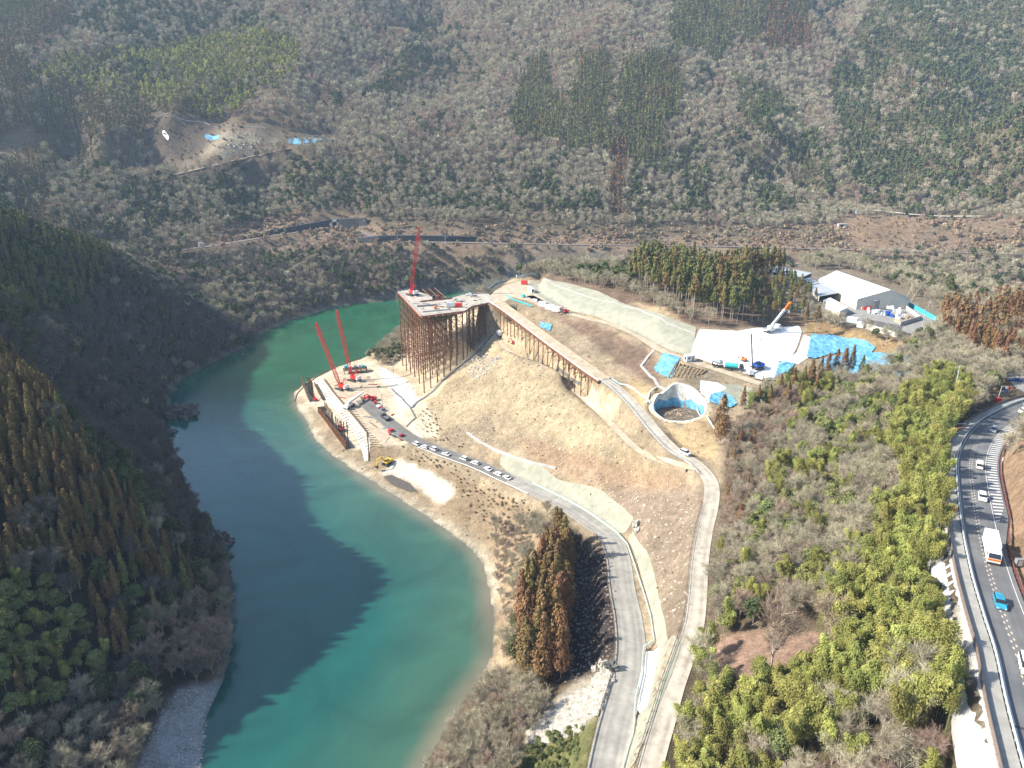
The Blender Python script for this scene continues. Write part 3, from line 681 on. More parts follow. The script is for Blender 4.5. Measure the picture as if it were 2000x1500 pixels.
# bench: pale concrete slope between the pile rows and the working floor
drape('bench_slope', [(611,747),(630,741),(652,770),(690,815),(716,848),(724,866),(720,900),(712,902),(704,870),(684,838),(654,800),(630,774)], mat('dusty_concrete', (0.50, 0.45, 0.36), .9, scale=.4, col2=(0.66, 0.61, 0.51), bump=.1), 0.25, 'white sheeted slope between the post rows and the crane floor', 'sheeted slope')
drape('bench_floor', [(640,742),(690,726),(722,736),(745,770),(748,800),(770,842),(752,866),(738,860),(700,818),(660,770)], dirt, 0.16, 'sandy working floor under the two red cranes', kind='structure')
drape('muddy_pool', [(748,932),(765,928),(800,945),(816,962),(800,962),(770,950)], mat('wet_mud', (0.09, 0.075, 0.055), 0.35, scale=0.6, spec=0.5), 0.15, 'brown muddy pool on the river beach', kind='structure')
# ------------------------------------------------------------------ tree prototypes
def leaf_mat(name, c, c2, trans=0.0, objvar=0.22):
    m = mat(name, c, 0.85, scale=0.5, col2=c2, tint=True, objvar=objvar, spec=0.15)
    if trans:
        nt = m.node_tree; b = nt.nodes['Principled BSDF']; src = b.inputs['Base Color'].links[0].from_socket
        tr = nt.nodes.new('ShaderNodeBsdfTranslucent'); ms = nt.nodes.new('ShaderNodeMixShader'); ms.inputs[0].default_value = trans
        nt.links.new(src, tr.inputs['Color']); nt.links.new(b.outputs[0], ms.inputs[1]); nt.links.new(tr.outputs[0], ms.inputs[2])
        nt.links.new(ms.outputs[0], nt.nodes['Material Output'].inputs['Surface'])
    return m
LM = dict(
 brown=leaf_mat('brown_cedar_foliage', (0.150, 0.105, 0.042), (0.225, 0.155, 0.064)),
 rust=leaf_mat('rusty_cedar_foliage', (0.180, 0.100, 0.045), (0.260, 0.150, 0.068)),
 green=leaf_mat('green_cedar_foliage', (0.110, 0.124, 0.044), (0.200, 0.195, 0.068)),
 bamboo=leaf_mat('bamboo_foliage', (0.230, 0.245, 0.066), (0.380, 0.375, 0.112), 0.25),
 ever=leaf_mat('broadleaf_foliage', (0.070, 0.090, 0.038), (0.130, 0.145, 0.060), 0.1),
 bright=leaf_mat('bright_broadleaf_foliage', (0.120, 0.140, 0.050), (0.215, 0.225, 0.085), 0.1),
 twig=leaf_mat('grey_brown_twigs', (0.310, 0.275, 0.190), (0.410, 0.365, 0.255)),
 shade_twig=leaf_mat('twigs_darkened_for_shade', (0.105, 0.092, 0.075), (0.165, 0.145, 0.120)),  # bare twigs with the slope's shade put into their colour
 pink=leaf_mat('reddish_twigs', (0.300, 0.215, 0.155), (0.390, 0.300, 0.225)),
 dry=leaf_mat('dry_shrub_leaves', (0.250, 0.180, 0.115), (0.350, 0.260, 0.170)),
 bark=mat('pale_bark', (0.33, 0.285, 0.23), 0.9, scale=0.8, var=0.25), bbark=mat('bare_tree_bark', (0.34, 0.30, 0.25), 0.9, scale=0.8, var=0.25), culm=mat('bamboo_culm', (0.16, 0.19, 0.07), 0.6, var=0.2),
)
def unit(a): return a / (np.linalg.norm(a, axis=-1, keepdims=True) + 1e-9)
def quads(P, Nn, L, Wd, r, dirs=None):
    """irregular leaf faces at P facing Nn, long axis along dirs"""
    n = len(P)
    d = unit(r.normal(size=(n, 3))) if dirs is None else unit(dirs)
    b = unit(np.cross(Nn, d)); d = unit(np.cross(b, Nn))
    L = np.broadcast_to(L, n)[:, None]; Wd = np.broadcast_to(Wd, n)[:, None]
    v = np.empty((n, 4, 3))
    v[:, 0] = P - d * L * 0.5; v[:, 1] = P + b * Wd * 0.5 + d * L * 0.05; v[:, 2] = P + d * L * 0.5; v[:, 3] = P - b * Wd * 0.5 - d * L * 0.1
    return v
def cloud_mesh(name, v, tint, m):
    n = len(v)
    return mesh_np(name, v.reshape(-1, 3), np.arange(n * 4).reshape(n, 4), m, col=np.repeat(tint, 4, axis=0))
def tints(n, r, per=None, spread=0.3):
    k = (1 + spread * (r.random(n) * 2 - 1)) if per is None else per
    return np.stack([k, k * (1 + 0.08 * (r.random(n) - .5)), k], -1)
def trunk_mb(h, r0, lean=0.0, n=6, top=0.15):
    b = MB(); p = (0, 0, -1.2); k = 4
    for i in range(k):
        q = (lean * h * ((i + 1) / k) ** 2, 0, h * (i + 1) / k)
        b.tube(p, q, r0 * (1 - i / k * (1 - top)), r0 * (1 - (i + 1) / k * (1 - top)), n, caps=False); p = q
    return b
def cedar(seed, h, rad, z0, n, size):
    r = np.random.default_rng(seed)
    nc = max(10, n // 16)
    s = r.random(nc) ** 1.25                                    # 0 = bottom of the crown
    az = r.random(nc) * 2 * PI
    prof = lambda s: rad * (np.clip(1 - s, 0, 1) ** 0.72) * (0.72 + 0.28 * np.sin(np.clip(s * 5, 0, PI / 2)))
    lop = 1 + 0.22 * np.sin(az * 2 + seed) + 0.18 * (r.random(nc) - .5)
    R = prof(s) * lop * (0.72 + 0.35 * r.random(nc))
    cz = z0 + s * (h - z0)
    cc = np.stack([R * np.cos(az), R * np.sin(az), cz], -1)
    ct = 0.72 + 0.5 * r.random(nc)
    idx = r.integers(0, nc, n)
    sc = (0.30 + 0.42 * (1 - s[idx]))[:, None] * rad * 0.30
    off = r.normal(size=(n, 3)) * sc * np.array([1, 1, 1.25])
    P = cc[idx] + off
    out = np.stack([np.cos(az[idx]), np.sin(az[idx]), np.full(n, 0.25)], -1)
    Nn = unit(out * 0.8 + unit(off + 1e-6) * 0.9 + r.normal(size=(n, 3)) * 0.35)
    dirs = np.stack([np.cos(az[idx]), np.sin(az[idx]), -0.8 + 0 * az[idx]], -1) + r.normal(size=(n, 3)) * 0.4
    L = size * (0.7 + 0.6 * r.random(n))
    # leader
    v = quads(P, Nn, L, L * 0.55, r, dirs)
    return v, tints(n, r, ct[idx] * (0.88 + 0.24 * r.random(n)))
def lobes(seed, h, rad, z0, nl, n, size, droop=0.0, flat=0.75):
    """broad crown built of leafy lobes"""
    r = np.random.default_rng(seed)
    th = r.random(nl) * 2 * PI; ph = r.random(nl) ** 0.6
    cc = np.stack([rad * .72 * ph * np.cos(th), rad * .72 * ph * np.sin(th), z0 + (h - z0) * (0.35 + 0.5 * (1 - ph ** 2) * (0.7 + .5 * r.random(nl)))], -1)
    lr = rad * (0.28 + 0.22 * r.random(nl))
    ct = 0.7 + 0.55 * r.random(nl)
    idx = r.integers(0, nl, n); d = unit(r.normal(size=(n, 3))); d[:, 2] = np.where(d[:, 2] < -0.4, -d[:, 2], d[:, 2])
    P = cc[idx] + d * (lr[idx] * (0.75 + 0.35 * r.random(n)))[:, None] * np.array([1, 1, flat])
    Nn = unit(d + r.normal(size=(n, 3)) * 0.45)
    L = size * (0.6 + 0.8 * r.random(n))
    return quads(P, Nn, L, L * 0.7, r), tints(n, r, ct[idx] * (0.82 + 0.36 * r.random(n)))
def bamboo_plumes(seed, h, n, size, culms):
    r = np.random.default_rng(seed); vs = []; ts = []; b = MB()
    for k in range(culms):
        a = r.random() * 2 * PI; q = r.random() * 1.5 if culms > 1 else 0; hh = h * (0.86 + .28 * r.random())
        bx, by = q * math.cos(a), q * math.sin(a); la = r.random() * 2 * PI; reach = 1.5 + 1.6 * r.random()
        def axis_(s): # s 0..1 up the culm, arching over at the top
            o = reach * np.clip((s - .4) / .6, 0, 1) ** 2
            zz = hh * (s - 0.14 * np.clip((s - .72) / .28, 0, 1) ** 2)
            return np.stack([bx + o * math.cos(la), by + o * math.sin(la), zz], -1)
        p = axis_(np.array([0.])); 
        for s in (.35, .6, .8, .92, 1.0):
            q2 = axis_(np.array([s])); b.tube(tuple(p[0] - (0, 0, 1 if s == .35 else 0)), tuple(q2[0]), 0.06, 0.05, 4, caps=False); p = q2
        m = n // culms; s = 0.5 + 0.5 * r.random(m) ** 0.8
        A = axis_(s); w = 1.15 * np.sin(np.clip((s - .42) / .58, 0, 1) * PI * 0.86 + 0.35) + 0.15
        off = r.normal(size=(m, 3)) * 0.52 * w[:, None]
        P = A + off; P[:, 2] -= 0.25 * (off[:, 0] ** 2 + off[:, 1] ** 2)
        up_ = unit(off * np.array([1, 1, 0.8]) + np.array([0, 0, 0.75]))
        Nn = unit(up_ + r.normal(size=(m, 3)) * 0.5)
        dirs = off * np.array([1, 1, 0]) + np.array([math.cos(la) * .4, math.sin(la) * .4, -0.7]) + r.normal(size=(m, 3)) * .3
        L = size * (0.7 + .6 * r.random(m)); vs.append(quads(P, Nn, L, L * 0.36, r, dirs))
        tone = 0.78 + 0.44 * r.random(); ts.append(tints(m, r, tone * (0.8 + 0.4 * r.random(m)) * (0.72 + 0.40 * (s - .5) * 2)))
    return np.concatenate(vs), np.concatenate(ts), b
def bare(seed, h, rad, ntw, tw, tl, limbs=9):
    """leafless crown: limbs as tubes, fans of twigs as thin blades"""
    r = np.random.default_rng(seed); b = MB()
    fork = h * (0.22 + 0.12 * r.random()); r0 = 0.028 * h * 0.6
    b.tube((0, 0, -1.2), (0, 0, fork), r0, r0 * .8, 6, caps=False)
    segs = []
    for k in range(limbs):
        a = 2 * PI * k / limbs + r.random() * .6; sp = 0.35 + 0.65 * r.random() if k else 0.1
        tip = np.array([rad * .8 * sp * math.cos(a), rad * .8 * sp * math.sin(a), h * (0.97 - 0.33 * sp * sp)])
        base = np.array([0, 0, fork * (0.75 + .25 * r.random())]); midp = base * .5 + tip * .5 + np.array([0, 0, -0.05 * h]) + r.normal(size=3) * .25
        b.tube(tuple(base), tuple(midp), r0 * .5, r0 * .33, 4, caps=False); b.tube(tuple(midp), tuple(tip), r0 * .33, r0 * .1, 4, caps=False)
        segs += [(base * .3 + midp * .7, midp), (midp, tip), (midp, tip)]
        for j in range(4):
            t = 0.25 + .6 * r.random(); p = midp * (1 - t) + tip * t
            q = p + unit(r.normal(size=3) + np.array([math.cos(a), math.sin(a), 0.9])) * h * (0.12 + .10 * r.random())
            b.tube(tuple(p), tuple(q), r0 * .16, r0 * .06, 3, caps=False); segs.append((p, q)); segs.append((p, q))
    segs = np.array(segs); n = ntw; i = r.integers(0, len(segs), n); t = r.random(n)[:, None]
    P0 = segs[i, 0] * (1 - t) + segs[i, 1] * t
    dr_ = unit(unit(segs[i, 1] - segs[i, 0]) * 0.75 + r.normal(size=(n, 3)) * 0.62 + np.array([0, 0, 0.42]))
    L = tl * (0.6 + .8 * r.random(n)); P = P0 + dr_ * L[:, None] * .5
    Nn = unit(np.cross(dr_, r.normal(size=(n, 3))))
    Nn = unit(Nn + np.array([-0.25, 0, 0.2]))
    return quads(P, Nn, L, tw * (0.6 + .8 * r.random(n)), r, dr_), tints(n, r, 0.72 + .55 * r.random(n)), b
# each variant: (trunk mesh, crown mesh, joined mesh for the small far copies)
def variant(name, tb, tm, v, tint, lm):
    o = tb.build('trunk', tm); tme = o.data; bpy.data.objects.remove(o)
    cme = cloud_mesh(name + '_crown', v, tint, lm)
    n0 = len(tme.vertices); co = np.empty(n0 * 3, np.float32); tme.vertices.foreach_get('co', co)
    tf = [list(p.vertices) for p in tme.polygons]; tf = [f + [f[-1]] if len(f) == 3 else f for f in tf]
    tf = [f for f in tf if len(f) == 4 and len(set(f)) == 4]
    Vj = np.concatenate([co.reshape(-1, 3), v.reshape(-1, 3)]); Fj = np.concatenate([np.array(tf), np.arange(len(v) * 4).reshape(-1, 4) + n0])
    cj = np.concatenate([np.ones((n0, 3)), np.repeat(tint, 4, axis=0)])
    jme = mesh_np(name, Vj, Fj, [tm, lm], mi=[0] * len(tf) + [1] * len(v), col=cj)
    return tme, cme, jme
PR = {}
def make_kind(kind, fn): PR[kind] = [[fn(s, l) for s in range(nv)] for l, nv in ((0, 4), (1, 3), (2, 3))]
NL = (2600, 900, 260)
def k_cedar(lm, tall, rad, z0f, dens=1.0):
    def f(s, l):
        hh = tall; v, t = cedar(100 + s * 7 + l, hh, rad * (1 + .12 * (s - 1)), hh * z0f, int(NL[l] * dens), (0.62, 1.0, 1.7)[l] * rad / 2.4)
        return variant('cedar', trunk_mb(hh * .96, 0.20 if l < 2 else .22, n=(7, 5, 3)[l]), LM['bark'], v, t, LM[lm])
    return f
make_kind('brown_cedar', k_cedar('brown', 20, 2.3, .28)); make_kind('rust_cedar', k_cedar('rust', 20, 2.6, .22)); make_kind('green_cedar', k_cedar('green', 20, 2.4, .25))
make_kind('stand_cedar', k_cedar('green', 20, 2.25, .55, .9)); make_kind('stand_cedar_brown', k_cedar('brown', 20, 2.2, .55, .7))
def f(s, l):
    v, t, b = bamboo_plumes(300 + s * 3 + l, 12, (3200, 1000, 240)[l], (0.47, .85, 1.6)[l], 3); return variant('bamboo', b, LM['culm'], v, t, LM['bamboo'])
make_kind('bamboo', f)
def kb(lm):
    def f(s, l):
        v, t, b = bare(400 + s * 5 + l, 12, 4.2, (2600, 1000, 300)[l], (0.05, 0.10, 0.24)[l], (1.5, 1.8, 2.4)[l], (10, 7, 5)[l]); return variant('bare_tree', b, LM['bbark'], v, t, LM[lm])
    return f
make_kind('bare_tree', kb('twig')); make_kind('reddish_bare_tree', kb('pink')); make_kind('dark_bare_tree', kb('shade_twig'))
def ke(lm):
    def f(s, l):
        v, t = lobes(500 + s * 5 + l, 10, 3.6, 2.0, (26, 18, 9)[l], (2600, 900, 240)[l], (0.55, .95, 1.8)[l]); return variant('broadleaf_tree', trunk_mb(7, .22, .05, 5), LM['bark'], v, t, LM[lm])
    return f
make_kind('evergreen_tree', ke('ever')); make_kind('bright_evergreen_tree', ke('bright'))
def f(s, l):
    v, t = lobes(600 + s * 5 + l, 2.6, 1.7, 0.1, 10, (900, 350, 120)[l], (0.30, .5, .9)[l]); return variant('shrub', trunk_mb(1.2, .05, .1, 3), LM['bark'], v, t, LM['dry'])
make_kind('dry_shrub', f)
def f(s, l):
    v, t = lobes(650 + s * 5 + l, 2.6, 1.9, 0.1, 10, (900, 350, 120)[l], (0.35, .5, .9)[l]); return variant('shrub', trunk_mb(1.2, .05, .1, 3), LM['bark'], v, t, LM['bright'])
make_kind('green_shrub', f)
PROTO_H = dict(dark_bare_tree=12, brown_cedar=20, rust_cedar=20, green_cedar=20, stand_cedar=20, stand_cedar_brown=20, bamboo=12, bare_tree=12, reddish_bare_tree=12, evergreen_tree=10, bright_evergreen_tree=10, dry_shrub=2.6, green_shrub=2.6)

# ------------------------------------------------------------------ where the trees stand
WORKS_PX = [(1455,530),(1480,512),(1590,528),(1640,526),(1745,560),(1800,590),(1845,625),(1820,660),(1770,668),(1680,650),(1600,618),(1560,570)]
DB, B, E, BE, RC, BC, GC, RB, BB, DS, GS = 'dark_bare_tree', 'bare_tree', 'evergreen_tree', 'bright_evergreen_tree', 'rust_cedar', 'brown_cedar', 'green_cedar', 'reddish_bare_tree', 'bamboo', 'dry_shrub', 'green_shrub'
# side, pixel polygons of the ground, kinds with weights, spacing, least and greatest height, words for the place
REG = [
 ('L', [[(230,1700),(285,1440),(340,1350),(440,1335),(410,1400),(400,1700)]], None, 9, 0, 0, ''),
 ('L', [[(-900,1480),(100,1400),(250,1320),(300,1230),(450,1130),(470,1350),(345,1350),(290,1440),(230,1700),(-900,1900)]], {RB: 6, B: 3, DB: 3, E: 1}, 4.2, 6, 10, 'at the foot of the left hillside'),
 ('L', [[(-3000,1130),(100,1150),(180,1250),(230,1330),(100,1400),(-3000,1500)]], {BE: 6, BB: 3, BC: 1}, 3.3, 7, 10, 'low on the left hillside'),
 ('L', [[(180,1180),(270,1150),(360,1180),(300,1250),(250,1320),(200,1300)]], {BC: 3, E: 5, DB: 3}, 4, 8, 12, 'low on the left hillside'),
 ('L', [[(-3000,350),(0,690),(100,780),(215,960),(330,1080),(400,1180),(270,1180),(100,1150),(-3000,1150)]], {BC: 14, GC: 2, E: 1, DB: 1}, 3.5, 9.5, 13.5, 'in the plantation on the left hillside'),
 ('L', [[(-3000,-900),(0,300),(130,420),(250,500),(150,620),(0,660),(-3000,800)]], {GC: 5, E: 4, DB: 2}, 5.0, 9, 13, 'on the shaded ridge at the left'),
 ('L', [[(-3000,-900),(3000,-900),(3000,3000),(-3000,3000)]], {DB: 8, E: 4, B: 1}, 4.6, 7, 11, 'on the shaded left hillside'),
 # far side of the river
 ('N', [[(298,226),(480,243),(550,262),(655,265),(660,284),(560,292),(440,324),(345,345),(310,325),(290,290)], [(0,275),(50,262),(115,280),(80,300),(0,318)], [(1655,420),(1830,432),(1800,484),(1650,484)], [(500,180),(560,182),(560,215),(500,212)]], {DS: 4, B: 1}, 7, 1.2, 3.5, 'in the far clearing'),
 ('N', [[(1195,290),(1225,290),(1220,430),(1190,430)]], {RC: 1}, 9, 17, 21, 'beyond the railway'),
 ('N', [[(60,140),(150,115),(230,105),(400,85),(480,60),(590,95),(590,140),(470,225),(430,235),(300,215),(200,190),(60,165)]], {BB: 8, GC: 2, B: 1, E: 2}, 7.0, 12, 15, 'on the far mountainside'),
 ('N', [[(-900,-300),(145,-300),(145,60),(60,105),(-900,115)]], {GC: 6, BC: 1}, 7, 14, 19, 'on the far mountainside'),
 ('N', [[(-900,115),(60,105),(60,165),(200,190),(300,215),(430,235),(500,240),(310,240),(280,300),(160,280),(-900,262)]], {BC: 6, GC: 5, B: 1}, 6, 14, 20, 'above the far clearing'),
 ('N', [[(500,110),(565,110),(560,180),(510,180)]], {GC: 8, B: 1}, 6.5, 13, 18, 'on the far mountainside'),
 ('N', [[(145,-300),(520,-300),(540,60),(400,85),(230,105),(145,60)]], {B: 6, E: 4, GC: 2}, 7.6, 12, 17, 'on the far mountainside'),
 ('N', [[(1035,128),(1062,118),(1072,170),(1096,200),(1100,300),(1075,285),(1045,290),(1002,275),(1012,180)], [(1132,120),(1190,112),(1196,170),(1186,250),(1196,318),(1165,300),(1112,305),(1100,230),(1112,190)], [(1215,135),(1258,118),(1310,128),(1332,190),(1322,240),(1298,262),(1312,315),(1240,335),(1197,290),(1207,200)], [(1308,-300),(1490,-300),(1500,70),(1480,100),(1440,75),(1400,135),(1340,105),(1312,150)]], {GC: 12, BC: 1}, 6.6, 16, 23, 'in a plantation on the far mountain'),
 ('N', [[(1490,-300),(1572,-300),(1578,105),(1495,105)]], {RC: 9, GC: 3}, 7, 15, 21, 'in a plantation on the far mountain'),
 ('N', [[(860,100),(950,80),(960,160),(880,190),(850,160)]], {E: 4, B: 6}, 8, 9, 13, 'on the far mountainside'),
 ('N', [[(700,200),(780,120),(860,-50),(880,-50),(850,140),(780,200)]], {GC: 2, E: 4, B: 2}, 8, 10, 14, 'in a gully of the far mountain'),
 ('N', [[(1430,160),(1520,190),(1560,250),(1640,300),(1640,400),(1560,390),(1520,300),(1450,240)]], {GC: 6, E: 3, B: 2}, 6.8, 13, 20, 'on the far mountainside'),
 ('N', [[(1620,160),(1700,20),(1760,-300),(3000,-300),(3000,420),(1900,400),(1700,395),(1640,340)]], {GC: 6, E: 8, B: 3, BC: 1}, 7.2, 12, 18, 'on the far mountain at the right'),
 ('N', [[(1100,300),(1330,300),(1420,240),(1520,330),(1560,420),(1000,420),(1000,300)]], {B: 7, E: 3, GC: 1}, 7.2, 10, 17, 'above the railway'),
 ('N', [[(100,330),(250,360),(420,350),(560,320),(700,320),(1000,330),(1000,425),(720,405),(620,410),(430,455),(330,450),(250,430),(100,420)]], {B: 5, E: 5}, 6.6, 9, 15, 'above the railway'),
 ('N', [[(-900,262),(160,280),(280,310),(250,360),(100,330),(-900,330)], [(-900,300),(150,330),(330,450),(260,480),(-900,460)]], {BC: 4, GC: 5, B: 2, E: 3}, 6.5, 11, 17, 'in the side valley'),
 ('N', [[(380,500),(420,445),(650,412),(720,430),(1000,440),(1620,445),(1640,430),(2100,430),(2100,497),(1400,502),(960,490),(700,486),(600,500)]], {DS: 6, B: 3, E: 1}, 4.3, 1.5, 6, 'on the railway bank'),
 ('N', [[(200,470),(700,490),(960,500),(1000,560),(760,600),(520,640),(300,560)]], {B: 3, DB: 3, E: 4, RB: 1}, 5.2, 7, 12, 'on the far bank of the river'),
 ('N', [[(-3000,-900),(4000,-900),(4000,400),(-3000,400)]], {B: 14, RB: 8, E: 1}, 7.8, 12, 19, 'on the far mountainside'),
 ('N', [[(-3000,-900),(4000,-900),(4000,3000),(-3000,3000)]], {B: 7, E: 2, RB: 1}, 6.0, 8, 12, 'beyond the river'),
 # the headland and the right-hand side
 ('P', [[(1455,640),(1462,558),(1560,555),(1605,600),(1580,605),(1560,630),(1500,638)]], {'stand_cedar': 7, 'stand_cedar_brown': 4}, 5.6, 9, 12.5, 'at the works end of the stand'),
 ('P', [[(1225,556),(1270,585),(1340,614),(1420,636),(1500,634),(1560,626),(1575,600),(1560,560),(1500,545),(1400,540),(1250,530)]], {'stand_cedar': 7, 'stand_cedar_brown': 3}, 5.0, 14.5, 22, 'in the stand behind the white slope'),
 ('P', [[(1010,545),(1100,540),(1200,562),(1260,585),(1225,556),(1250,530),(1400,540),(1560,520),(1560,470),(1300,460),(1000,500)]], {B: 6, E: 3}, 5.2, 9, 13, 'behind the upper road'),
 ('P', [WORKS_PX], None, 9, 0, 0, ''),
 ('P', [[(712,700),(745,660),(792,640),(785,700),(760,716)]], {BE: 2, E: 2, B: 4}, 3.5, 4, 7, 'beside the trestle tower'),
 ('P', [[(1086,1082),(1104,1085),(1108,1200),(1098,1330),(1055,1345),(1012,1325),(1020,1240),(1052,1160)]], {'brown_cedar': 3, 'rust_cedar': 3}, 3.7, 16, 25, 'in the dense row beside the lower road'),
 ('P', [[(820,1700),(880,1440),(960,1320),(1045,1345),(1066,1400),(1020,1470),(1025,1700)]], {B: 5, RB: 3}, 3.6, 7, 11, 'on the river bank at the bottom'),
 ('P', [[(1040,1440),(1110,1420),(1160,1420),(1120,1700),(1020,1700),(1020,1490)]], {GS: 5}, 2.4, 1.2, 2.2, 'below the lower road'),
 ('P', [[(962,1060),(1005,1010),(1035,1000),(1012,1180),(1008,1300),(972,1300),(962,1180)]], {B: 5, RB: 2}, 3.2, 3, 5, 'on the narrow bank by the river'),
 ('P', [[(778,640),(960,588),(980,650),(830,790),(795,800),(775,740)],[(940,600),(950,556),(1000,536),(1062,536),(1130,600),(1000,625)],[(1385,1265),(1450,1235),(1610,1245),(1630,1290),(1560,1345),(1450,1365),(1395,1335)]], None, 9, 0, 0, ''),
 ('P', [[(1108,1015),(1190,1070),(1215,1150),(1225,1300),(1240,1340),(1180,1430),(1100,1465),(1035,1430),(1070,1345),(1098,1330),(1108,1200)]], {DS: 1}, 5, 0.3, 0.7, 'on the dark felled slope'),
 ('P', [[(1034,552),(1120,550),(1360,636),(1570,632),(1600,650),(1700,675),(1640,700),(1600,720),(1510,750),(1350,700),(1240,655),(1040,590)],[(1240,735),(1240,735),(1241,736)],[(575,760),(600,735),(720,690),(790,720),(830,790),(780,860),(740,905),(700,915)],[(740,890),(890,940),(890,980),(800,1000)],[(1240,735),(1290,690),(1420,730),(1440,800),(1270,840)],[(1965,930),(2300,780),(2300,1700),(2015,1300)]], None, 9, 0, 0, ''),
 ('P', [[(812,795),(850,810),(868,850),(915,868),(890,880),(822,845)],[(775,868),(900,908),(1000,955),(1060,1000),(1020,1020),(960,1045),(905,975),(870,925),(800,895)]], {DS: 8, RB: 1}, 2.4, 0.4, 1.2, 'in the scrub above the river beach'),
 ('P', [HILL], {DS: 1}, 4.4, 0.2, 0.75, 'on the cleared hillside'),
 ('P', [[(1440,1640),(1540,1500),(1700,1475),(1900,1500),(1960,1500),(2010,1900),(1440,1900)]], {B: 5, RB: 3, BB: 1}, 3.3, 8.5, 12, 'below the highway'),
 ('P', [[(1255,1700),(1290,1480),(1340,1340),(1385,1260),(1440,1230),(1560,1270),(1640,1180),(1700,1130),(1760,980),(1730,880),(1760,790),(1850,750),(1885,790),(1880,1000),(1872,1150),(1892,1220),(1925,1340),(1945,1470),(1900,1560),(1640,1560),(1500,1620),(1300,1900)]], {BB: 34, BE: 1, B: 1}, 3.1, 8.5, 13.5, 'in the thicket below the highway'),
 ('P', [[(1400,860),(1500,790),(1560,800),(1480,1000),(1420,1080),(1395,1010)]], {B: 5, RB: 6, RC: 2}, 4.0, 5, 8, 'on the slope right of the road'),
 ('P', [[(1840,620),(2200,580),(2200,740),(1960,725),(1900,700),(1840,660)]], {RC: 8, B: 2}, 5.5, 12, 16, 'right of the works'),
 ('P', [[(1700,740),(1840,660),(1960,725),(1930,790),(1800,800),(1700,800)]], {B: 6, BE: 2}, 5.2, 9, 12, 'between the works and the highway'),
 ('P', [[(1965,900),(2300,760),(2300,1700),(2015,1300)]], {DS: 1}, 4, 0.8, 1.6, 'on the bank beside the highway'),
 ('P', [[(1870,770),(2300,700),(2300,760),(1940,800)]], {DS: 2}, 4, 1, 2, 'beside the highway'),
 ('P', [[(1390,780),(1700,750),(1800,800),(1780,960),(1700,1130),(1440,1230),(1385,1250),(1395,1000)]], {B: 9, BE: 4, BB: 4, RB: 1}, 3.4, 7, 11.5, 'in the wood right of the road'),
 ('P', [[(-3000,-900),(4000,-900),(4000,3000),(-3000,3000)]], {B: 7, E: 2}, 6, 8, 12, 'behind the headland'),
]
def side_of(x, y):
    riv_ = pip(x, y, RIVER); a, _ = dist_line(x, y, LEFT_BANK); b, _ = dist_line(x, y, RIGHT_BANK)
    s = np.where(a < b, np.where((y > 545) | ((y > 500) & (x > -180)), 1, 0), 2)
    return np.where(riv_, 9, s), np.minimum(a, b)
NOTREE_LINES = [(LOWER, 6.5), (TRACK, 4), (SMALL, 3), (UPPER, 4), (CURVE, 7), (HIGHWAY, 9.6), (RAIL, 6), (FARROAD, 9), (FARPATH, 4)]
KINDS_ = sorted(PROTO_H); cand = []
sidx = {'L': 0, 'N': 1, 'P': 2}
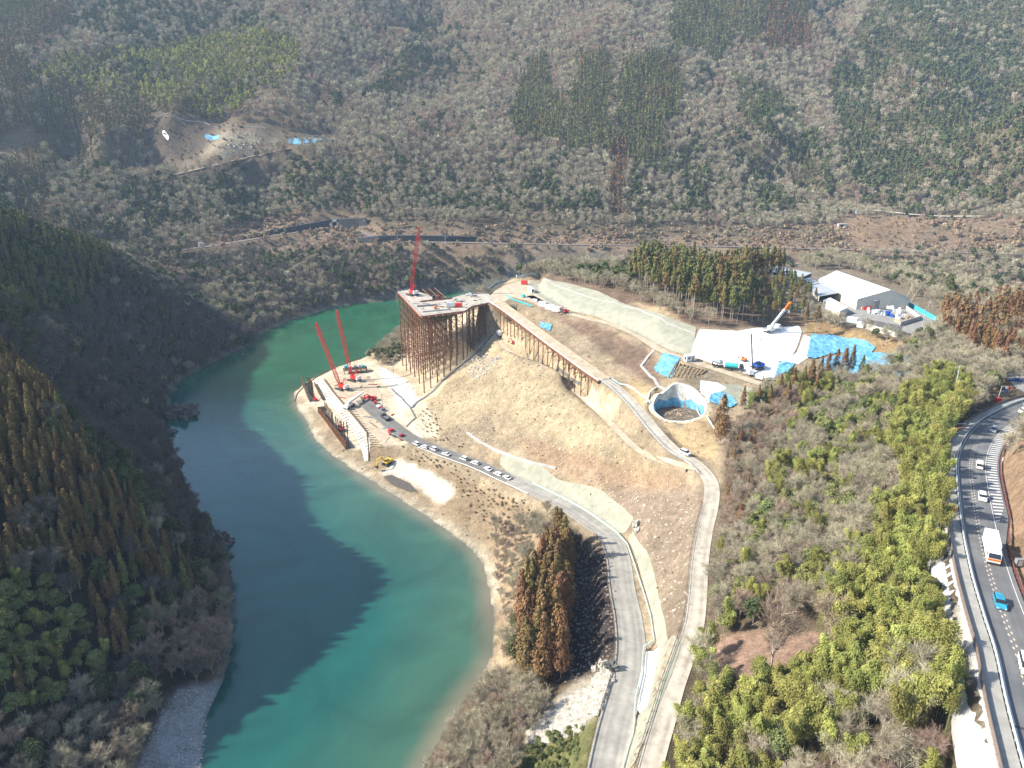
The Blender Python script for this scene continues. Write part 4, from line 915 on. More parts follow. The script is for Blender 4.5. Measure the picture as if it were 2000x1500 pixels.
for ri, (sd, polys, mix, sp, h0, h1, words) in enumerate(REG):
    if not mix: continue
    x0, x1, y0, y1 = {'L': (-430, -60, 60, 560), 'N': (-800, 900, 500, 1560), 'P': (-120, 420, 60, 640)}[sd]
    gx = np.arange(x0, x1, sp); gy = np.arange(y0, y1, sp * .9)
    X, Y = np.meshgrid(gx, gy, indexing='ij'); X = X + (np.arange(len(gy))[None, :] % 2) * sp / 2
    X = (X + (rng.random(X.shape) - .5) * sp * .75).ravel(); Y = (Y + (rng.random(Y.shape) - .5) * sp * .75).ravel()
    Zh = H(X, Y); px, py, d = proj(X, Y, Zh)
    ok = (px > -260) & (px < 2260) & (py > -130) & (py < 1900) & (d > 55)
    if sd == 'L': ok = (px > -2600) & (d > 20)
    X, Y, Zh, px, py, d = [q[ok] for q in (X, Y, Zh, px, py, d)]
    s, bd = side_of(X, Y); ok = (s == sidx[sd]) & (bd > (0.4 if sd == 'L' else 2.0))
    X, Y, Zh, px, py, d = [q[ok] for q in (X, Y, Zh, px, py, d)]
    jx = px + (16 if sd == 'N' else 5) * fbm(X / 18, Y / 18, 61, 3); jy = py + 9 * fbm(X / 18, Y / 18, 62, 3)
    taken = np.zeros(len(X), bool)
    for (s2, p2, *_r) in REG[:ri]:
        if s2 == sd: taken |= zone(p2, jx, jy)
    thin = (rng.random(len(X)) < .85) if words == 'in the scrub above the river beach' else (rng.random(len(X)) < .45 + .6 * fbm(X / 25, Y / 25, 71, 3)) if (words == 'on the cleared hillside' or list(mix)[0] == DS) else True
    ok = thin & zone(polys, jx, jy) & ~taken & (np.hypot(X - SHAFT[0], Y - SHAFT[1]) > SHAFT_R + 4)
    for ln, w in NOTREE_LINES:
        if sd == 'L': break
        q, _ = dist_line(X, Y, ln[::4] + [ln[-1]]); ok &= q > (np.where(py < 1120, 7.6, w) if w == 9.6 else w)
    X, Y, Zh, px, py, d = [q[ok] for q in (X, Y, Zh, px, py, d)]
    ks = [KINDS_.index(k) for k in mix]; w = np.array(list(mix.values()), float); w /= w.sum()
    # kinds gather in patches rather than as single specks
    pn = (fbm(X / (sp * 6), Y / (sp * 6), 200 + ri, 3) * .9 + .5 + .35 * (rng.random(len(X)) - .5))
    pick = np.searchsorted(np.cumsum(w), np.clip(pn + .0, 0, .999)) if len(ks) > 1 else np.zeros(len(X), int)
    pick = np.where(rng.random(len(X)) < .35, rng.choice(len(ks), len(X), p=w), np.minimum(pick, len(ks) - 1))
    kk = np.array(ks)[pick]; hh = h0 + (h1 - h0) * rng.random(len(X))
    hh = hh * np.array([{'bare_tree': .85, 'dark_bare_tree': .9, 'reddish_bare_tree': .8, 'bamboo': .95, 'evergreen_tree': .8, 'bright_evergreen_tree': .75, 'dry_shrub': 1.0, 'green_shrub': 1.0}.get(KINDS_[k], 1.0) if h0 > 6 else 1.0 for k in kk])
    for q in range(len(X)): cand.append((X[q], Y[q], Zh[q], d[q], px[q], py[q], kk[q], hh[q], ri))
CA = np.array(cand)
PLACED = [  # pixel of the foot, kind, height, label
 (1405,870,'rust_cedar',20,'lone tall brown cedar with a bare trunk beside the round shaft','cedar'),
 (1570,655,'stand_cedar_brown',15,'left of two olive cedars standing apart beside the works','cedar'),
 (1592,652,'stand_cedar_brown',14,'right of two olive cedars standing apart beside the works','cedar'),
 (1503,1322,'reddish_bare_tree',19,'large bare round-crowned tree in the clearing of the bamboo thicket','bare tree'),
 (1608,1282,'reddish_bare_tree',15,'smaller bare tree right of the large one in the thicket','bare tree'),
 (1850,745,'bare_tree',14,'broad spreading bare tree between the works and the highway','bare tree'),
 (1600,402,'bare_tree',19,'wide grey bare tree at the end of the far road bridge','bare tree'),
]
for (x, y, k, hgt) in [(1478,802,'rust_cedar',11),(1500,800,'brown_cedar',11),(1450,800,'rust_cedar',10),(1520,790,'brown_cedar',13),(1545,782,'rust_cedar',14),(1565,778,'brown_cedar',14),(1580,770,'rust_cedar',15),(1597,762,'brown_cedar',15),(1612,752,'rust_cedar',14),(1628,748,'brown_cedar',15),(1645,740,'rust_cedar',14),(1660,735,'brown_cedar',14),(1535,800,'rust_cedar',12),(1560,800,'brown_cedar',12),(1590,785,'rust_cedar',12),(1680,742,'green_cedar',11)]:
    g = G(x, y); CA = np.vstack([CA, [g[0], g[1], g[2], proj(*g)[2], x, y, KINDS_.index(k), hgt, len(REG)]])
REG.append(('P', [], {}, 0, 0, 0, 'in the row beside the blue sheets'))
print('trees', len(CA))
LOOK = dict(dark_bare_tree=('dark leafless tree with a twiggy crown', 'bare tree', 'bare_tree'), brown_cedar=('olive brown cedar with a narrow pointed crown', 'cedar', 'cedar_tree'), rust_cedar=('rusty brown cedar with a pointed crown', 'cedar', 'cedar_tree'),
 green_cedar=('dark green cedar with a pointed crown', 'cedar', 'cedar_tree'), stand_cedar=('green cedar on a long bare trunk', 'cedar', 'cedar_tree'), stand_cedar_brown=('browned cedar on a long bare trunk', 'cedar', 'cedar_tree'),
 bamboo=('yellow green bamboo with an arching plume', 'bamboo', 'bamboo'), bare_tree=('grey leafless tree with a twiggy crown', 'bare tree', 'bare_tree'), reddish_bare_tree=('reddish leafless tree with a twiggy crown', 'bare tree', 'bare_tree'),
 evergreen_tree=('dark rounded evergreen', 'evergreen tree', 'evergreen_tree'), bright_evergreen_tree=('bright green rounded evergreen', 'evergreen tree', 'evergreen_tree'),
 dry_shrub=('low dry brown shrub', 'shrub', 'shrub'), green_shrub=('low green bush', 'shrub', 'shrub'))
FAM = {'cedar_tree': 'cedars', 'bamboo': 'bamboo', 'bare_tree': 'bare trees', 'evergreen_tree': 'evergreens', 'shrub': 'shrubs'}
def put_tree(kind, x, y, z, d, hgt, label, cat, group, sway=True):
    s = hgt / PROTO_H[kind]; fam = LOOK[kind][2]
    lod = 0 if d < 330 else (1 if d < 600 else 2)
    if kind in ('dry_shrub',) and d > 200: lod = 1
    vr = rnd.randrange(len(PR[kind][lod])); tme, cme, jme = PR[kind][lod][vr]
    w = s * rnd.uniform(.85, 1.15)
    if d < 600 and hgt > 3:
        o = thing(fam, label, cat, (x, y, z - .1), rnd.random() * 2 * PI, group)
        link('trunk', tme, o); link('crown', cme, o)
    else:
        o = link(fam, jme, None, (x, y, z - .1)); o.rotation_euler.z = rnd.random() * 2 * PI; tag(o, label, cat, group)
    o.scale = (w, w, s)
    return o
for (x, y, k, hgt, lab, cat) in PLACED:
    g = G(x, y); put_tree(k, *g, proj(*g)[2], hgt, lab, cat, None)
inview = (CA[:, 4] > -20) & (CA[:, 4] < 2020) & (CA[:, 5] > -10) & (CA[:, 5] < 1640)
single = np.zeros(len(CA), bool)
fams = np.array([LOOK[KINDS_[int(k)]][2] for k in CA[:, 6]])
for fam in FAM:
    m = np.nonzero((fams == fam) & inview)[0]
    size = CA[m, 7] / CA[m, 3]
    m = m[np.argsort(-size)][:298]; single[m] = True
for i in np.nonzero(single)[0]:
    x, y, z, d, _, _, k, hgt, ri = CA[i]; k = KINDS_[int(k)]; w = REG[int(ri)][6]
    put_tree(k, x, y, z, d, hgt, LOOK[k][0] + ' ' + w, LOOK[k][1], FAM[LOOK[k][2]] + ' ' + w + ', ' + LOOK[k][0].split()[0])
# the rest of each kind: one object that stands a prototype on every point
def stuff_object(name, label, kinds, rows):
    protos = []; idx = np.zeros(len(rows), int)
    for k in kinds:
        for l in range(3):
            dd = CA[rows, 3]; lod = np.where(dd < 330, 0, np.where(dd < 600, 1, 2)); m = (CA[rows, 6] == KINDS_.index(k)) & (lod == l)
            if not m.any(): continue
            b0 = len(protos)
            for (_, _, j) in PR[k][l]: protos.append(bpy.data.objects.new('proto', j))
            idx[m] = b0 + rng.integers(0, len(PR[k][l]), m.sum())
    n = len(rows); me = bpy.data.meshes.new(name); me.vertices.add(n); P = CA[rows][:, :3].copy(); P[:, 2] -= .1
    me.vertices.foreach_set('co', P.astype(np.float32).ravel())
    at = me.attributes.new('pid', 'INT', 'POINT'); at.data.foreach_set('value', idx.astype(np.int32))
    s = CA[rows, 7] / np.array([PROTO_H[KINDS_[int(k)]] for k in CA[rows, 6]]); w = s * (.85 + .3 * rng.random(n))
    at = me.attributes.new('size3', 'FLOAT_VECTOR', 'POINT'); at.data.foreach_set('vector', np.stack([w, w, s], -1).astype(np.float32).ravel())
    at = me.attributes.new('turn', 'FLOAT_VECTOR', 'POINT'); at.data.foreach_set('vector', np.stack([0 * s, 0 * s, rng.random(n) * 2 * PI], -1).astype(np.float32).ravel())
    o = link(name, me); tag(o, label, FAM.get(name, name), None, 'stuff')
    ng = bpy.data.node_groups.new(name, 'GeometryNodeTree'); ng.interface.new_socket('Geometry', in_out='INPUT', socket_type='NodeSocketGeometry'); ng.interface.new_socket('Geometry', in_out='OUTPUT', socket_type='NodeSocketGeometry')
    N = ng.nodes; Lk = ng.links; gi = N.new('NodeGroupInput'); go = N.new('NodeGroupOutput'); jn = N.new('GeometryNodeJoinGeometry')
    def named(t, nm):
        q = N.new('GeometryNodeInputNamedAttribute'); q.data_type = t; q.inputs['Name'].default_value = nm; return q.outputs[0]
    pid = named('INT', 'pid'); sz = named('FLOAT_VECTOR', 'size3'); tn = named('FLOAT_VECTOR', 'turn')
    for q, pr in enumerate(protos):
        cmpn = N.new('FunctionNodeCompare'); cmpn.data_type = 'INT'; cmpn.operation = 'EQUAL'; Lk.new(pid, cmpn.inputs[2]); cmpn.inputs[3].default_value = q
        ip = N.new('GeometryNodeInstanceOnPoints'); oi = N.new('GeometryNodeObjectInfo'); oi.inputs['Object'].default_value = pr; oi.inputs['As Instance'].default_value = True
        Lk.new(gi.outputs[0], ip.inputs['Points']); Lk.new(cmpn.outputs[0], ip.inputs['Selection']); Lk.new(oi.outputs['Geometry'], ip.inputs['Instance'])
        e2 = N.new('FunctionNodeEulerToRotation'); Lk.new(tn, e2.inputs[0]); Lk.new(e2.outputs[0], ip.inputs['Rotation']); Lk.new(sz, ip.inputs['Scale'])
        Lk.new(ip.outputs[0], jn.inputs[0])
    Lk.new(jn.outputs[0], go.inputs[0])
    md = o.modifiers.new('trees', 'NODES'); md.node_group = ng
    return o
for fam, nm, lab in (('cedar_tree', 'cedar_forest', 'dense cedar forest covering the hills and mountainsides'), ('bamboo', 'bamboo_thicket', 'yellow green bamboo thickets massed on the slopes'),
                     ('bare_tree', 'bare_forest', 'grey brown leafless winter forest covering the slopes'), ('evergreen_tree', 'evergreen_forest', 'dark evergreen woods mixed into the slopes'), ('shrub', 'undergrowth', 'low dry scrub scattered over banks and clearings')):
    rows = np.nonzero((fams == fam) & ~single)[0]
    if len(rows): stuff_object(nm, lab, sorted({KINDS_[int(k)] for k in CA[rows, 6]}), rows)
# ------------------------------------------------------------------ the steel trestle tower
def Lp(a, b, t): return tuple(a[i] + (b[i] - a[i]) * t for i in range(3))
DZ = 54.0
FL, FR, RL = np.array(WP(822, 617, DZ)), np.array(WP(903, 607, DZ)), np.array(WP(779, 571, DZ))
tw = thing('trestle_tower', 'tall rusty steel trestle tower carrying a working deck above the shore', 'trestle')
ND, NR_ = 7, 6
e1 = (FR - FL) / (ND - 1); e2 = (RL - FL) / (NR_ - 1)
deckpoly = [(777,570),(822,618),(908,607.5),(922,598),(968,588.5),(953,573),(905,576),(880,583),(850,584.5),(836,576),(800,566)]
mb = MB(); mb.plan([WP(x, y, DZ) for x, y in deckpoly][::-1], DZ - 0.15, DZ + 0.25); mb.build('deck', mat('timber_deck', (0.30, 0.265, 0.215), 0.9, scale=0.3, col2=(0.50, 0.45, 0.37)), tw)
pts = {}
for i in range(ND):
    for j in range(NR_):
        p = FL + e1 * i + e2 * j + np.array([0.6, .6, 0]) * 0
        pts[i, j] = (float(p[0]), float(p[1]), float(H(p[0], p[1])))
for (i, j), p in pts.items():
    mb = MB(); mb.tube((p[0], p[1], p[2] - 1.5), (p[0], p[1], DZ - 1.6), .34, n=8); mb.build('pile', M['rust'], tw, smooth=False)
lev = list(np.arange(DZ - 3.2, 5, -4.6))
def brace(mb, p, q, low, w=.12, full=True):
    for k, z in enumerate(lev):
        if z < max(p[2], q[2]) + low: break
        mb.bar((p[0], p[1], z), (q[0], q[1], z), w * 2)
        z2 = z - 4.6
        if full and z2 > max(p[2], q[2]) + low - 2:
            mb.bar((p[0], p[1], z), (q[0], q[1], z2), w); mb.bar((q[0], q[1], z), (p[0], p[1], z2), w)
for j in range(NR_):
    mb = MB()
    for i in range(ND - 1): brace(mb, pts[i, j], pts[i + 1, j], 10 if j < 2 else 6, full=j in (0, 2, 3, 5))
    mb.build('row_bracing', M['rust'] if j else M['rust2'], tw)
for i in range(ND):
    mb = MB()
    for j in range(NR_ - 1): brace(mb, pts[i, j], pts[i, j + 1], 10 if i < 2 else 5, full=i in (0, 2, 4, 6))
    mb.build('cross_bracing', M['rust'], tw)
for j in range(NR_):
    a = FL + e2 * j - e1 * .25; b = FL + e2 * j + e1 * (ND - .75); mb = MB(); mb.bar((a[0], a[1], DZ - 1.1), (b[0], b[1], DZ - 1.1), .5, .9); mb.build('girder', M['rust'], tw)
for i in range(ND):
    a = FL + e1 * i - e2 * .3; b = FL + e1 * i + e2 * (NR_ - .7); mb = MB(); mb.bar((a[0], a[1], DZ - .4), (b[0], b[1], DZ - .4), .4, .48); mb.build('cross_beam', M['rust2'], tw)
# approach piles between the tower and the hillside
AP = []
for (x, y) in [(911,606),(917,603),(923,600),(947,595),(953,593),(915,588),(925,585),(945,581),(935,598),(935,583)]:
    q = WP(x, y, DZ); g = float(H(q[0], q[1])); AP.append((q[0], q[1], g))
    mb = MB(); mb.tube((q[0], q[1], g - 1), (q[0], q[1], DZ - .6), .28, n=8); mb.build('pile', M['rust'], tw)
mb = MB()
for a, b in ((0, 1), (1, 2), (2, 8), (8, 3), (3, 4), (5, 6), (6, 9), (9, 7), (0, 5), (2, 6), (3, 7)): brace(mb, AP[a], AP[b], 2)
mb.build('approach_bracing', M['rust2'], tw)
mb = MB()
ring = [WP(x, y, DZ) for x, y in deckpoly]
for a, b in zip(ring[:5], ring[1:5]): mb.bar((a[0], a[1], DZ - .45), (b[0], b[1], DZ - .45), .35, .9)
mb.build('edge_beam', mat('red_lead_steel', (0.30, 0.10, 0.06), 0.7, scale=.4, var=.25), tw)
mb = MB()
for a, b in [(ring[0], ring[1]), (ring[1], ring[2]), (ring[10], ring[0]), (ring[6], ring[7]), (ring[7], ring[8]), (ring[5], ring[6])]:
    n = max(1, int(math.dist(a[:2], b[:2]) / 2.5))
    for k in range(n + 1): p = Lp(a, b, k / n); mb.box((p[0], p[1], DZ + .75), (.08, .08, 1.0))
    for h in (.7, 1.2): mb.bar((a[0], a[1], DZ + h), (b[0], b[1], DZ + h), .07)
mb.build('railing', M['galv'], tw)

# ------------------------------------------------------------------ trestle bridge
br = thing('trestle_bridge', 'long sloping trestle bridge of rusty beams and piles carrying the haul road', 'bridge')
BL = smooth_line([WP(*p) for p in [(970,592,54),(992,606,53.6),(1030,634,52.6),(1070,664,51.3),(1110,693,49.8),(1150,722,48.2),(1180,742,46.8)]], 1.5)
BL = [WP(962, 585, 54.1)] + BL
V_, F_ = strip_mesh(BL, -3.4, 3.4, 0.18, nseg=3, follow=False)
link('roadway', mesh_np('roadway', V_, F_, dirt, smooth=True), br)
BP = np.array(BL); BT = np.gradient(BP[:, :2], axis=0); BT /= np.linalg.norm(BT, axis=1)[:, None]; BN = np.stack([BT[:, 1], -BT[:, 0]], -1)
for o, nm in ((-3.45, 'girder'), (3.45, 'girder'), (0, 'girder')):
    mb = MB()
    for k in range(len(BP) - 1):
        a = BP[k]; b = BP[k + 1]; mb.bar((a[0] + BN[k][0] * o, a[1] + BN[k][1] * o, a[2] - .55), (b[0] + BN[k + 1][0] * o, b[1] + BN[k + 1][1] * o, b[2] - .55), .3, 1.2)
    mb.build(nm, M['rust'] if o else M['rust2'], br)
bs = np.concatenate([[0], np.cumsum(np.linalg.norm(np.diff(BP[:, :2], axis=0), axis=1))])
def bpos(s, o, z): i = min(max(np.searchsorted(bs, s) - 1, 0), len(BP) - 2); t = (s - bs[i]) / (bs[i + 1] - bs[i]); p = BP[i] * (1 - t) + BP[i + 1] * t; return (p[0] + BN[i][0] * o, p[1] + BN[i][1] * o, p[2] + z)
s = 5.0
while s < bs[-1] - 3:
    a, b = bpos(s, -2.9, -1.3), bpos(s, 2.9, -1.3); ga, gb = float(H(a[0], a[1])), float(H(b[0], b[1]))
    if a[2] - ga > .6:
        for q, g in ((a, ga), (b, gb)): mb = MB(); mb.tube((q[0], q[1], g - 1), (q[0], q[1], q[2]), .24, n=8); mb.build('pile', M['rust'], br)
        mb = MB(); mb.bar(bpos(s, -3.8, -1.3), bpos(s, 3.8, -1.3), .4, .45)
        if a[2] - ga > 4: mb.bar((a[0], a[1], a[2] - 3), (b[0], b[1], b[2] - 3), .2); mb.bar((a[0], a[1], a[2] - .6), (b[0], b[1], b[2] - 3), .14)
        mb.build('cap_beam', M['rust2'], br)
    s += 5.6
for o in (-3.35, 3.35):
    mb = MB()
    for k in range(0, len(BP) - 1):
        a = BP[k]; b = BP[k + 1]; mb.bar((a[0] + BN[k][0] * o, a[1] + BN[k][1] * o, a[2] + .45), (b[0] + BN[k + 1][0] * o, b[1] + BN[k + 1][1] * o, b[2] + .45), .14, .5)
    mb.build('kerb_board', M['wood'] if o < 0 else M['white'], br)

# ------------------------------------------------------------------ fences, rails and low walls
def polyline_fence(name, label, cat, line, h=1.0, gap=2.5, railmat='galv', rails=(1.0, .55), w=.08, board=0, postw=.1, zoff=0.0):
    o = thing(name, label, cat, line[0]); L0 = np.array(line[0])
    P_ = [tuple(np.array(p) - L0 + np.array([0, 0, zoff])) for p in line]
    s = 0; mbp = MB(); last = None
    for a, b in zip(P_[:-1], P_[1:]):
        d = math.dist(a[:2], b[:2]); t = (0 if last is None else gap - last)
        while t <= d: q = Lp(a, b, t / d) if d else a; mbp.box((q[0], q[1], q[2] + h / 2 - .2), (postw, postw, h + .4)); t += gap
        last = d - (t - gap)
    mbp.build('posts', M[railmat] if isinstance(railmat, str) else railmat, o)['kind'] = 'stuff'
    mbr = MB()
    for a, b in zip(P_[:-1], P_[1:]):
        for r in rails: mbr.bar((a[0], a[1], a[2] + h * r), (b[0], b[1], b[2] + h * r), w, board or w)
    mbr.build('rail', M[railmat] if isinstance(railmat, str) else railmat, o)
    return o
def off_line(line, o, dz=0.1, step=2):
    P_ = np.array(line)[::step]; P_ = np.vstack([P_, np.array(line)[-1]]) if len(line) % step != 1 else P_
    T_ = np.gradient(P_[:, :2], axis=0); T_ /= np.linalg.norm(T_, axis=1)[:, None] + 1e-9
    q = P_.copy(); q[:, 0] += T_[:, 1] * o; q[:, 1] -= T_[:, 0] * o; q[:, 2] = np.maximum(P_[:, 2], H(q[:, 0], q[:, 1])) + dz
    return [tuple(x) for x in q]
def gl(pix, dz=0.1, step=3.0):
    w = [G(*q) for q in pix]; out = []
    for a, b in zip(w[:-1], w[1:]):
        n = max(1, int(math.dist(a[:2], b[:2]) / step))
        for k in range(n): x = a[0] + (b[0] - a[0]) * k / n; y = a[1] + (b[1] - a[1]) * k / n; out.append((x, y, float(H(x, y)) + dz))
    out.append((w[-1][0], w[-1][1], w[-1][2] + dz)); return out
tealm = mat('pale_green_rail', (0.50, 0.64, 0.60), 0.5, var=0.06)
polyline_fence('guard_fence', 'pale green guard fence along the outer side of the lower road', 'fence', gl([(1040,947),(1108,981),(1150,1005),(1205,1045),(1225,1068),(1240,1110),(1256,1160),(1270,1210),(1277,1256),(1256,1270),(1252,1320),(1240,1370),(1236,1440),(1215,1510),(1205,1560)]), 1.1, 2.0, tealm, (1.0, .6), .12, .22)
polyline_fence('guard_rail', 'low dark rail along the river side of the lower road', 'guard rail', off_line(at_y(LOWER, 1040, 1800), 4.3), .7, 3, 'rust2', (1.0,), .1, .25)
polyline_fence('roadside_fence', 'low white edging along the river side of the parked cars', 'fence', off_line(at_y(LOWER, 868, 960), 4.4), .55, 3, 'white', (1.0,), .12, .3)
polyline_fence('track_rail', 'dark rail beside the gravel track on the cleared slope', 'guard rail', off_line(at_y(TRACK, 985, 1800), 2.8), .8, 3, 'rust2', (1.0, .5), .08)
polyline_fence('bend_rail', 'pale rail along the bending road between the trestle bridge and the round shaft', 'guard rail', off_line(at_y(TRACK, 740, 930), 2.8), .9, 3, 'galv', (1.0, .6), .12)
polyline_fence('curve_barrier', 'pale blue barrier round the outside of the turning place', 'barrier', gl([(946,578),(953,566),(968,555),(985,549),(1010,545),(1050,543)]), 1.5, 2.5, mat('pale_blue_rail', (0.45, 0.55, 0.62), 0.5), (1.0, .7, .4), .14, .2)
polyline_fence('plateau_fence', 'row of blue and white site barriers on the inner edge of the turning place', 'barrier', gl([(988,578),(1004,588),(1022,594),(1038,600)]), 1.1, 1.5, 'teal', (.6,), .1, .8)
for k, (pix, lab) in enumerate([([(1053,655),(1068,672),(1095,690),(1130,708),(1165,722),(1195,742),(1225,755),(1250,772),(1270,790)], 'long line of pale green sandbag fence on the slope above the trestle bridge'),
                 ([(1360,800),(1380,815),(1392,835),(1402,850)], 'short pale green sandbag fence right of the round shaft')]):
    polyline_fence('sandbag_fence', lab, 'fence', gl(pix), .8, 1.2, tealm, (.5,), .25, .7, .25)
def low_wall(name, label, pix, h, w, mt, cat='low wall', cap=None):
    ln_ = gl(pix, 0, 2.0); mb = MB(); L0 = ln_[0]
    for a, b in zip(ln_[:-1], ln_[1:]): mb.bar((a[0], a[1], a[2] + h / 2 - .4), (b[0], b[1], b[2] + h / 2 - .4), w, h + .8)
    o = mb.build(name, mt); tag(o, label, cat); return o
low_wall('drainage_channel', 'white concrete channel crossing the foot of the tan hillside', [(912,846),(935,862),(965,880),(1000,892),(1040,908),(1086,917)], .5, 1.0, M['conc'], 'channel')
low_wall('drainage_channel', 'grey concrete channel down the slope at the foot of the trestle tower', [(962,655),(940,682),(900,715),(865,745),(845,766),(815,786),(805,797)], .6, 1.3, M['dconc'], 'channel')
low_wall('drainage_channel', 'narrow concrete channel descending from the tower to the working floor', [(765,760),(785,778),(800,795),(812,817),(794,834)], .4, .8, M['dconc'], 'channel')
low_wall('slope_step', 'thin white berm running across the long netted slope', [(1062,546),(1085,558),(1140,578),(1200,592),(1250,606),(1300,630),(1358,653)], .35, .7, M['conc'], 'berm')
low_wall('slope_step', 'white ditch zigzag from the upper road down to the shaft', [(1278,684),(1264,700),(1252,715),(1262,726),(1275,738),(1284,755),(1300,764)], .4, 1.1, M['conc'], 'ditch')
low_wall('slope_step', 'white ditch left of the round shaft', [(1282,758),(1268,770),(1262,790)], .4, .8, M['conc'], 'ditch')
low_wall('shore_edge', 'thin brown board edging round the tip of the river bench', [(706,701),(665,713),(628,732),(600,750),(580,770),(576,785)], .5, .3, M['rust'], 'edging')
low_wall('sandbag_row', 'dark sandbag row along the earth path below the bridge', [(1030,694),(1060,712),(1090,722),(1105,732),(1135,752)], .7, 1.0, M['dconc'], 'sandbags')
low_wall('log_row', 'row of brushwood along the slope below the gravel track', [(1260,880),(1285,900),(1310,912),(1340,922)], .7, 1.0, M['wood'], 'brushwood')

# highway rails
def hw_rail(name, label, o_, h, mt, s0=0, s1=1e9, th=.25, board=None, cat='guard rail'):
    mb = MB(); q = [hw(s, o_(s) if callable(o_) else o_) for s in np.arange(max(1, s0), min(tot - 1, s1), 2.0)]
    for a, b in zip(q[:-1], q[1:]):
        if board: mb.bar((a[0], a[1], a[2] + h - board / 2), (b[0], b[1], b[2] + h - board / 2), th, board)
        mb.box((a[0], a[1], a[2] + h / 2 - .2), (.14, .14, h + .4))
    ob = mb.build(name, mt); return tag(ob, label, cat)
hw_rail('guard_rail', 'long white guard rail between the highway and its walkway', -3.45, .95, M['galv'], board=.5, th=.18)
hw_rail('parapet', 'brown outer parapet of the highway walkway above the bamboo', -6.2, 1.1, mat('brown_parapet', (0.20, 0.15, 0.12), 0.7), board=1.0, th=.12, cat='parapet')
hwo = lambda s: float(np.interp(s, Sx, HWR)) + .25
hw_rail('guard_rail', 'dark red guard rail round the inside of the highway bend', hwo, .85, mat('dark_red_rail', (0.14, 0.05, 0.05), 0.7), board=.35, th=.2)
mb = MB()
for s in np.arange(1, tot - 3, 2.0):
    for (oa, za, ob_, zb) in ((-6.35, -.1, -9.4, -3.2), (-9.4, -3.2, -9.6, -6)):
        mb.add([hw(s, oa, za), hw(s + 2, oa, za), hw(s + 2, ob_, zb), hw(s, ob_, zb)], [(0, 1, 2, 3)])
        mb.add([hw(s, oa - .0, za), hw(s + 2, oa, za), hw(s + 2, oa + .3, za), hw(s, oa + .3, za)], [(0, 1, 2, 3)])
tag(mb.build('retaining_wall', M['conc']), 'pale concrete wall holding up the outer edge of the highway', 'retaining wall')

# ------------------------------------------------------------------ posts and boards of the cofferdams on the bench
def wall_run(name, label, pix, h, mt, th=.35, cat='sheet pile wall'):
    ln_ = [G(*q) for q in pix]; mb = MB()
    zt = max(p[2] for p in ln_) + h
    for a, b in zip(ln_[:-1], ln_[1:]):
        n = max(1, int(math.dist(a[:2], b[:2]) / .8))
        for k in range(n):
            p, q = Lp(a, b, k / n), Lp(a, b, (k + .92) / n); o_ = .12 if k % 2 else -.12
            d = Vector((b[0] - a[0], b[1] - a[1], 0)).normalized(); nn = Vector((-d.y, d.x, 0)) * o_
            mb.bar((p[0] + nn.x, p[1] + nn.y, (zt + p[2] - 2) / 2), (q[0] + nn.x, q[1] + nn.y, (zt + q[2] - 2) / 2), th, zt - p[2] + 2)
    return tag(mb.build(name, mt), label, cat)
wall_run('sheet_pile_wall', 'long brown sheet pile wall below the front row of posts', [(637,800),(622,806),(648,840),(677,879)], 2.2, M['rust'])
wall_run('sheet_pile_wall', 'short dark sheet pile wall on the river side of the rear posts', [(590,750),(598,768),(606,786)], 2.2, M['rust2'])
wall_run('sheet_pile_wall', 'short dark sheet pile wall on the crane side of the rear posts', [(615,753),(623,768),(631,783)], 1.8, M['rust2'])
for k, (x0, y0, hh) in enumerate([(637,817,9.5),(640,822,9.8),(643,826,9.6),(646,830,9.4),(649,834,9.6),(651.5,837,9.2),(658,846,9.2),(662,851,9.0),(669,859,10.2),(674,866,11.5),(681,874,13.5)]):
    g = G(x0, y0 - 1); mb = MB(); mb.box((0, 0, hh / 2 - 1), (.42, .10, hh + 2)); mb.box((0, .16, hh / 2 - 1), (.08, .3, hh + 2)); mb.box((0, .33, hh / 2 - 1), (.42, .10, hh + 2)); mb.box((0, .16, hh + .02), (.5, .5, .06))
    o = mb.build('steel_post', M['rust2'], loc=g); tag(o, 'brown steel post in the front row beside the sheet pile wall', 'post', 'steel posts in the front row')
for k, (x0, y0, hh) in enumerate([(604,768,10),(606.5,771,11),(609,774,11.5),(611,777,11),(613,780,10.5)]):
    g = G(x0, y0); mb = MB(); mb.box((0, 0, hh / 2 - 1), (.42, .10, hh + 2)); mb.box((0, .16, hh / 2 - 1), (.08, .3, hh + 2)); mb.box((0, .33, hh / 2 - 1), (.42, .10, hh + 2)); mb.box((0, .16, hh + .02), (.5, .5, .06))
    o = mb.build('steel_post', M['rust2'], loc=g); tag(o, 'brown steel post in the cluster at the river end of the bench', 'post', 'steel posts in the rear cluster')
for k in range(8): # struts laid down the sheeted slope
    a = Lp(G(612, 748), G(628, 775), k / 7 * .9 + .05) if False else G(614 + k * 2.6, 752 + k * 3.6); b = G(630 + k * 2.9, 746 + k * 3.9)
    mb = MB(); mb.tube((a[0], a[1], a[2] + .45), (b[0], b[1], b[2] + .45), .13, n=6); tag(mb.build('steel_rod', M['rust2']), 'brown rod laid across the white sheeted slope', 'rod', 'rods across the sheeted slope, rear')
for k in range(16):
    x = 664 + k * 3.0 + (k > 9) * (k - 9) * 1.2; y = 810 + k * 4.6
    a = G(x, y); b = G(x + 12, y - 5); c = G(x + 34, y - 4)
    mb = MB(); mb.tube((a[0], a[1], a[2] + .4), (b[0], b[1], b[2] + .4), .12, n=6); mb.tube((b[0], b[1], b[2] + .4), (c[0], c[1], c[2] + .4), .12, n=6)
    tag(mb.build('steel_rod', M['rust2']), 'brown tie rod laid over the crest of the bench', 'rod', 'tie rods over the bench, front')
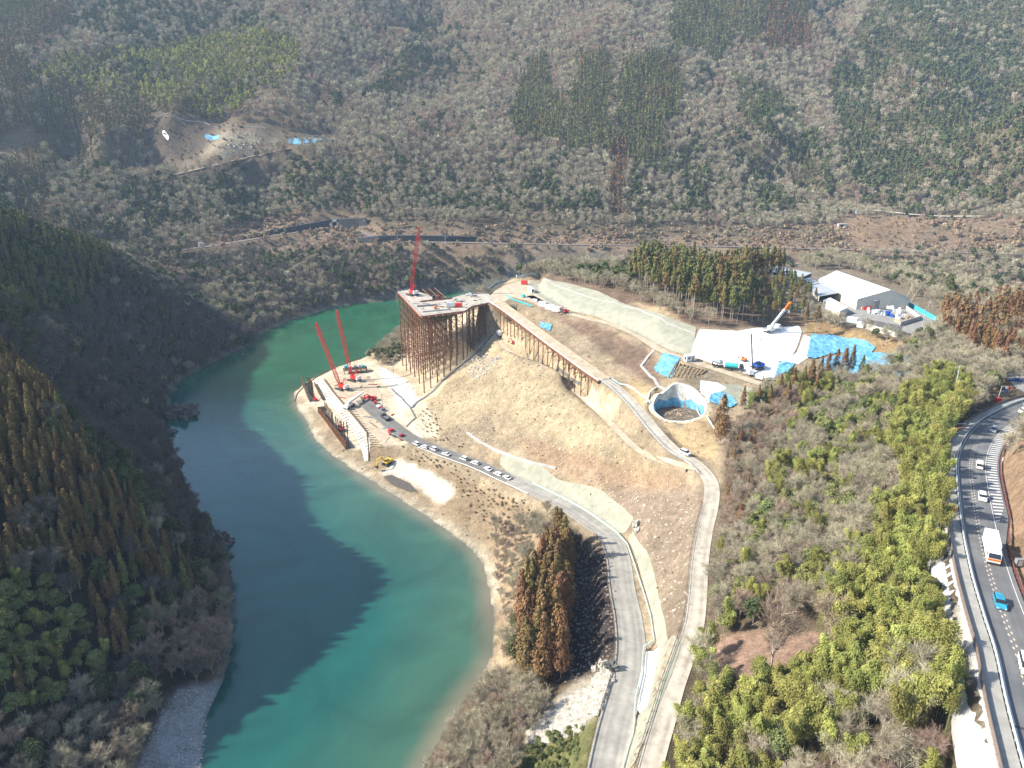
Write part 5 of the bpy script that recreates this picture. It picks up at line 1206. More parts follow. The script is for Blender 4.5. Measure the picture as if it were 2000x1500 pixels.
low_wall('waling_beam', 'brown beam along the crest between the white slope and the crane floor', [(634,742),(650,765),(680,800),(700,824),(716,845),(719,872),(720,900)], .6, .5, M['rust2'], 'beam')

# ------------------------------------------------------------------ the round shaft
sh = thing('round_shaft', 'large round lined shaft with blue sheets round its lower wall', 'shaft', (SHAFT[0], SHAFT[1], 0))
def ringwall(mb, r0, r1, z0, z1, n=48, a0=0, a1=2 * PI, zt=None):
    for k in range(n):
        t0, t1 = a0 + (a1 - a0) * k / n, a0 + (a1 - a0) * (k + 1) / n
        za = (zt(t0), zt(t1)) if zt else (z1, z1)
        v = [(r * math.cos(t), r * math.sin(t), z) for (t, zz) in ((t0, za[0]), (t1, za[1])) for (r, z) in ((r0, z0), (r0, zz), (r1, zz), (r1, z0))]
        mb.add(v, [(0, 1, 5, 4), (1, 2, 6, 5), (2, 3, 7, 6)])
def rim(t):
    x = SHAFT[0] + (SHAFT_R + 2.2) * math.cos(t); y = SHAFT[1] + (SHAFT_R + 2.2) * math.sin(t); return max(SHAFT_FLOOR + 1.0, float(H(x, y)) + .3)
mb = MB(); ringwall(mb, SHAFT_R, SHAFT_R + .6, SHAFT_FLOOR - .4, 0, zt=rim); mb.build('lining', mat('stained_shotcrete', (0.46, 0.42, 0.35), .9, scale=.35, col2=(0.80, 0.78, 0.72), bump=.2), sh, smooth=False)
mb = MB(); n = 48
for k in range(n):
    t0, t1 = 2 * PI * k / n, 2 * PI * (k + 1) / n
    mb.add([(r * math.cos(t), r * math.sin(t), rim(t) + (.0 if r < SHAFT_R + 1 else -.35)) for t in (t0, t1) for r in (SHAFT_R + .5, SHAFT_R + 1.9)], [(0, 1, 3, 2)])
mb.build('rim_apron', dirt, sh)
mb = MB(); ringwall(mb, SHAFT_R - .35, SHAFT_R - .1, SHAFT_FLOOR, 0, n=72, zt=lambda t: min(rim(t) - .1, SHAFT_FLOOR + 3.4 + .7 * math.sin(t * 9) + .3 * math.sin(t * 23))); mb.build('wall_sheet', M['tarp'], sh)
mb = MB(); mb.plan([(SHAFT_R * math.cos(t), SHAFT_R * math.sin(t)) for t in np.linspace(0, 2 * PI, 40)[:-1]], SHAFT_FLOOR - .3, SHAFT_FLOOR + .02); mb.build('floor', mat('shaft_mud', (0.14, 0.11, 0.08), 0.9, scale=.4, var=.4), sh)
mb = MB()
for k in range(30):
    t = rnd.random() * 2 * PI; r = rnd.random() * 7; mb.box((r * math.cos(t), r * math.sin(t), SHAFT_FLOOR + .2), (rnd.uniform(.4, 2), rnd.uniform(.2, .5), .3), rz=rnd.random() * 3)
mb.build('scattered_timber', M['wood'], sh)['kind'] = 'stuff'
# terraced beds beside the small blue sheet
tb = thing('terraced_beds', 'brown ridged beds of banked earth in parallel rows beside the blue sheet', 'planting beds', G(1345, 730)); g0 = np.array(tb.location)
for k in range(9):
    a = np.array(G(1322 + k * 7.2, 709 + k * 2.0)); b = np.array(G(1305 + k * 7.4 + k * .6, 739 + k * .3 - max(0, k - 5) * 3)); mb = MB()
    for q in range(8):
        p = a + (b - a) * (q + .5) / 8 - g0; mb.box((p[0], p[1], p[2] + .25), (1.0, .9, .8), rz=k * .3 + q, taper=.6)
    mb.build('ridge', mat('bed_soil', (0.24, 0.18, 0.11), 0.95, scale=1.5, var=.3) if k == 0 else bpy.data.materials['bed_soil'], tb)
# ------------------------------------------------------------------ vehicles
def wheel(parent, x, y, r, w=.22):
    mb = MB(); mb.tube((x - w / 2, y, r), (x + w / 2, y, r), r, n=14); o = mb.build('wheel', M['tyre'], parent)
    mb = MB(); sx = 1 if x > 0 else -1; mb.tube((x + sx * (w / 2 - .01), y, r), (x + sx * (w / 2 + .02), y, r), r * .55, n=10); mb.build('rim', M['rim'], o)
def make_car(kind, paint, L=4.3, Wd=1.7, Ht=1.5):
    o = thing('car', '', 'car')
    hw_ = Wd / 2; l = L / 2
    bel = .92 if kind != 'van' else 1.05; gr = .28
    # front of the car looks along +y
    prof = {'hatch': [(-l, gr + .1), (-l, bel - .05), (-l + .08, bel), (l - 1.05, bel), (l - .15, bel - .18), (l, bel - .3), (l, gr + .1), (l - .15, gr), (-l + .15, gr)],
            'sedan': [(-l, gr + .1), (-l, bel - .08), (-l + .1, bel), (l - 1.2, bel), (l - .15, bel - .18), (l, bel - .3), (l, gr + .1), (l - .15, gr), (-l + .15, gr)],
            'van': [(-l, gr + .1), (-l, bel), (l - .55, bel), (l - .05, bel - .22), (l, bel - .35), (l, gr + .1), (l - .15, gr), (-l + .1, gr)]}[kind]
    mb = MB(); mb.prism(prof, -hw_, hw_); b = mb.build('body', M[paint], o, bevel=.06)
    c0, c1, c2, c3 = {'hatch': (-l + .05, -l + .45, l - 1.75, l - 1.1), 'sedan': (-l + .45, -l + 1.15, l - 1.9, l - 1.25), 'van': (-l + .04, -l + .2, l - 1.25, l - .6)}[kind]
    k = .82
    def cab(z0, z1, y0, y1, y2, y3, wa, wb, mt, nm, dx=0, bev=0):
        m = MB(); vs = [(-wa, y0, z0), (wa, y0, z0), (wa, y3, z0), (-wa, y3, z0), (-wb, y1, z1), (wb, y1, z1), (wb, y2, z1), (-wb, y2, z1)]
        m.add(vs, [(3, 2, 1, 0), (4, 5, 6, 7), (0, 1, 5, 4), (1, 2, 6, 5), (2, 3, 7, 6), (3, 0, 4, 7)]); return m.build(nm, mt, o, bevel=bev)
    cab(bel - .02, Ht - .09, c0, c1, c2, c3, hw_ - .06, hw_ * k, M['glass'], 'windows')
    cab(Ht - .1, Ht, c1 - .04, c1 + .08, c2 - .1, c2 + .05, hw_ * k + .02, hw_ * k - .08, M[paint], 'roof', bev=.03)
    for sx in (-1, 1):
        for sy in (-l + .8, l - .8): wheel(o, sx * (hw_ - .08), sy, .31)
        mb = MB(); mb.box((sx * (hw_ - .25), l + .005, bel - .38), (.34, .05, .16)); mb.build('headlight', M['lamp'], o)
        mb = MB(); mb.box((sx * (hw_ - .14), -l - .005, bel - .16), (.2, .05, .3)); mb.build('tail_light', M['tail'], o)
        mb = MB(); mb.box((sx * (hw_ + .1), c3 - .1, bel + .08), (.18, .12, .14)); mb.build('mirror', M[paint], o)
    return o
PRO = {}
def car(kind, paint, x, y, z, rz, label, group=None, cat='car', L=None, s=1.0):
    key = (kind, paint, L)
    if key not in PRO:
        o = make_car(kind, paint, L or (4.3 if kind != 'van' else 4.0), 1.7, 1.48 if kind != 'van' else 1.85); PRO[key] = o
    else: o = copy_tree(PRO[key])
    o.location = (x, y, z); o.rotation_euler = (0, 0, rz); o.scale = (s, s, s); o.name = 'car' if cat == 'car' else 'van'
    tag(o, label, cat, group)
    if not group and 'group' in o: del o['group']
    return o
def dir_at(line, p):
    P_ = np.array(line); i = int(np.argmin(np.hypot(P_[:, 0] - p[0], P_[:, 1] - p[1]))); a, b = P_[max(0, i - 1)], P_[min(len(P_) - 1, i + 1)]
    return math.atan2(b[1] - a[1], b[0] - a[0]) - PI / 2
gcar = 'white cars parked along the lower road'
for k, (x, y, kd, pt, lab) in enumerate([
  (813,870,'van','white','first white car of the parked row, nearest the machines'), (829,876,'hatch','white','second white car from the machines in the parked row'),
  (847,880,'van','white','third parked vehicle from the machines, a tall white one'), (871,890,'sedan','white','white car parked before the gap in the row'),
  (906,899,'van','white','white car parked first after the gap in the row'), (928,907,'hatch','white','white car parked second after the gap in the row'),
  (953,919,'sedan','white','white car third from the cedar end of the parked row'), (973,929,'hatch','white','white car second from the cedar end of the parked row'), (990,936,'sedan','white','last parked white car, nearest the cedars')]):
    g = G(x, y); car(kd, pt, g[0], g[1], g[2] + .16, dir_at(LOWER, g) + PI + (.15 if k % 2 else 0), lab, gcar)
g = G(1338, 889); car('van', 'white', g[0], g[1], g[2] + .18, dir_at(TRACK, g), 'white van driving alone on the gravel track beside the shaft slope', None, 'van')
# traffic on the highway: arc length from the pixel row
def hs(py, o_=0.0): return Sx[int(np.argmin([abs(proj(*hw(s_, o_))[1] - py) for s_ in Sx[:-1]]))]
for (py, o_, kd, pt, flip, lab) in [(972,1.75,'hatch','white',1,'white hatchback on the highway behind the truck'), (915,2.0,'van','white',0,'white van with a red tail on the highway bend'),
    (843,1.75,'hatch','silver',1,'silver car in the middle of the highway bend'), (806,1.75,'sedan','white',1,'white car farthest along the highway bend'),
    (1180,-.1,'hatch','cyan',1,'blue car on the amber line of the highway'), (1308,.5,'van','white',1,'large white car at the right edge on the highway')]:
    s_ = hs(py, o_); p = hw(s_, o_); car(kd, pt, p[0], p[1], p[2] + .1, hdir(s_) - PI / 2 + (PI if flip else 0), lab, None, 'car' if 'van' not in lab else 'van', s=1.12 if py == 1308 else 1.0)
g = G(1982, 746); car('sedan', 'blue', g[0], g[1], g[2] + .1, 1.3, 'dark blue car parked by the lot at the right edge')
def make_truck(label, loc, rz, L=10, cabc='white', bodyc='white', body='box', name='truck'):
    o = thing(name, label, 'truck', loc, rz); l = L / 2
    mb = MB(); mb.box((0, 0, .8), (.9, L - .4, .3)); mb.build('chassis', M['dark'], o)
    mb = MB(); mb.prism([(l - 2.1, .6), (l - 2.1, 2.9), (l - .5, 2.9), (l - .05, 1.9), (l, .6)], -1.2, 1.2); mb.build('cab', M[cabc], o, bevel=.08)
    mb = MB(); mb.prism([(l - .44, 2.75), (l - .46, 2.8), (l + .01, 1.95), (l, 1.85)], -1.05, 1.05); mb.build('windscreen', M['glass'], o)
    for sx in (-1, 1):
        mb = MB(); mb.box((sx * 1.21, l - 1.05, 2.25), (.04, .9, .7)); mb.build('side_window', M['glass'], o)
        for sy in (l - 1.2, -l + 1.2, -l + 2.4): wheel(o, sx * 1.05, sy, .5, .3)
        mb = MB(); mb.box((sx * .95, l + .02, .95), (.35, .06, .2)); mb.build('headlight', M['lamp'], o)
    if body == 'box': mb = MB(); mb.box((0, -1.15, 2.35), (2.45, L - 2.6, 2.7)); mb.build('cargo_box', M[bodyc], o, bevel=.05)
    elif body == 'flat':
        mb = MB(); mb.box((0, -1.15, 1.15), (2.4, L - 2.6, .2)); mb.build('bed', M[bodyc], o)
        mb = MB()
        for sx in (-1, 1): mb.box((sx * 1.2, -1.15, 1.5), (.06, L - 2.6, .5))
        mb.box((0, l - 2.35, 1.7), (2.4, .08, .9)); mb.build('side_board', M[bodyc], o)
    elif body == 'tip':
        mb = MB(); y0, y1 = -l + .1, l - 2.3
        for sx in (-1, 1): mb.box((sx * 1.18, (y0 + y1) / 2, 1.9), (.1, y1 - y0, 1.3))
        mb.box((0, (y0 + y1) / 2, 1.3), (2.4, y1 - y0, .12)); mb.box((0, y0, 1.9), (2.4, .1, 1.3)); mb.box((0, y1, 2.1), (2.4, .1, 1.7)); mb.build('tipper_body', M[bodyc], o)
        mb = MB(); mb.prism([(y0 + .3, 1.4), (y0 + .6, 2.2), (0, 2.6), (y1 - .5, 2.1), (y1 - .2, 1.4)], -1.05, 1.05); mb.build('load', M['dconc'], o)
    elif body == 'mixer':
        mb = MB(); mb.tube((0, -l + .5, 2.9), (0, -.2, 2.5), .6, 1.25, 14); mb.tube((0, -.2, 2.5), (0, l - 2.6, 2.2), 1.25, .8, 14); mb.build('drum', M[bodyc], o, smooth=False)
        mb = MB(); mb.box((0, -l + .4, 2.0), (1.0, .5, 1.8)); mb.build('chute', M['dark'], o)
    elif body == 'tank': mb = MB(); mb.tube((0, -l + .3, 2.1), (0, l - 2.5, 2.1), 1.15, n=16); mb.build('tank', M[bodyc], o); mb = MB(); mb.box((0, -.8, 3.25), (.6, L * .5, .15)); mb.build('walkway', M['galv'], o)
    return o
s_ = hs(1082, 1.0); p = hw(s_, 1.0); t_ = make_truck('white box truck with an orange striped front on the highway', (p[0], p[1], p[2] + .1), hdir(s_) - PI / 2 + PI, 9.5, 'white')
mb = MB(); mb.box((0, 4.76, 1.5), (2.2, .06, .45)); mb.build('front_stripe', M['orange'], t_)
mb = MB(); mb.box((0, 4.77, .75), (2.3, .1, .4)); mb.build('bumper', M['dark'], t_)
def placed(px, py, dz=.16): g = G(px, py); return (g[0], g[1], g[2] + dz)
make_truck('dark dump truck at the top end of the lower road', placed(753, 822), dir_at(LOWER, G(753, 822)) + PI, 8.0, 'dark', 'dark', 'tip')
make_truck('grey blue flatbed truck with a crate load next to the parked cars', placed(779, 856), dir_at(LOWER, G(779, 856)) + .1, 8.5, 'dkred', 'grey', 'flat')
tr = make_truck('red fronted flatbed truck behind the grey one', placed(768, 851), dir_at(LOWER, G(768, 851)) + PI + .15, 6.0, 'red', 'grey', 'flat')
make_truck('silver concrete mixer truck at the left corner of the white slope', placed(1406, 719, .3), -1.9, 7.5, 'white', 'silver', 'mixer')
make_truck('pale green tank truck at the foot of the white slope', placed(1433, 724, .3), -1.9, 8.5, 'dark', 'teal', 'tank')

# ------------------------------------------------------------------ cranes
def lattice(a, b, w, nm, mt, parent, bays=16, taper=.5, th=.13):
    a = Vector(a); b = Vector(b); d = (b - a); L = d.length; d.normalize(); x = d.cross(Vector((0, 1, 0))).normalized(); y = x.cross(d)
    mb = MB(); prev = None
    for k in range(bays + 1):
        t = k / bays; ww = w * (min(1, .35 + t * 5) if t < .15 else (1 if t < .85 else 1 - (t - .85) / .15 * (1 - taper))) / 2
        c = a + d * (L * t); q = [c + x * i * ww + y * j * ww for i, j in ((-1, -1), (1, -1), (1, 1), (-1, 1))]
        for i in range(4): mb.bar(q[i], q[(i + 1) % 4], th * .7)
        if prev:
            for i in range(4): mb.bar(prev[i], q[i], th); mb.bar(prev[i], q[(i + 1) % 4], th * .7)
        prev = q
    return mb.build(nm, mt, parent)
def crawler_crane(label, loc, rz, tip, w=1.7):
    o = thing('crawler_crane', label, 'crane', loc); R = Matrix.Rotation(rz, 4, 'Z')
    def P3(x, y, z): return tuple(R @ Vector((x, y, z)))
    for sx in (-1, 1):
        mb = MB(); mb.prism([(-3.4, .5), (-3.0, .05), (3.0, .05), (3.4, .5), (3.0, 1.05), (-3.0, 1.05)], sx * 2.3 - .45, sx * 2.3 + .45); t = mb.build('crawler_track', M['dark'], o); t.rotation_euler.z = rz
    mb = MB(); mb.box((0, 0, .8), (3.8, 3.0, .6)); mb.tube((0, 0, 1.1), (0, 0, 1.5), 1.3, n=16); mb.build('undercarriage', M['dark'], o).rotation_euler.z = rz
    mb = MB(); mb.box((0, -1.2, 2.1), (2.9, 5.6, 1.2)); mb.box((-.8, -1.6, 3.0), (1.2, 3.6, .7)); mb.build('engine_house', M['red'], o, bevel=.08).rotation_euler.z = rz
    mb = MB(); mb.box((1.2, 1.6, 2.7), (1.0, 1.7, 1.7), taper=.9); cb = mb.build('cab', M['red'], o, bevel=.06); cb.rotation_euler.z = rz
    mb = MB(); mb.box((1.2, 1.65, 3.0), (1.06, 1.72, .8), taper=.95); mb.build('window', M['glass'], cb)
    mb = MB()
    for k in range(4): mb.box((0, -4.2, 1.75 + k * .5), (3.6, 1.1, .46))
    mb.build('counterweight', M['white'], o, bevel=.05).rotation_euler.z = rz
    foot = Vector(P3(0, 1.6, 1.9)); T_ = Vector(tip)
    lattice(foot, T_, w, 'boom', mat('crane_red', (0.66, 0.05, 0.04), .5, scale=.5) if 'crane_red' not in bpy.data.materials else bpy.data.materials['crane_red'], o, bays=22, th=.2)
    d = (T_ - foot).normalized(); mid_ = foot + d * (T_ - foot).length * .12
    mast = Vector(P3(0, -3.4, 7.2)); mb = MB()
    for sx in (-1, 1): mb.bar(P3(sx * .9, 1.0, 2.4), P3(sx * .7, -3.4, 7.2), .22); mb.bar(P3(sx * .9, -3.2, 2.6), P3(sx * .7, -3.4, 7.2), .2)
    mb.bar(P3(-.8, -3.4, 7.2), P3(.8, -3.4, 7.2), .25); mb.build('gantry', M['red'], o)
    mb = MB()
    for sx in (-.5, .5): mb.bar(mast + Vector((sx, 0, 0)), T_ + Vector((sx * .5, 0, 0)), .07)
    mb.build('pendant_rope', M['dark'], o)
    mb = MB(); mb.box(T_ + Vector((0, .3, 0)), (1.2, 1.6, 1.0), taper=.8); mb.build('boom_head', M['red'], o)
    hk = T_ + Vector((0, .9, 0)); mb = MB(); mb.bar(hk, hk - Vector((0, 0, 6)), .08); mb.build('hoist_rope', M['dark'], o)
    mb = MB(); mb.box(hk - Vector((0, 0, 6.6)), (.7, .4, 1.3)); mb.tube(hk - Vector((0, 0, 7.2)), hk - Vector((0, 0, 8)), .12, n=6); mb.build('hook_block', M['red'], o)
    return o
crawler_crane('red lattice crawler crane standing left of its twin at the water, boom leaning left', placed(668, 761), .9, (-12.5, 3, 39.5))
crawler_crane('red lattice crawler crane behind the other on the bench, in front of the platform', placed(691, 744), 1.0, (-7.5, 3, 43))
q = WP(806, 575, DZ + .25); crawler_crane('red lattice crawler crane on the far corner of the trestle tower', (q[0], q[1] - 2, q[2]), .7, (5.8, 3, 41))
# truck crane at the white slope
g = placed(1507, 648, .3); o = make_truck('white truck crane with a white and orange boom pointing to the works', g, -1.0, 11, 'white', 'white', 'flat', name='truck_crane'); o['category'] = 'crane'
a = Vector((0, -1, 2.4)); Rm = Matrix.Rotation(1.0, 3, 'Z'); tipw = Rm @ Vector((7.6, 1, 14.0)); dd = tipw - a
mb = MB(); mb.bar(a, a + dd * .72, .95); mb.bar(a + dd * .2, a + dd * .6, .5); mb.build('boom', M['white'], o)
mb = MB()
for k in range(7): c = a + dd * (.16 + k * .075); mb.bar(c, c + dd * .035, .99, .5)
mb.build('boom_marks', M['dark'], o)
mb = MB(); mb.bar(a + dd * .7, tipw, .8); mb.box(tipw, (1.3, .9, .9)); mb.build('boom_tip', M['orange'], o)
mb = MB(); mb.bar(tipw, tipw - Vector((0, 0, 4)), .08); mb.build('hoist_rope', M['dark'], o)
mb = MB(); mb.box(tipw - Vector((0, 0, 4.4)), (.6, .5, 1.4)); mb.build('hook_block', M['white'], o)
mb = MB(); mb.box((0, -1.2, 2.2), (2.2, 2.4, 1.4)); mb.build('slewing_body', M['white'], o, bevel=.1)
# truck crane lying with its boom down on the bench
o = thing('truck_crane', 'white truck crane with its long boom lowered beside the red cranes', 'crane', placed(683, 797), -.35)
mb = MB(); mb.box((0, 0, 1.1), (2.6, 8, .6)); mb.build('chassis', M['dark'], o)
mb = MB(); mb.prism([(-4, .6), (-4, 1.6), (-3.6, 2.9), (-2.2, 2.9), (-2.2, .6)], -1.25, 1.25); mb.build('cab', M['white'], o, bevel=.08)
mb = MB(); mb.box((0, .6, 2.1), (2.2, 3, 1.4)); mb.build('slewing_body', M['white'], o, bevel=.1)
mb = MB(); mb.bar((0, -1.5, 3.4), (0, 11, 3.9), 1.2); mb.bar((0, 8, 3.8), (0, 15, 4.1), .9); mb.build('boom', M['white'], o, bevel=.05)
for sx in (-1, 1):
    for sy in (-3, -1.6, 1.8, 3.2): wheel(o, sx * 1.15, sy, .55, .35)
    for sy in (-2.2, 3.9): mb = MB(); mb.bar((sx * 1.2, sy, .9), (sx * 3.2, sy, .5), .25); mb.box((sx * 3.2, sy, .12), (.8, .8, .2)); mb.build('outrigger', M['galv'], o)
# excavators and drills
def excavator(name, label, loc, rz, paint, s=1.0, mast=None, arm=True):
    o = thing(name, label, 'excavator' if arm else 'drill rig', loc, rz); o.scale = (s, s, s)
    for sx in (-1, 1): mb = MB(); mb.prism([(-2, .4), (-1.7, .03), (1.7, .03), (2, .4), (1.7, .85), (-1.7, .85)], sx * 1.2 - .3, sx * 1.2 + .3); mb.build('crawler_track', M['dark'], o)
    mb = MB(); mb.box((0, 0, .7), (2, 1.6, .5)); mb.build('undercarriage', M['dark'], o)
    mb = MB(); mb.box((0, -.6, 1.55), (2.5, 3.4, 1.1)); mb.build('house', M[paint], o, bevel=.1)
    mb = MB(); mb.box((-.75, .5, 2.3), (1.0, 1.5, 1.5), taper=.9); c = mb.build('cab', M[paint], o, bevel=.06)
    mb = MB(); mb.box((-.75, .55, 2.5), (1.05, 1.55, .8), taper=.95); mb.build('window', M['glass'], c)
    if arm:
        mb = MB(); mb.bar((.2, .9, 1.6), (.2, 2.8, 4.4), .45); mb.bar((.2, 2.8, 4.4), (.2, 5.0, 4.0), .4); mb.build('boom', M[paint], o)
        mb = MB(); mb.bar((.2, 5.0, 4.1), (.2, 5.6, 1.6), .32); mb.build('stick', M[paint], o)
        mb = MB(); mb.prism([(5.2, 1.7), (5.9, 1.5), (6.1, .8), (5.4, .3), (4.9, .7)], -.35, .75); mb.build('bucket', M['dark'], o)
    if mast: mb = MB(); mb.bar((.2, 1.8, .3), (.2 + mast[0], 1.8, mast[1]), .32); mb.build('drill_mast', M['dark'], o)
    return o
excavator('excavator', 'yellow excavator on the sandy beach below the lower road', placed(756, 908, .05), 2.5, 'yellow', 1.15)
excavator('excavator', 'red excavator among the machinery at the foot of the tan slope', placed(728, 783), 2.2, 'red', 1.0)
excavator('drill_rig', 'red drill rig behind the front row of steel posts', placed(668, 842, .2), .5, 'dkred', .9)
excavator('drill_rig', 'small red machine in the pit of the rear post cluster', placed(616, 783, .2), .5, 'red', .7)
excavator('drill_rig', 'blue drill rig with a thin leaning mast on the white slope', placed(1478, 722, .3), 2.0, 'blue', 1.3, mast=(2.4, 12), arm=False)
excavator('excavator', 'small red machine at the end of the white sheds by the upper road', placed(1105, 612), 2.0, 'red', .8)
excavator('excavator', 'small red machine on the earth path under the trestle bridge', placed(1003, 672), 1.0, 'red', .6)
excavator('excavator', 'small orange machine on the white slope behind the tank truck', placed(1452, 706, .3), .5, 'orange', .6)
def stack(name, label, cat, loc, rz, boxes, group=None):
    """a thing made of one mesh per box list entry: (part name, material, centre, size)"""
    o = thing(name, label, cat, loc, rz, group)
    for (nm, mt, c, d) in boxes: mb = MB(); mb.box(c, d); mb.build(nm, M[mt], o, bevel=.03)
    return o
def genset(label, loc, rz, paint, s=1.0):
    o = stack('generator', label, 'generator', loc, rz, [('housing', paint, (0, 0, 1.0), (1.3, 2.8, 1.5)), ('skid', 'dark', (0, 0, .15), (1.4, 3.0, .25)), ('panel', 'dark', (.66, .6, 1.1), (.04, .8, .8)), ('exhaust', 'dark', (.3, -.9, 1.95), (.2, .2, .4))])
    o.scale = (s, s, s); return o
def container(label, loc, rz, paint='white', L=6, nm='site_cabin', h=2.6, cat='cabin'):
    o = thing(nm, label, cat, loc, rz)
    mb = MB(); mb.box((0, 0, h / 2 + .1), (2.3, L, h)); mb.build('wall', M[paint], o)
    mb = MB(); mb.box((0, 0, h + .16), (2.4, L + .1, .1)); mb.build('roof', M['roofw'], o)
    mb = MB(); mb.box((1.16, L * .25, 1.1), (.05, .85, 2.0)); mb.build('door', M['grey'], o)
    mb = MB(); mb.box((1.16, -L * .2, 1.6), (.05, 1.3, .8)); mb.box((0, -L / 2 - .01, 1.5), (1.4, .04, 1.4)); mb.build('window', M['glass'], o)
    return o
container('white site cabin at the left end of the long netted slope', placed(1037, 571), .35, L=7)
container('white cabin first in the row along the upper road', placed(1060, 599), 1.0, L=5)
container('white cabin in the middle of the row along the upper road', placed(1074, 605), 1.05, L=5)
container('white cabin last in the row along the upper road', placed(1087, 609), 1.1, L=5)
genset('blue generator on the turning place beside the barriers', placed(1022, 581), .5, 'teal')
genset('red and white machine at the far side of the turning place', placed(1024, 556), 1.2, 'red', 1.4)
genset('white box machine near the ridge of the turning place', placed(1045, 590), 1.2, 'white')
container('small white shed beside the terraced beds', placed(1346, 706, .2), -1.2, L=4.5)
for k, (x, y, lab) in enumerate([(1464, 733, 'white tank at the foot of the white slope'), (1483, 742, 'white box at the lower end of the white slope'), (1500, 744, 'small cream box beside the cedar row')]):
    genset(lab, placed(x, y, .3), k * .8, 'white', 1.5 - .3 * k)
genset('small white pallet load on the earth path below the tower', placed(975, 656), .4, 'white', 1.6)
# things on the tower deck
def deckp(x, y): q = WP(x, y, DZ + .27); return q
p = deckp(916, 577); car('hatch', 'white', *p, 1.4, 'white car on the tower deck, the farther of two')
p = deckp(925, 580); car('hatch', 'silver', *p, 1.45, 'silver car on the tower deck, the nearer of two')
genset('orange machine near the front edge of the tower deck', deckp(850, 603), .3, 'orange', .9)
genset('pale blue generator near the front edge of the tower deck', deckp(880, 600), 1.5, 'galv', 1.6)
genset('red compressor at the right front of the tower deck', deckp(896, 600), 1.5, 'red', 1.4)
genset('dark machine behind the crane on the tower deck', deckp(847, 583.5), .2, 'dark', 1.2)
genset('maroon machine at the back edge of the tower deck', deckp(857, 583.5), .2, 'dkred', 1.2)
mb = MB()
a, b = deckp(823, 590), deckp(882, 584)
for k in range(3): mb.bar((a[0], a[1] + k * .9, a[2] + .3), (b[0], b[1] + k * .9, b[2] + .3), .35, .4)
tag(mb.build('steel_beams', M['rust']), 'long rusty beams laid across the tower deck', 'beams')
a, b = deckp(815, 598), deckp(853, 595); mb = MB()
for k in range(4): mb.bar((a[0], a[1] - k * .7, a[2] + .3), (b[0], b[1] - k * .7, b[2] + .3), .5, .5)
tag(mb.build('timber_stack', M['dconc']), 'stack of grey beams at the left front of the tower deck', 'beams')
a, b = deckp(826, 609), deckp(880, 604); mb = MB()
for k in range(3): mb.bar((a[0], a[1] - k * .6, a[2] + .2), (b[0], b[1] - k * .6, b[2] + .2), .35, .3)
tag(mb.build('pipe_bundle', M['grey']), 'grey pipes along the front edge of the tower deck', 'pipes')
# bundles and crates lying about
def bundle(label, group, loc, rz, L, n, mt, th=.25):
    o = MB()
    for k in range(n): o.box((0, (k - n / 2) * th * 1.3, th / 2 + .02), (L, th, th))
    b = o.build('steel_bundle', M[mt], loc=loc); b.rotation_euler.z = rz; return tag(b, label, 'bundle', group)
for k in range(26):
    x, y = rnd.choice([(rnd.uniform(795, 880), rnd.uniform(588, 606)), (rnd.uniform(885, 945), rnd.uniform(584, 597))])
    if not pip(np.array([x]), np.array([y]), [(790,575),(826,610),(905,602),(955,586),(945,577),(880,586),(840,587)])[0]: continue
    bundle('small bundle of steel lying on the tower deck', 'steel bundles on the tower deck', deckp(x, y), rnd.uniform(-.4, .4) + rnd.choice([0, 1.5]), rnd.uniform(1.5, 5), rnd.randint(2, 6), rnd.choice(['rust', 'rust2', 'galv', 'wood', 'grey']))
for k in range(34):
    x, y = rnd.uniform(650, 775), rnd.uniform(732, 860)
    if not pip(np.array([x]), np.array([y]), [(655,745),(700,728),(735,745),(765,800),(775,850),(745,860),(700,815)])[0] or abs(y - 790) < 8 and x < 700: continue
    bundle('small bundle of steel lying on the sandy bench', 'steel bundles on the bench', placed(x, y, .18), rnd.uniform(-.5, .5) + rnd.choice([0, 1.2]), rnd.uniform(1.5, 6), rnd.randint(1, 5), rnd.choice(['rust', 'rust2', 'galv', 'wood', 'grey', 'dkred']))
for k in range(12):
    x, y = 1375 + k * 14 + rnd.uniform(-4, 4), 700 + rnd.uniform(-40, 26)
    if pip(np.array([x]), np.array([y]), [(1372,655),(1550,645),(1545,690),(1500,735),(1400,708),(1358,692)])[0]: bundle('short grey hose or pipe lying on the white slope', 'hoses on the white slope', placed(x, y, .3), rnd.uniform(0, 3), rnd.uniform(2, 6), 1, 'dark', .12)
# platform with machines at the back of the bench
o = thing('work_platform', 'dark raised platform with blue and white machines behind the red cranes', 'platform', placed(694, 727), .28)
mb = MB(); mb.box((0, 0, 2.3), (15, 6, .35)); mb.build('platform', M['rust'], o)
for sx in (-7, -3.5, 0, 3.5, 7):
    mb = MB()
    for sy in (-2.7, 2.7): mb.bar((sx, sy, -.5), (sx, sy, 2.2), .35)
    mb.build('leg', M['dark'], o)
for (nm, mt, c, d) in (('tank', 'teal', (-5.6, .3, 3.6), (2, 2.4, 2.2)), ('machine', 'white', (-2.8, .6, 3.4), (2.2, 2.6, 1.8)), ('machine', 'grey', (.4, .2, 3.3), (2.4, 2.6, 1.6)), ('tank', 'white', (3.2, .8, 3.6), (1.8, 2, 2.2)), ('machine', 'teal', (5.6, .3, 3.2), (2, 2.2, 1.4))):
    mb = MB(); mb.box(c, d); mb.build(nm, M[mt], o, bevel=.1)
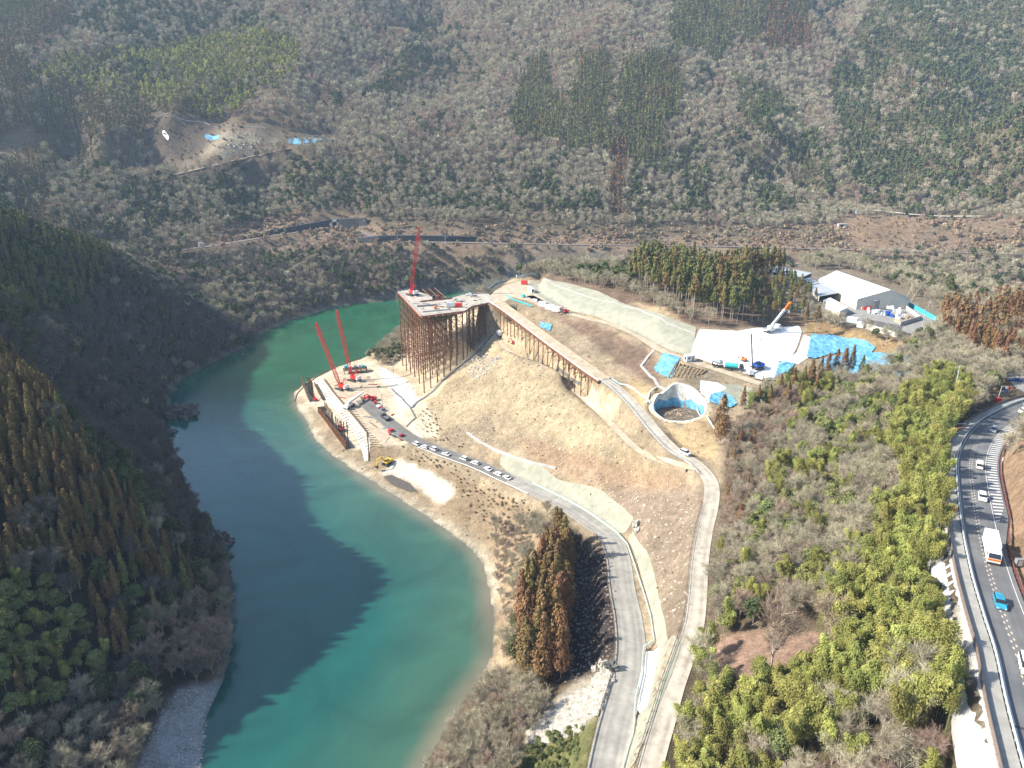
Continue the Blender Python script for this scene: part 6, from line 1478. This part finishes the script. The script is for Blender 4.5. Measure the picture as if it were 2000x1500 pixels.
# small clutter, each a thing of its own
mach = [('red', 733, 789), ('dark', 737, 793), ('white', 740, 797), ('dkred', 744, 801), ('grey', 748, 803), ('red', 720, 779)]
for k, (pt, x, y) in enumerate(mach): genset(['bright red machine beside the red excavator', 'dark machine beside the red excavator', 'white machine in the cluttered row', 'maroon machine in the cluttered row', 'grey machine at the end of the cluttered row', 'small red machine left of the red excavator'][k], placed(x, y), k * .5, pt, .9)
for k, (a, b, lab) in enumerate([((703,776),(713,792),'grey pipe left of a pair on the working floor'), ((706,775),(716,791),'grey pipe right of a pair on the working floor'), ((722,826),(736,836),'bent dark beam lying near the bench edge'), ((663,777),(675,779),'small red beam beside the lowered boom')]):
    p, q = placed(*a), placed(*b); mb = MB(); mb.tube((p[0], p[1], p[2] + .25), (q[0], q[1], q[2] + .25), .25, n=8); tag(mb.build('steel_pipe', M['rust2'] if k != 3 else M['red']), lab, 'pipe')
p = placed(769, 736); mb = MB(); mb.tube((0, 0, -1), (0, 0, 7.5), .12, n=6); mb.box((0, 0, 7.5), (2.2, .2, .2)); mb.box((-.9, 0, 7.3), (.5, .4, .35)); mb.box((.9, 0, 7.3), (.5, .4, .35)); tag(mb.build('lamp_mast', M['grey'], loc=p), 'thin lamp mast in front of the trestle tower', 'lamp mast')
car('van', 'white', *placed(762, 697), 1.2, 'white van half hidden by bushes left of the tower', None, 'van')
# boulders and rubble
def boulder(label, loc, s, seed, mt, name='boulder', group=None):
    r = np.random.default_rng(seed); bm = bmesh.new(); bmesh.ops.create_icosphere(bm, subdivisions=4, radius=1)
    from mathutils import noise
    for v in bm.verts:
        n = noise.noise(v.co * 1.3 + Vector((seed, 0, 0))) + .5 * noise.noise(v.co * 3 + Vector((0, seed, 0))); c = v.co * (1 + .75 * n + .22 * noise.noise(v.co * 7))
        c.x = round(c.x * 3) / 3 * .45 + c.x * .55; c.z = round(c.z * 3.5) / 3.5 * .5 + c.z * .5; v.co = Vector((c.x * s[0], c.y * s[1], c.z * s[2]))
    me = bpy.data.meshes.new(name); bm.to_mesh(me); bm.free(); me.materials.append(mt); o = link(name, me, None, loc); o.rotation_euler.z = seed; return tag(o, label, 'rock', group)
rk = mat('dark_river_rock', (0.055, 0.058, 0.05), .9, scale=.5, col2=(0.17, 0.165, 0.15), bump=.6); rkl = mat('pale_rock', (0.30, 0.27, 0.22), .9, scale=.8, col2=(0.58, 0.54, 0.47), bump=.4)
for k, (x, y, z, s, lab) in enumerate([(355,812,0,(9,5,6),'large jagged rock outcrop jutting into the river from the left bank'), (335,806,1,(6,5,5),'rock joining the outcrop to the left bank'), (372,812,0,(4,3,3.5),'rock at the river tip of the outcrop'), (350,796,1.5,(3,2.5,2.5),'pale topped rock behind the outcrop'),
     (345,905,0,(4,3,2.5),'low rock on the left bank below the outcrop'), (436,1060,0,(3.5,3,4),'dark rocks at the small point on the left bank'), (428,1075,0,(3,3,3),'dark rock beside the small left point'), (441,1090,0,(2,2,2.2),'dark rock at the tip of the small left point'),
     (474,693,0,(1.6,1.2,.9),'lone rock in the water off the left bank'), (320,850,0,(5,3,2.5),'rock shelf on the left bank beside the outcrop')]):
    q = WP(x, y, z); boulder(lab, q, s, k + 1, rk)
for k, (x, y, s, mt, lab) in enumerate([(1193,1306,(1.6,1.3,1.6),rk,'dark boulder at the roadside above the rubble'), (1178,1302,(1.5,1.2,1.4),rkl,'pale boulder beside the dark one above the rubble'), (1160,1310,(.9,.8,.8),rkl,'smaller pale boulder in the shade above the rubble'), (1243,1030,(1.6,1.3,1.6),rkl,'white boulder above the bend of the lower road'), (1245,1040,(1,1,1),rkl,'small white boulder at the bend of the lower road')]):
    g = G(x, y); boulder(lab, (g[0], g[1], g[2] + .4), s, k + 31, mt)
def rubble(name, label, polys, n, s0, s1, mt, seed):
    r = np.random.default_rng(seed); w = [G(*q) for q in polys]; xs = [p[0] for p in w]; ys = [p[1] for p in w]; k = 0; vs = []; 
    X = r.uniform(min(xs), max(xs), n * 4); Y = r.uniform(min(ys), max(ys), n * 4); m = pip(X, Y, w); X, Y = X[m][:n], Y[m][:n]; Zg = H(X, Y)
    base = np.array([(x, y, z) for x in (-1, 1) for y in (-1, 1) for z in (-1, 1)], float); fc = np.array([(0, 1, 3, 2), (4, 6, 7, 5), (0, 4, 5, 1), (2, 3, 7, 6), (0, 2, 6, 4), (1, 5, 7, 3)])
    s = (s0 + (s1 - s0) * r.random(len(X)) ** 2.5)[:, None, None]; b = base[None] * (1 + .5 * (r.random((len(X), 8, 3)) - .5)) * s * .5 * np.array([1, .85, .65]); a = r.random(len(X)) * 6.28
    c_, s_ = np.cos(a)[:, None], np.sin(a)[:, None]; bx = b[..., 0] * c_ - b[..., 1] * s_; by = b[..., 0] * s_ + b[..., 1] * c_
    V_ = np.stack([bx + X[:, None], by + Y[:, None], b[..., 2] + (Zg[:, None] + s[:, :, 0] * .12)], -1).reshape(-1, 3); F_ = (fc[None] + np.arange(len(X))[:, None, None] * 8).reshape(-1, 4)
    o = link(name, mesh_np(name, V_, F_, mt)); return tag(o, label, 'rubble', None, 'stuff')
rubble('rubble', 'white broken stone spilling down beside the lower road', [(1185,1300),(1200,1325),(1165,1400),(1100,1440),(1040,1460),(1030,1430),(1100,1370)], 2600, .25, 1.5, rkl, 3)
rubble('stones', 'stones and stumps scattered over the dark felled slope', [(1112,1030),(1200,1080),(1205,1290),(1120,1340),(1085,1340),(1108,1200)], 1500, .12, .7, mat('felled_debris', (0.09, 0.07, 0.055), .9, scale=.6, col2=(0.34, 0.27, 0.22)), 5)
rubble('hill_stones', 'pale stones and brash strewn over the cleared hillside', [(930,700),(1000,680),(1240,880),(1360,940),(1370,1060),(1340,1240),(1290,1200),(1240,1010),(1100,920),(900,840),(830,815)], 3600, .12, .75, mat('hill_debris', (0.30, 0.24, 0.17), .9, scale=.6, col2=(0.62, 0.54, 0.42)), 6)
rubble('slope_rocks', 'pale broken rock showing at the head of the tan hillside', [(912,705),(950,690),(985,690),(960,725),(925,745)], 260, .3, 1.6, rkl, 12)
rubble('terrace_stones', 'grey boulders on the far clearing', [(440,262),(500,258),(545,285),(520,300),(450,300)], 160, .6, 2.6, rkl, 7)
rubble('shore_stones', 'stones on the gravel bar at the left bank', [(260,1530),(292,1440),(345,1350),(425,1340),(405,1400),(398,1520)], 1500, .12, .5, mat('bar_stone', (0.30, 0.30, 0.29), .9, scale=.6, col2=(0.5, 0.5, 0.48)), 8)
# ------------------------------------------------------------------ the works beyond the stand
wyard = drape('works_yard', [(1600,600),(1660,590),(1780,590),(1830,622),(1815,650),(1770,655),(1690,640),(1610,612)], asphy, .15, 'grey yard of the works', kind='structure')
def flat_quad(pts): return pts
def hall(name, label, ridge, eaveL, eaveR, z0, roof, wall, open_front=False):
    """ridge, left eave and right eave each as two world points (far end, near end)"""
    o = thing(name, label, 'building', (eaveL[1][0], eaveL[1][1], z0)); O = np.array([eaveL[1][0], eaveL[1][1], z0])
    f = lambda p: tuple(np.array(p, float) - O)
    def slab(a, b, c, d, nm, mt, th=.25):
        m = MB(); q = [f(a), f(b), f(c), f(d)]; m.add(q + [(x, y, z - th) for x, y, z in q], [(0, 1, 2, 3), (7, 6, 5, 4), (0, 4, 5, 1), (1, 5, 6, 2), (2, 6, 7, 3), (3, 7, 4, 0)]); m.build(nm, mt, o)
    slab(eaveL[0], eaveL[1], ridge[1], ridge[0], 'roof', roof)
    if eaveR: slab(ridge[0], ridge[1], eaveR[1], eaveR[0], 'roof', roof)
    R_ = eaveR or ridge
    ins = .35; cx = np.mean([p[0] for p in (*eaveL, *R_)]); cy = np.mean([p[1] for p in (*eaveL, *R_)])
    def inn(p, dz=.3): v = np.array(p, float); c = np.array([cx, cy]); d = c - v[:2]; v[:2] += d / np.linalg.norm(d) * ins; v[2] -= dz; return v
    def wallq(a, b, nm='wall', skip=None, top=None):
        a, b = inn(a), inn(b); m = MB(); q = [(a[0], a[1], z0 - 2), (b[0], b[1], z0 - 2), tuple(b)] + ([tuple(inn(top))] if top is not None else []) + [tuple(a)]; m.add([f(p) for p in q], [tuple(range(len(q)))]); m.build(nm, wall, o)
    wallq(eaveL[0], eaveL[1]); 
    if not open_front: wallq(eaveL[1], R_[1], top=ridge[1] if eaveR else None)
    wallq(R_[0], R_[1]); wallq(eaveL[0], R_[0], top=ridge[0] if eaveR else None)
    return o
YZ = YARD_Z
eL = [WP(1597, 546, 66), WP(1675, 584, 66)]; rg = [WP(1634, 528.5, 71), WP(1740, 566, 71)]
eR = [(rg[0][0] + 14, rg[0][1] + 1, 66), (rg[1][0] + 12, rg[1][1] + 1, 66)]
o = hall('factory_hall', 'largest works building, a long hall with a brilliant white gabled roof', rg, eL, eR, YZ, M['roofw'], M['wallc'])
for k in range(4):
    t = .15 + k * .22; a = np.array(eL[0]) * (1 - t) + np.array(eL[1]) * t; b = np.array(rg[0]) * (1 - t) + np.array(rg[1]) * t; c = a * .5 + b * .5 - np.array([eL[1][0], eL[1][1], YZ]); m = MB(); m.box((c[0], c[1], c[2] + .12), (1.6, 2.6, .2), rz=.1); m.build('roof_light', M['galv'], o)
a1, a2, a3, a4 = WP(1744, 567, 66.6), WP(1763, 579, 65.5), WP(1711, 587.5, 65.2), WP(1681, 577, 66.4)
o = hall('annexe', 'grey walled annexe with a pale lean-to roof joined to the white hall', [a1, a4], [a2, a3], None, YZ, M['roofg'], M['wallg'], True)
b_ = [WP(1568, 543.5, 64), WP(1615, 580, 63.5)]; b_ = [(173.5, 440, 63.2), (173.5, 397, 63.2)]; c_ = [(184.3, 439, 65.2), (184.3, 397, 65.2)]
hall('open_shed', 'pale blue roofed shed left of the white hall with an open dark front', c_, b_, None, YZ, M['roofg'], M['wallc'], True)
hall('low_block', 'low cream block with a flat white roof in front of the open shed', [WP(1622, 581, 64), WP(1657, 600, 63.6)], [WP(1608, 586, 63.6), WP(1641, 607, 63.4)], None, YZ, M['roofw'], M['wallc'])
hall('long_shed', 'long narrow dark roofed shed behind the stand of cedars', [WP(1481, 513, 66.5), WP(1586, 533, 66.5)], [WP(1463, 523, 65), WP(1568, 541, 65)], None, YZ, M['roofg'], M['dark'])
o = hall('office', 'low cream office with a dark brown roof at the front of the works', [WP(1700, 624, 64), WP(1764, 637, 64)], [WP(1690, 630, 63), WP(1755, 648, 63)], None, YZ, M['roofd'], M['wallc'])
for k in range(4):
    p = np.array(WP(1698 + k * 15, 636.5 + k * 4, 61.4)) - np.array(o.location); m = MB(); m.box((p[0] + .3, p[1] + .4, p[2]), (.9, .9, 1.0), rz=.8); m.build('window', M['glass'], o)
container('white yard cabin between the low block and the office', (*WP(1664, 631, YZ)[:2], YZ + .15), .9, 'galv', 5)
container('small white hut at the left end of the office', (*WP(1680, 640, YZ)[:2], YZ + .15), .9, 'white', 3)
cw = [WP(x, y, YZ) for x, y in [(1757, 637), (1796, 625), (1766, 602)]]; m = MB()
for p, q in zip(cw[:-1], cw[1:]): m.bar((p[0], p[1], YZ + 1), (q[0], q[1], YZ + 1), .4, 2.4)
tag(m.build('bay_wall', M['conc']), 'concrete storage bay wall round the pale heap in the yard', 'wall')
cw = [WP(x, y, YZ) for x, y in [(1764, 592), (1800, 612), (1828, 628)]]; m = MB()
for p, q in zip(cw[:-1], cw[1:]): m.bar((p[0], p[1], YZ + 1), (q[0], q[1], YZ + 1), .5, 2.6)
tag(m.build('screen_wall', M['teal']), 'pale blue screen wall along the right side of the works', 'wall')
for k, (x, y, pt, lab) in enumerate([(1700, 611, 'white', 'white bags stacked nearest the office roof'), (1712, 613, 'white', 'second heap of white bags behind the office'), (1722, 614, 'galv', 'grey crates right of the white bags'), (1740, 607, 'white', 'white crates under the annexe wall'), (1748, 600, 'dark', 'dark scrap under the annexe wall'),
     (1755, 610, 'white', 'white crates in the middle of the yard'), (1688, 603, 'orange', 'orange drum in the mouth of the annexe'), (1680, 602, 'white', 'white drum in the mouth of the annexe'), (1765, 618, 'galv', 'pale stack at the storage bay'), (1776, 622, 'wood', 'tan pallets inside the storage bay'), (1735, 618, 'blue', 'dark blue sheeted load in the yard'), (1750, 622, 'white', 'long white load beside the blue one'), (1695, 605, 'dkred', 'maroon drum in the annexe')]):
    q = WP(x, y, YZ + .2); o = thing('yard_stack', lab, 'stack', q, k * .7)
    for r_ in range(5):
        m = MB(); m.box((rnd.uniform(-2, 2), rnd.uniform(-1.6, 1.6), rnd.choice([.7, .7, 1.9])), (rnd.uniform(1, 2), rnd.uniform(1, 1.8), 1.3), rz=rnd.random(), taper=.85); m.build('crate', M[pt], o)
m = MB(); q = WP(1757, 630, YZ); m.box((0, 0, .8), (4, 6, 1.6), taper=.5); tag(m.build('sand_heap', M['wood'], loc=q), 'pale sand heap inside the storage bay', 'heap')

# ------------------------------------------------------------------ poles and signs
def utility_pole(label, loc, h=11, name='utility_pole', r=.18, lean=0):
    o = thing(name, label, 'pole', loc)
    m = MB(); m.tube((0, 0, -1), (lean, 0, h), r, r * .7, 8); m.build('shaft', M['conc'], o)
    m = MB(); m.box((lean, 0, h - .6), (2.2, .14, .14)); m.box((lean, 0, h - 1.6), (1.8, .14, .14)); m.build('crossarm', M['galv'], o)
    m = MB()
    for k in (-1, -.4, .4, 1): m.tube((lean + k, 0, h - .55), (lean + k, 0, h - .3), .07, n=6)
    m.build('insulators', M['white'], o)
    m = MB(); m.tube((lean + .35, 0, h - 2.8), (lean + .35, 0, h - 2), .25, n=8); m.build('transformer', M['grey'], o); return o
q = WP(1799, 650, YZ); utility_pole('tall white utility pole at the right corner of the works yard', q, 12)
q = WP(1680, 604, YZ); utility_pole('white utility pole in front of the open shed', q, 8)
for k, (x, y, lab) in enumerate([(1687, 412, 'utility pole beside the far lane just right of the bridge'), (1872, 400, 'utility pole on the right above the far lane'), (1502, 396, 'utility pole above the railway near the far bridge'), (651, 273, 'utility pole at the end of the far path'), (1082, 312, 'utility pole on the mountain foot left of the plantations'), (1197, 322, 'utility pole beside the brown spire cedar')]):
    g = G(x, y); utility_pole(lab, g, 11)
q = placed(1858, 790, 0); o = thing('signal_pole', 'white cross-topped pole rising from the bamboo', 'pole', (q[0], q[1], q[2])); m = MB(); m.tube((0, 0, -1), (0, 0, 15), .14, n=6); m.build('shaft', M['galv'], o); m = MB(); m.box((0, 0, 14.2), (3, .16, .16)); m.build('crossarm', M['galv'], o)
def catenary(label, px, py, side, line_y=None):
    g = G(px, py); o = thing('railway_mast', label, 'mast', (g[0], g[1], g[2]))
    o['group'] = 'masts along the railway'
    m = MB(); m.tube((0, 0, -1), (0, 0, 9.5), .22, .18, 8); m.build('shaft', M['conc'], o)
    m = MB(); m.bar((0, 0, 8.6), (side * 3.2, -.5, 7.6), .12); m.bar((0, 0, 7.0), (side * 3.2, -.5, 7.4), .12); m.bar((-.8, 0, 9.2), (.8, 0, 9.2), .12); m.build('bracket', M['galv'], o)
for k, (x, y, sd, lab) in enumerate([(432,474,1,'first railway mast from the left, by the small railway hut'), (517,461,1,'second railway mast from the left before the dark wall'), (607,450,-1,'railway mast in the middle of the dark wall'), (630,447,1,'short railway mast near the portal'), (777,481,-1,'railway mast left of the second dark wall centre'), (870,478,1,'railway mast at the right half of the second dark wall'), (963,480,1,'railway mast right of the second dark wall'), (1045,481,1,'railway mast above the trestle road curve'),
      (506,498,1,'mast on the bank below the dark wall'), (594,488,1,'mast on the bank right of the other low mast'), (682,482,1,'mast at the left end of the second dark wall'), (418,516,1,'mast at the foot of the bank on the left'), (1648,490,1,'railway mast right of the culvert'), (1797,492,1,'railway mast at the red bank'), (1946,494,1,'last railway mast on the right'), (1400,484,1,'railway mast behind the cedar stand')]): catenary(lab, x, y, sd)
for o_ in (-.55, .55):
    r_ = strip_mesh(RAIL, o_ - .1, o_ + .1, .55, nseg=1); ob = link('rail', mesh_np('rail', r_[0], r_[1], M['rust2'])); tag(ob, 'steel rail of the railway, ' + ('river side' if o_ > 0 else 'mountain side'), 'rail')
def far_wall(name, label, pix, h, mt, d=.8, cat='retaining wall'):
    m = MB(); w = [G(x, y) for x, y in pix]; L0 = w[0]
    for i, (p, q) in enumerate(zip(w[:-1], w[1:])):
        h0, h1 = (h[i], h[i + 1]) if isinstance(h, (list, tuple)) else (h, h)
        m.add([(p[0], p[1], p[2] - 2), (q[0], q[1], q[2] - 2), (q[0], q[1], q[2] + h1), (p[0], p[1], p[2] + h0), (p[0], p[1] + 3, p[2] - 2), (q[0], q[1] + 3, q[2] - 2), (q[0], q[1] + 3, q[2] + h1 + .3), (p[0], p[1] + 3, p[2] + h0 + .3)],
              [(0, 1, 2, 3), (7, 6, 5, 4), (3, 2, 6, 7), (0, 3, 7, 4), (1, 5, 6, 2)])
    return tag(m.build(name, mt), label, cat)
dwall = mat('dark_stone_wall', (0.045, 0.05, 0.055), .9, scale=.4, var=.35)
far_wall('retaining_wall', 'long dark retaining wall rising beside the railway on the left', [(455,470),(520,460),(580,452),(650,445),(700,443),(716,441)], [1.5, 4, 6, 9, 9, 8.5], dwall)
far_wall('retaining_wall', 'second dark retaining wall lower down behind the tower crane', [(690,474),(740,473),(800,473),(870,473),(932,471)], [4, 6, 6.5, 6, 4], dwall)
g = G(655, 447); o = thing('tunnel_portal', 'pale stone arched portal breaking the dark railway wall', 'portal', (g[0], g[1] - 1, g[2])); m = MB()
for sx in (-3.2, 3.2): m.box((sx, 0, 4.5), (1.6, 3.4, 10))
m.box((0, 0, 8.6), (8, 3.4, 1.8)); m.build('arch', M['conc'], o); m = MB(); m.box((0, .6, 3.6), (4.8, 3, 8)); m.build('opening', M['black'], o)
g = G(640, 494); o = thing('culvert', 'dark square culvert mouth in the scrub bank below the railway', 'culvert', g); m = MB(); m.box((0, 0, 2.5), (5.5, 3, 6)); m.build('wall', M['rust2'], o); m = MB(); m.box((.3, -1.2, 2.6), (4, 1, 4.4)); m.build('opening', M['black'], o)
g = G(393, 482); container('small white railway hut beside the track at the left', (g[0], g[1], g[2]), 1.2, 'white', 5, 'railway_hut', 4, 'hut')
g = G(388, 470); container('smaller white railway box behind the hut', (g[0], g[1] + 3, g[2] + 1), 1.2, 'white', 2.5, 'railway_hut', 3, 'hut')
g = G(690, 452); container('white equipment box at the right end of the dark wall', (g[0], g[1], g[2]), 1.5, 'white', 3, 'railway_box', 1.8, 'box')
# road bridge and its white abutment on the right
a, b = G(1606, 408), G(1672, 416); o = thing('road_bridge', 'short pale road bridge over a dark gully at the right', 'bridge', a); m = MB()
zz = max(a[2], b[2]) + 1.2 - a[2]; m.bar((-4, 0, zz), (b[0] - a[0] + 2, b[1] - a[1], zz), 4.5, 1.0); m.build('deck', M['conc'], o)
m = MB()
for sy in (-2.2, 2.2): m.bar((-4, sy, zz + 1.1), (b[0] - a[0] + 2, b[1] - a[1] + sy, zz + 1.1), .12, .5)
m.build('railing', M['galv'], o); m = MB(); m.box((b[0] - a[0] + 1, b[1] - a[1] - 1.4, zz - 4), (5, 5, 7.5)); m.build('abutment', M['white'], o)
g = G(1644, 446); o = thing('culvert', 'pale concrete culvert below the road bridge', 'culvert', g); m = MB(); m.box((0, 0, 2.5), (9, 4, 5)); m.build('wall', M['conc'], o); m = MB(); m.box((-1, -1.8, 2.2), (3.5, 1, 3.4)); m.build('opening', M['black'], o)
# far clearing
for pix, lab, mt in (([(402,262),(430,264),(428,272),(400,269)], 'pale blue sheet on the left terrace of the far clearing', M['tarp']), ([(563,270),(590,272),(588,283),(562,281)], 'blue sheet beside the far path', M['tarp']), ([(594,270),(632,272),(618,279),(592,281)], 'second blue sheet at the right of the far path', M['tarp']),
      ([(316,257),(321,257),(331,270),(328,276),(319,265)], 'pale sheet on the shaded terrace at the left', M['galv']), ([(148,318),(165,322),(180,345),(170,350)], 'pale stony stream bed in the side valley', M['dconc'])):
    drape('ground_sheet', pix, mt, .5, lab, 'ground sheet', res=1.5)
polyline_fence('terrace_edge', 'long pale kerb along the top of the far clearing', 'kerb', gl([(302,229),(350,234),(400,241),(470,248),(520,252)], .2, 8), .8, 12, 'conc', (.6,), .5, .7)
polyline_fence('terrace_edge', 'pale kerb behind the blue sheets at the far path', 'kerb', gl([(592,263),(620,267),(640,272),(655,278)], .2, 8), .8, 12, 'conc', (.6,), .5, .7)

# ------------------------------------------------------------------ highway furniture
s_ = hs(1030, -3.6); p = hw(s_, -5.4); o = thing('road_sign', 'orange square warning sign on a leaning pole beside the walkway', 'sign', p); m = MB(); m.tube((0, 0, 0), (-.5, 0, 4.2), .07, n=6); m.build('post', M['galv'], o); m = MB(); m.box((-.5, -.12, 4.3), (1.3, .06, 1.3)); m.build('panel', mat('amber_sign', (0.80, 0.42, 0.02), .5), o); m = MB(); m.box((-.5, -.16, 4.3), (.7, .03, .18)); m.box((-.25, -.16, 4.45), (.2, .03, .4)); m.build('arrow', M['black'], o)
s_ = hs(893, -3.6); p = hw(s_, -6.6); o = thing('street_lamp', 'dark red arched lamp post reaching over the highway bend', 'lamp', p); m = MB(); q0 = (0, 0, -1)
for k in range(9):
    t = k / 8; q1 = (4.5 * (t - .45) / .55 if t > .45 else 0, 0, 8.5 * min(1, t / .75) if t < .75 else 8.5 + .3 * (t - .75)); m.tube(q0, q1, .12, n=6); q0 = q1
m.build('post', mat('brown_lamp_post', (0.25, 0.09, 0.06), .5), o); m = MB(); m.box((4.8, 0, 8.5), (1.0, .35, .18)); m.build('lamp_head', M['galv'], o)
s_ = hs(862, -3.6); p = hw(s_, -6.4); o = thing('street_lamp', 'short white lamp post on the outer rail of the bend', 'lamp', p); m = MB(); m.tube((0, 0, -1), (0, 0, 5), .1, n=6); m.bar((0, 0, 5), (3, 0, 5.1), .1); m.build('post', M['galv'], o); m = MB(); m.box((3, 0, 5.05), (.8, .3, .15)); m.build('lamp_head', M['galv'], o)
g = G(1946, 786); o = thing('traffic_sign_pole', 'pole with round red and blue signs behind the far side of the bend', 'sign', g); m = MB(); m.tube((0, 0, -1), (.6, 0, 6), .1, n=6); m.bar((.6, 0, 6), (3.4, 0, 5.8), .1); m.build('post', M['galv'], o)
for nm, mt, x, z in (('red_sign', 'red', 3.4, 5.6), ('white_sign', 'white', 2.4, 5.6), ('blue_sign', 'blue', 2.5, 4.5)): m = MB(); m.tube((x, -.1, z), (x, -.16, z), .5, n=16); m.build(nm, M[mt], o)
m = MB(); m.box((0, -.3, .8), (1.6, 1.2, 2)); m.build('red_cover', M['red'], o)
for k, (py, lab) in enumerate([(1330, 'first'), (1245, 'second'), (1175, 'third'), (900, 'fourth'), (868, 'fifth'), (848, 'sixth')]):
    s_ = hs(py, 5); p = hw(s_, hwo(s_) + .5); m = MB(); m.box((0, 0, .9), (.18, .18, 1.8)); m.box((0, -.1, 1.6), (.22, .05, .3), mi=1); tag(m.build('marker_post', [M['white'], M['orange']], loc=p), lab + ' white marker post from the near end behind the dark red rail', 'marker post', 'marker posts behind the dark red rail')
o = thing('roadside_box', 'grey control boxes on the verge beside the truck', 'box', hw(hs(1100, 5), hwo(hs(1100, 5)) + 1.2)); m = MB(); m.box((0, 0, .8), (1.6, .8, 1.6)); m.build('housing', M['grey'], o); m = MB(); m.box((0, -.42, .8), (.7, .04, 1.2)); m.build('door', M['galv'], o)
drape('gravel_lot', [(1950,722),(2000,716),(2100,716),(2100,765),(2000,768),(1985,760)], asphy, .2, 'grey gravel lot beyond the highway bend', kind='structure')
m = MB(); g = G(1998, 722); m.box((0, 0, 2), (2.5, .2, 3)); m.box((0, 0, -.2), (.2, .2, 2)); tag(m.build('notice_board', M['white'], loc=g), 'white board on a post at the far lot', 'sign')

# fallen and dead trees
def snag(label, px, py, h, seed, lean=.3):
    r = random.Random(seed); g = G(px, py); o = thing('dead_tree', label, 'dead tree', g); m = MB(); q0 = Vector((0, 0, -1)); 
    for k in range(5): q1 = Vector((lean * h * (k + 1) / 5, r.uniform(-.2, .2), h * (k + 1) / 5)); m.tube(q0, q1, .22 * (1 - k * .17), .22 * (1 - (k + 1) * .17), 6); q0 = q1
    m.build('trunk', LM['bbark'], o); m = MB()
    for k in range(14):
        t = .3 + .7 * r.random(); b0 = Vector((lean * h * t, 0, h * t)); m.tube(b0, b0 + Vector((r.uniform(-1, 1), r.uniform(-1, 1), r.uniform(.2, 1.2))) * h * .16, .06, .02, 4)
    m.build('branches', LM['bbark'], o)
snag('pale dead tree with forked bare limbs below the cedars', 1058, 1388, 10, 1, -.25); snag('thin dead trunk leaning beside the forked one', 1064, 1390, 8, 2, .1)
snag('tall pale bare trunk behind the works, leaning right', 1765, 590, 17, 3, .35); snag('second pale bare trunk behind the works', 1778, 588, 14, 4, .5); snag('pale bare trunk right of the screen wall', 1812, 600, 16, 5, .3); snag('bent pale trunk on the far river bank', 690, 560, 7, 6, .6)

# ------------------------------------------------------------------ the air
hz = MB(); hz.box((50, 880, 330), (3600, 2300, 668)); hzm = bpy.data.materials.new('haze'); hzm.use_nodes = True; nt = hzm.node_tree
nt.nodes.remove(nt.nodes['Principled BSDF']); pv = nt.nodes.new('ShaderNodeVolumePrincipled'); pv.inputs['Color'].default_value = (0.55, 0.75, 1.0, 1); pv.inputs['Density'].default_value = 0.00010; pv.inputs['Anisotropy'].default_value = 0.0
nt.links.new(pv.outputs[0], nt.nodes['Material Output'].inputs['Volume'])
ho = hz.build('haze', hzm); tag(ho, 'pale blue winter haze in the valley air', None, None, 'stuff')
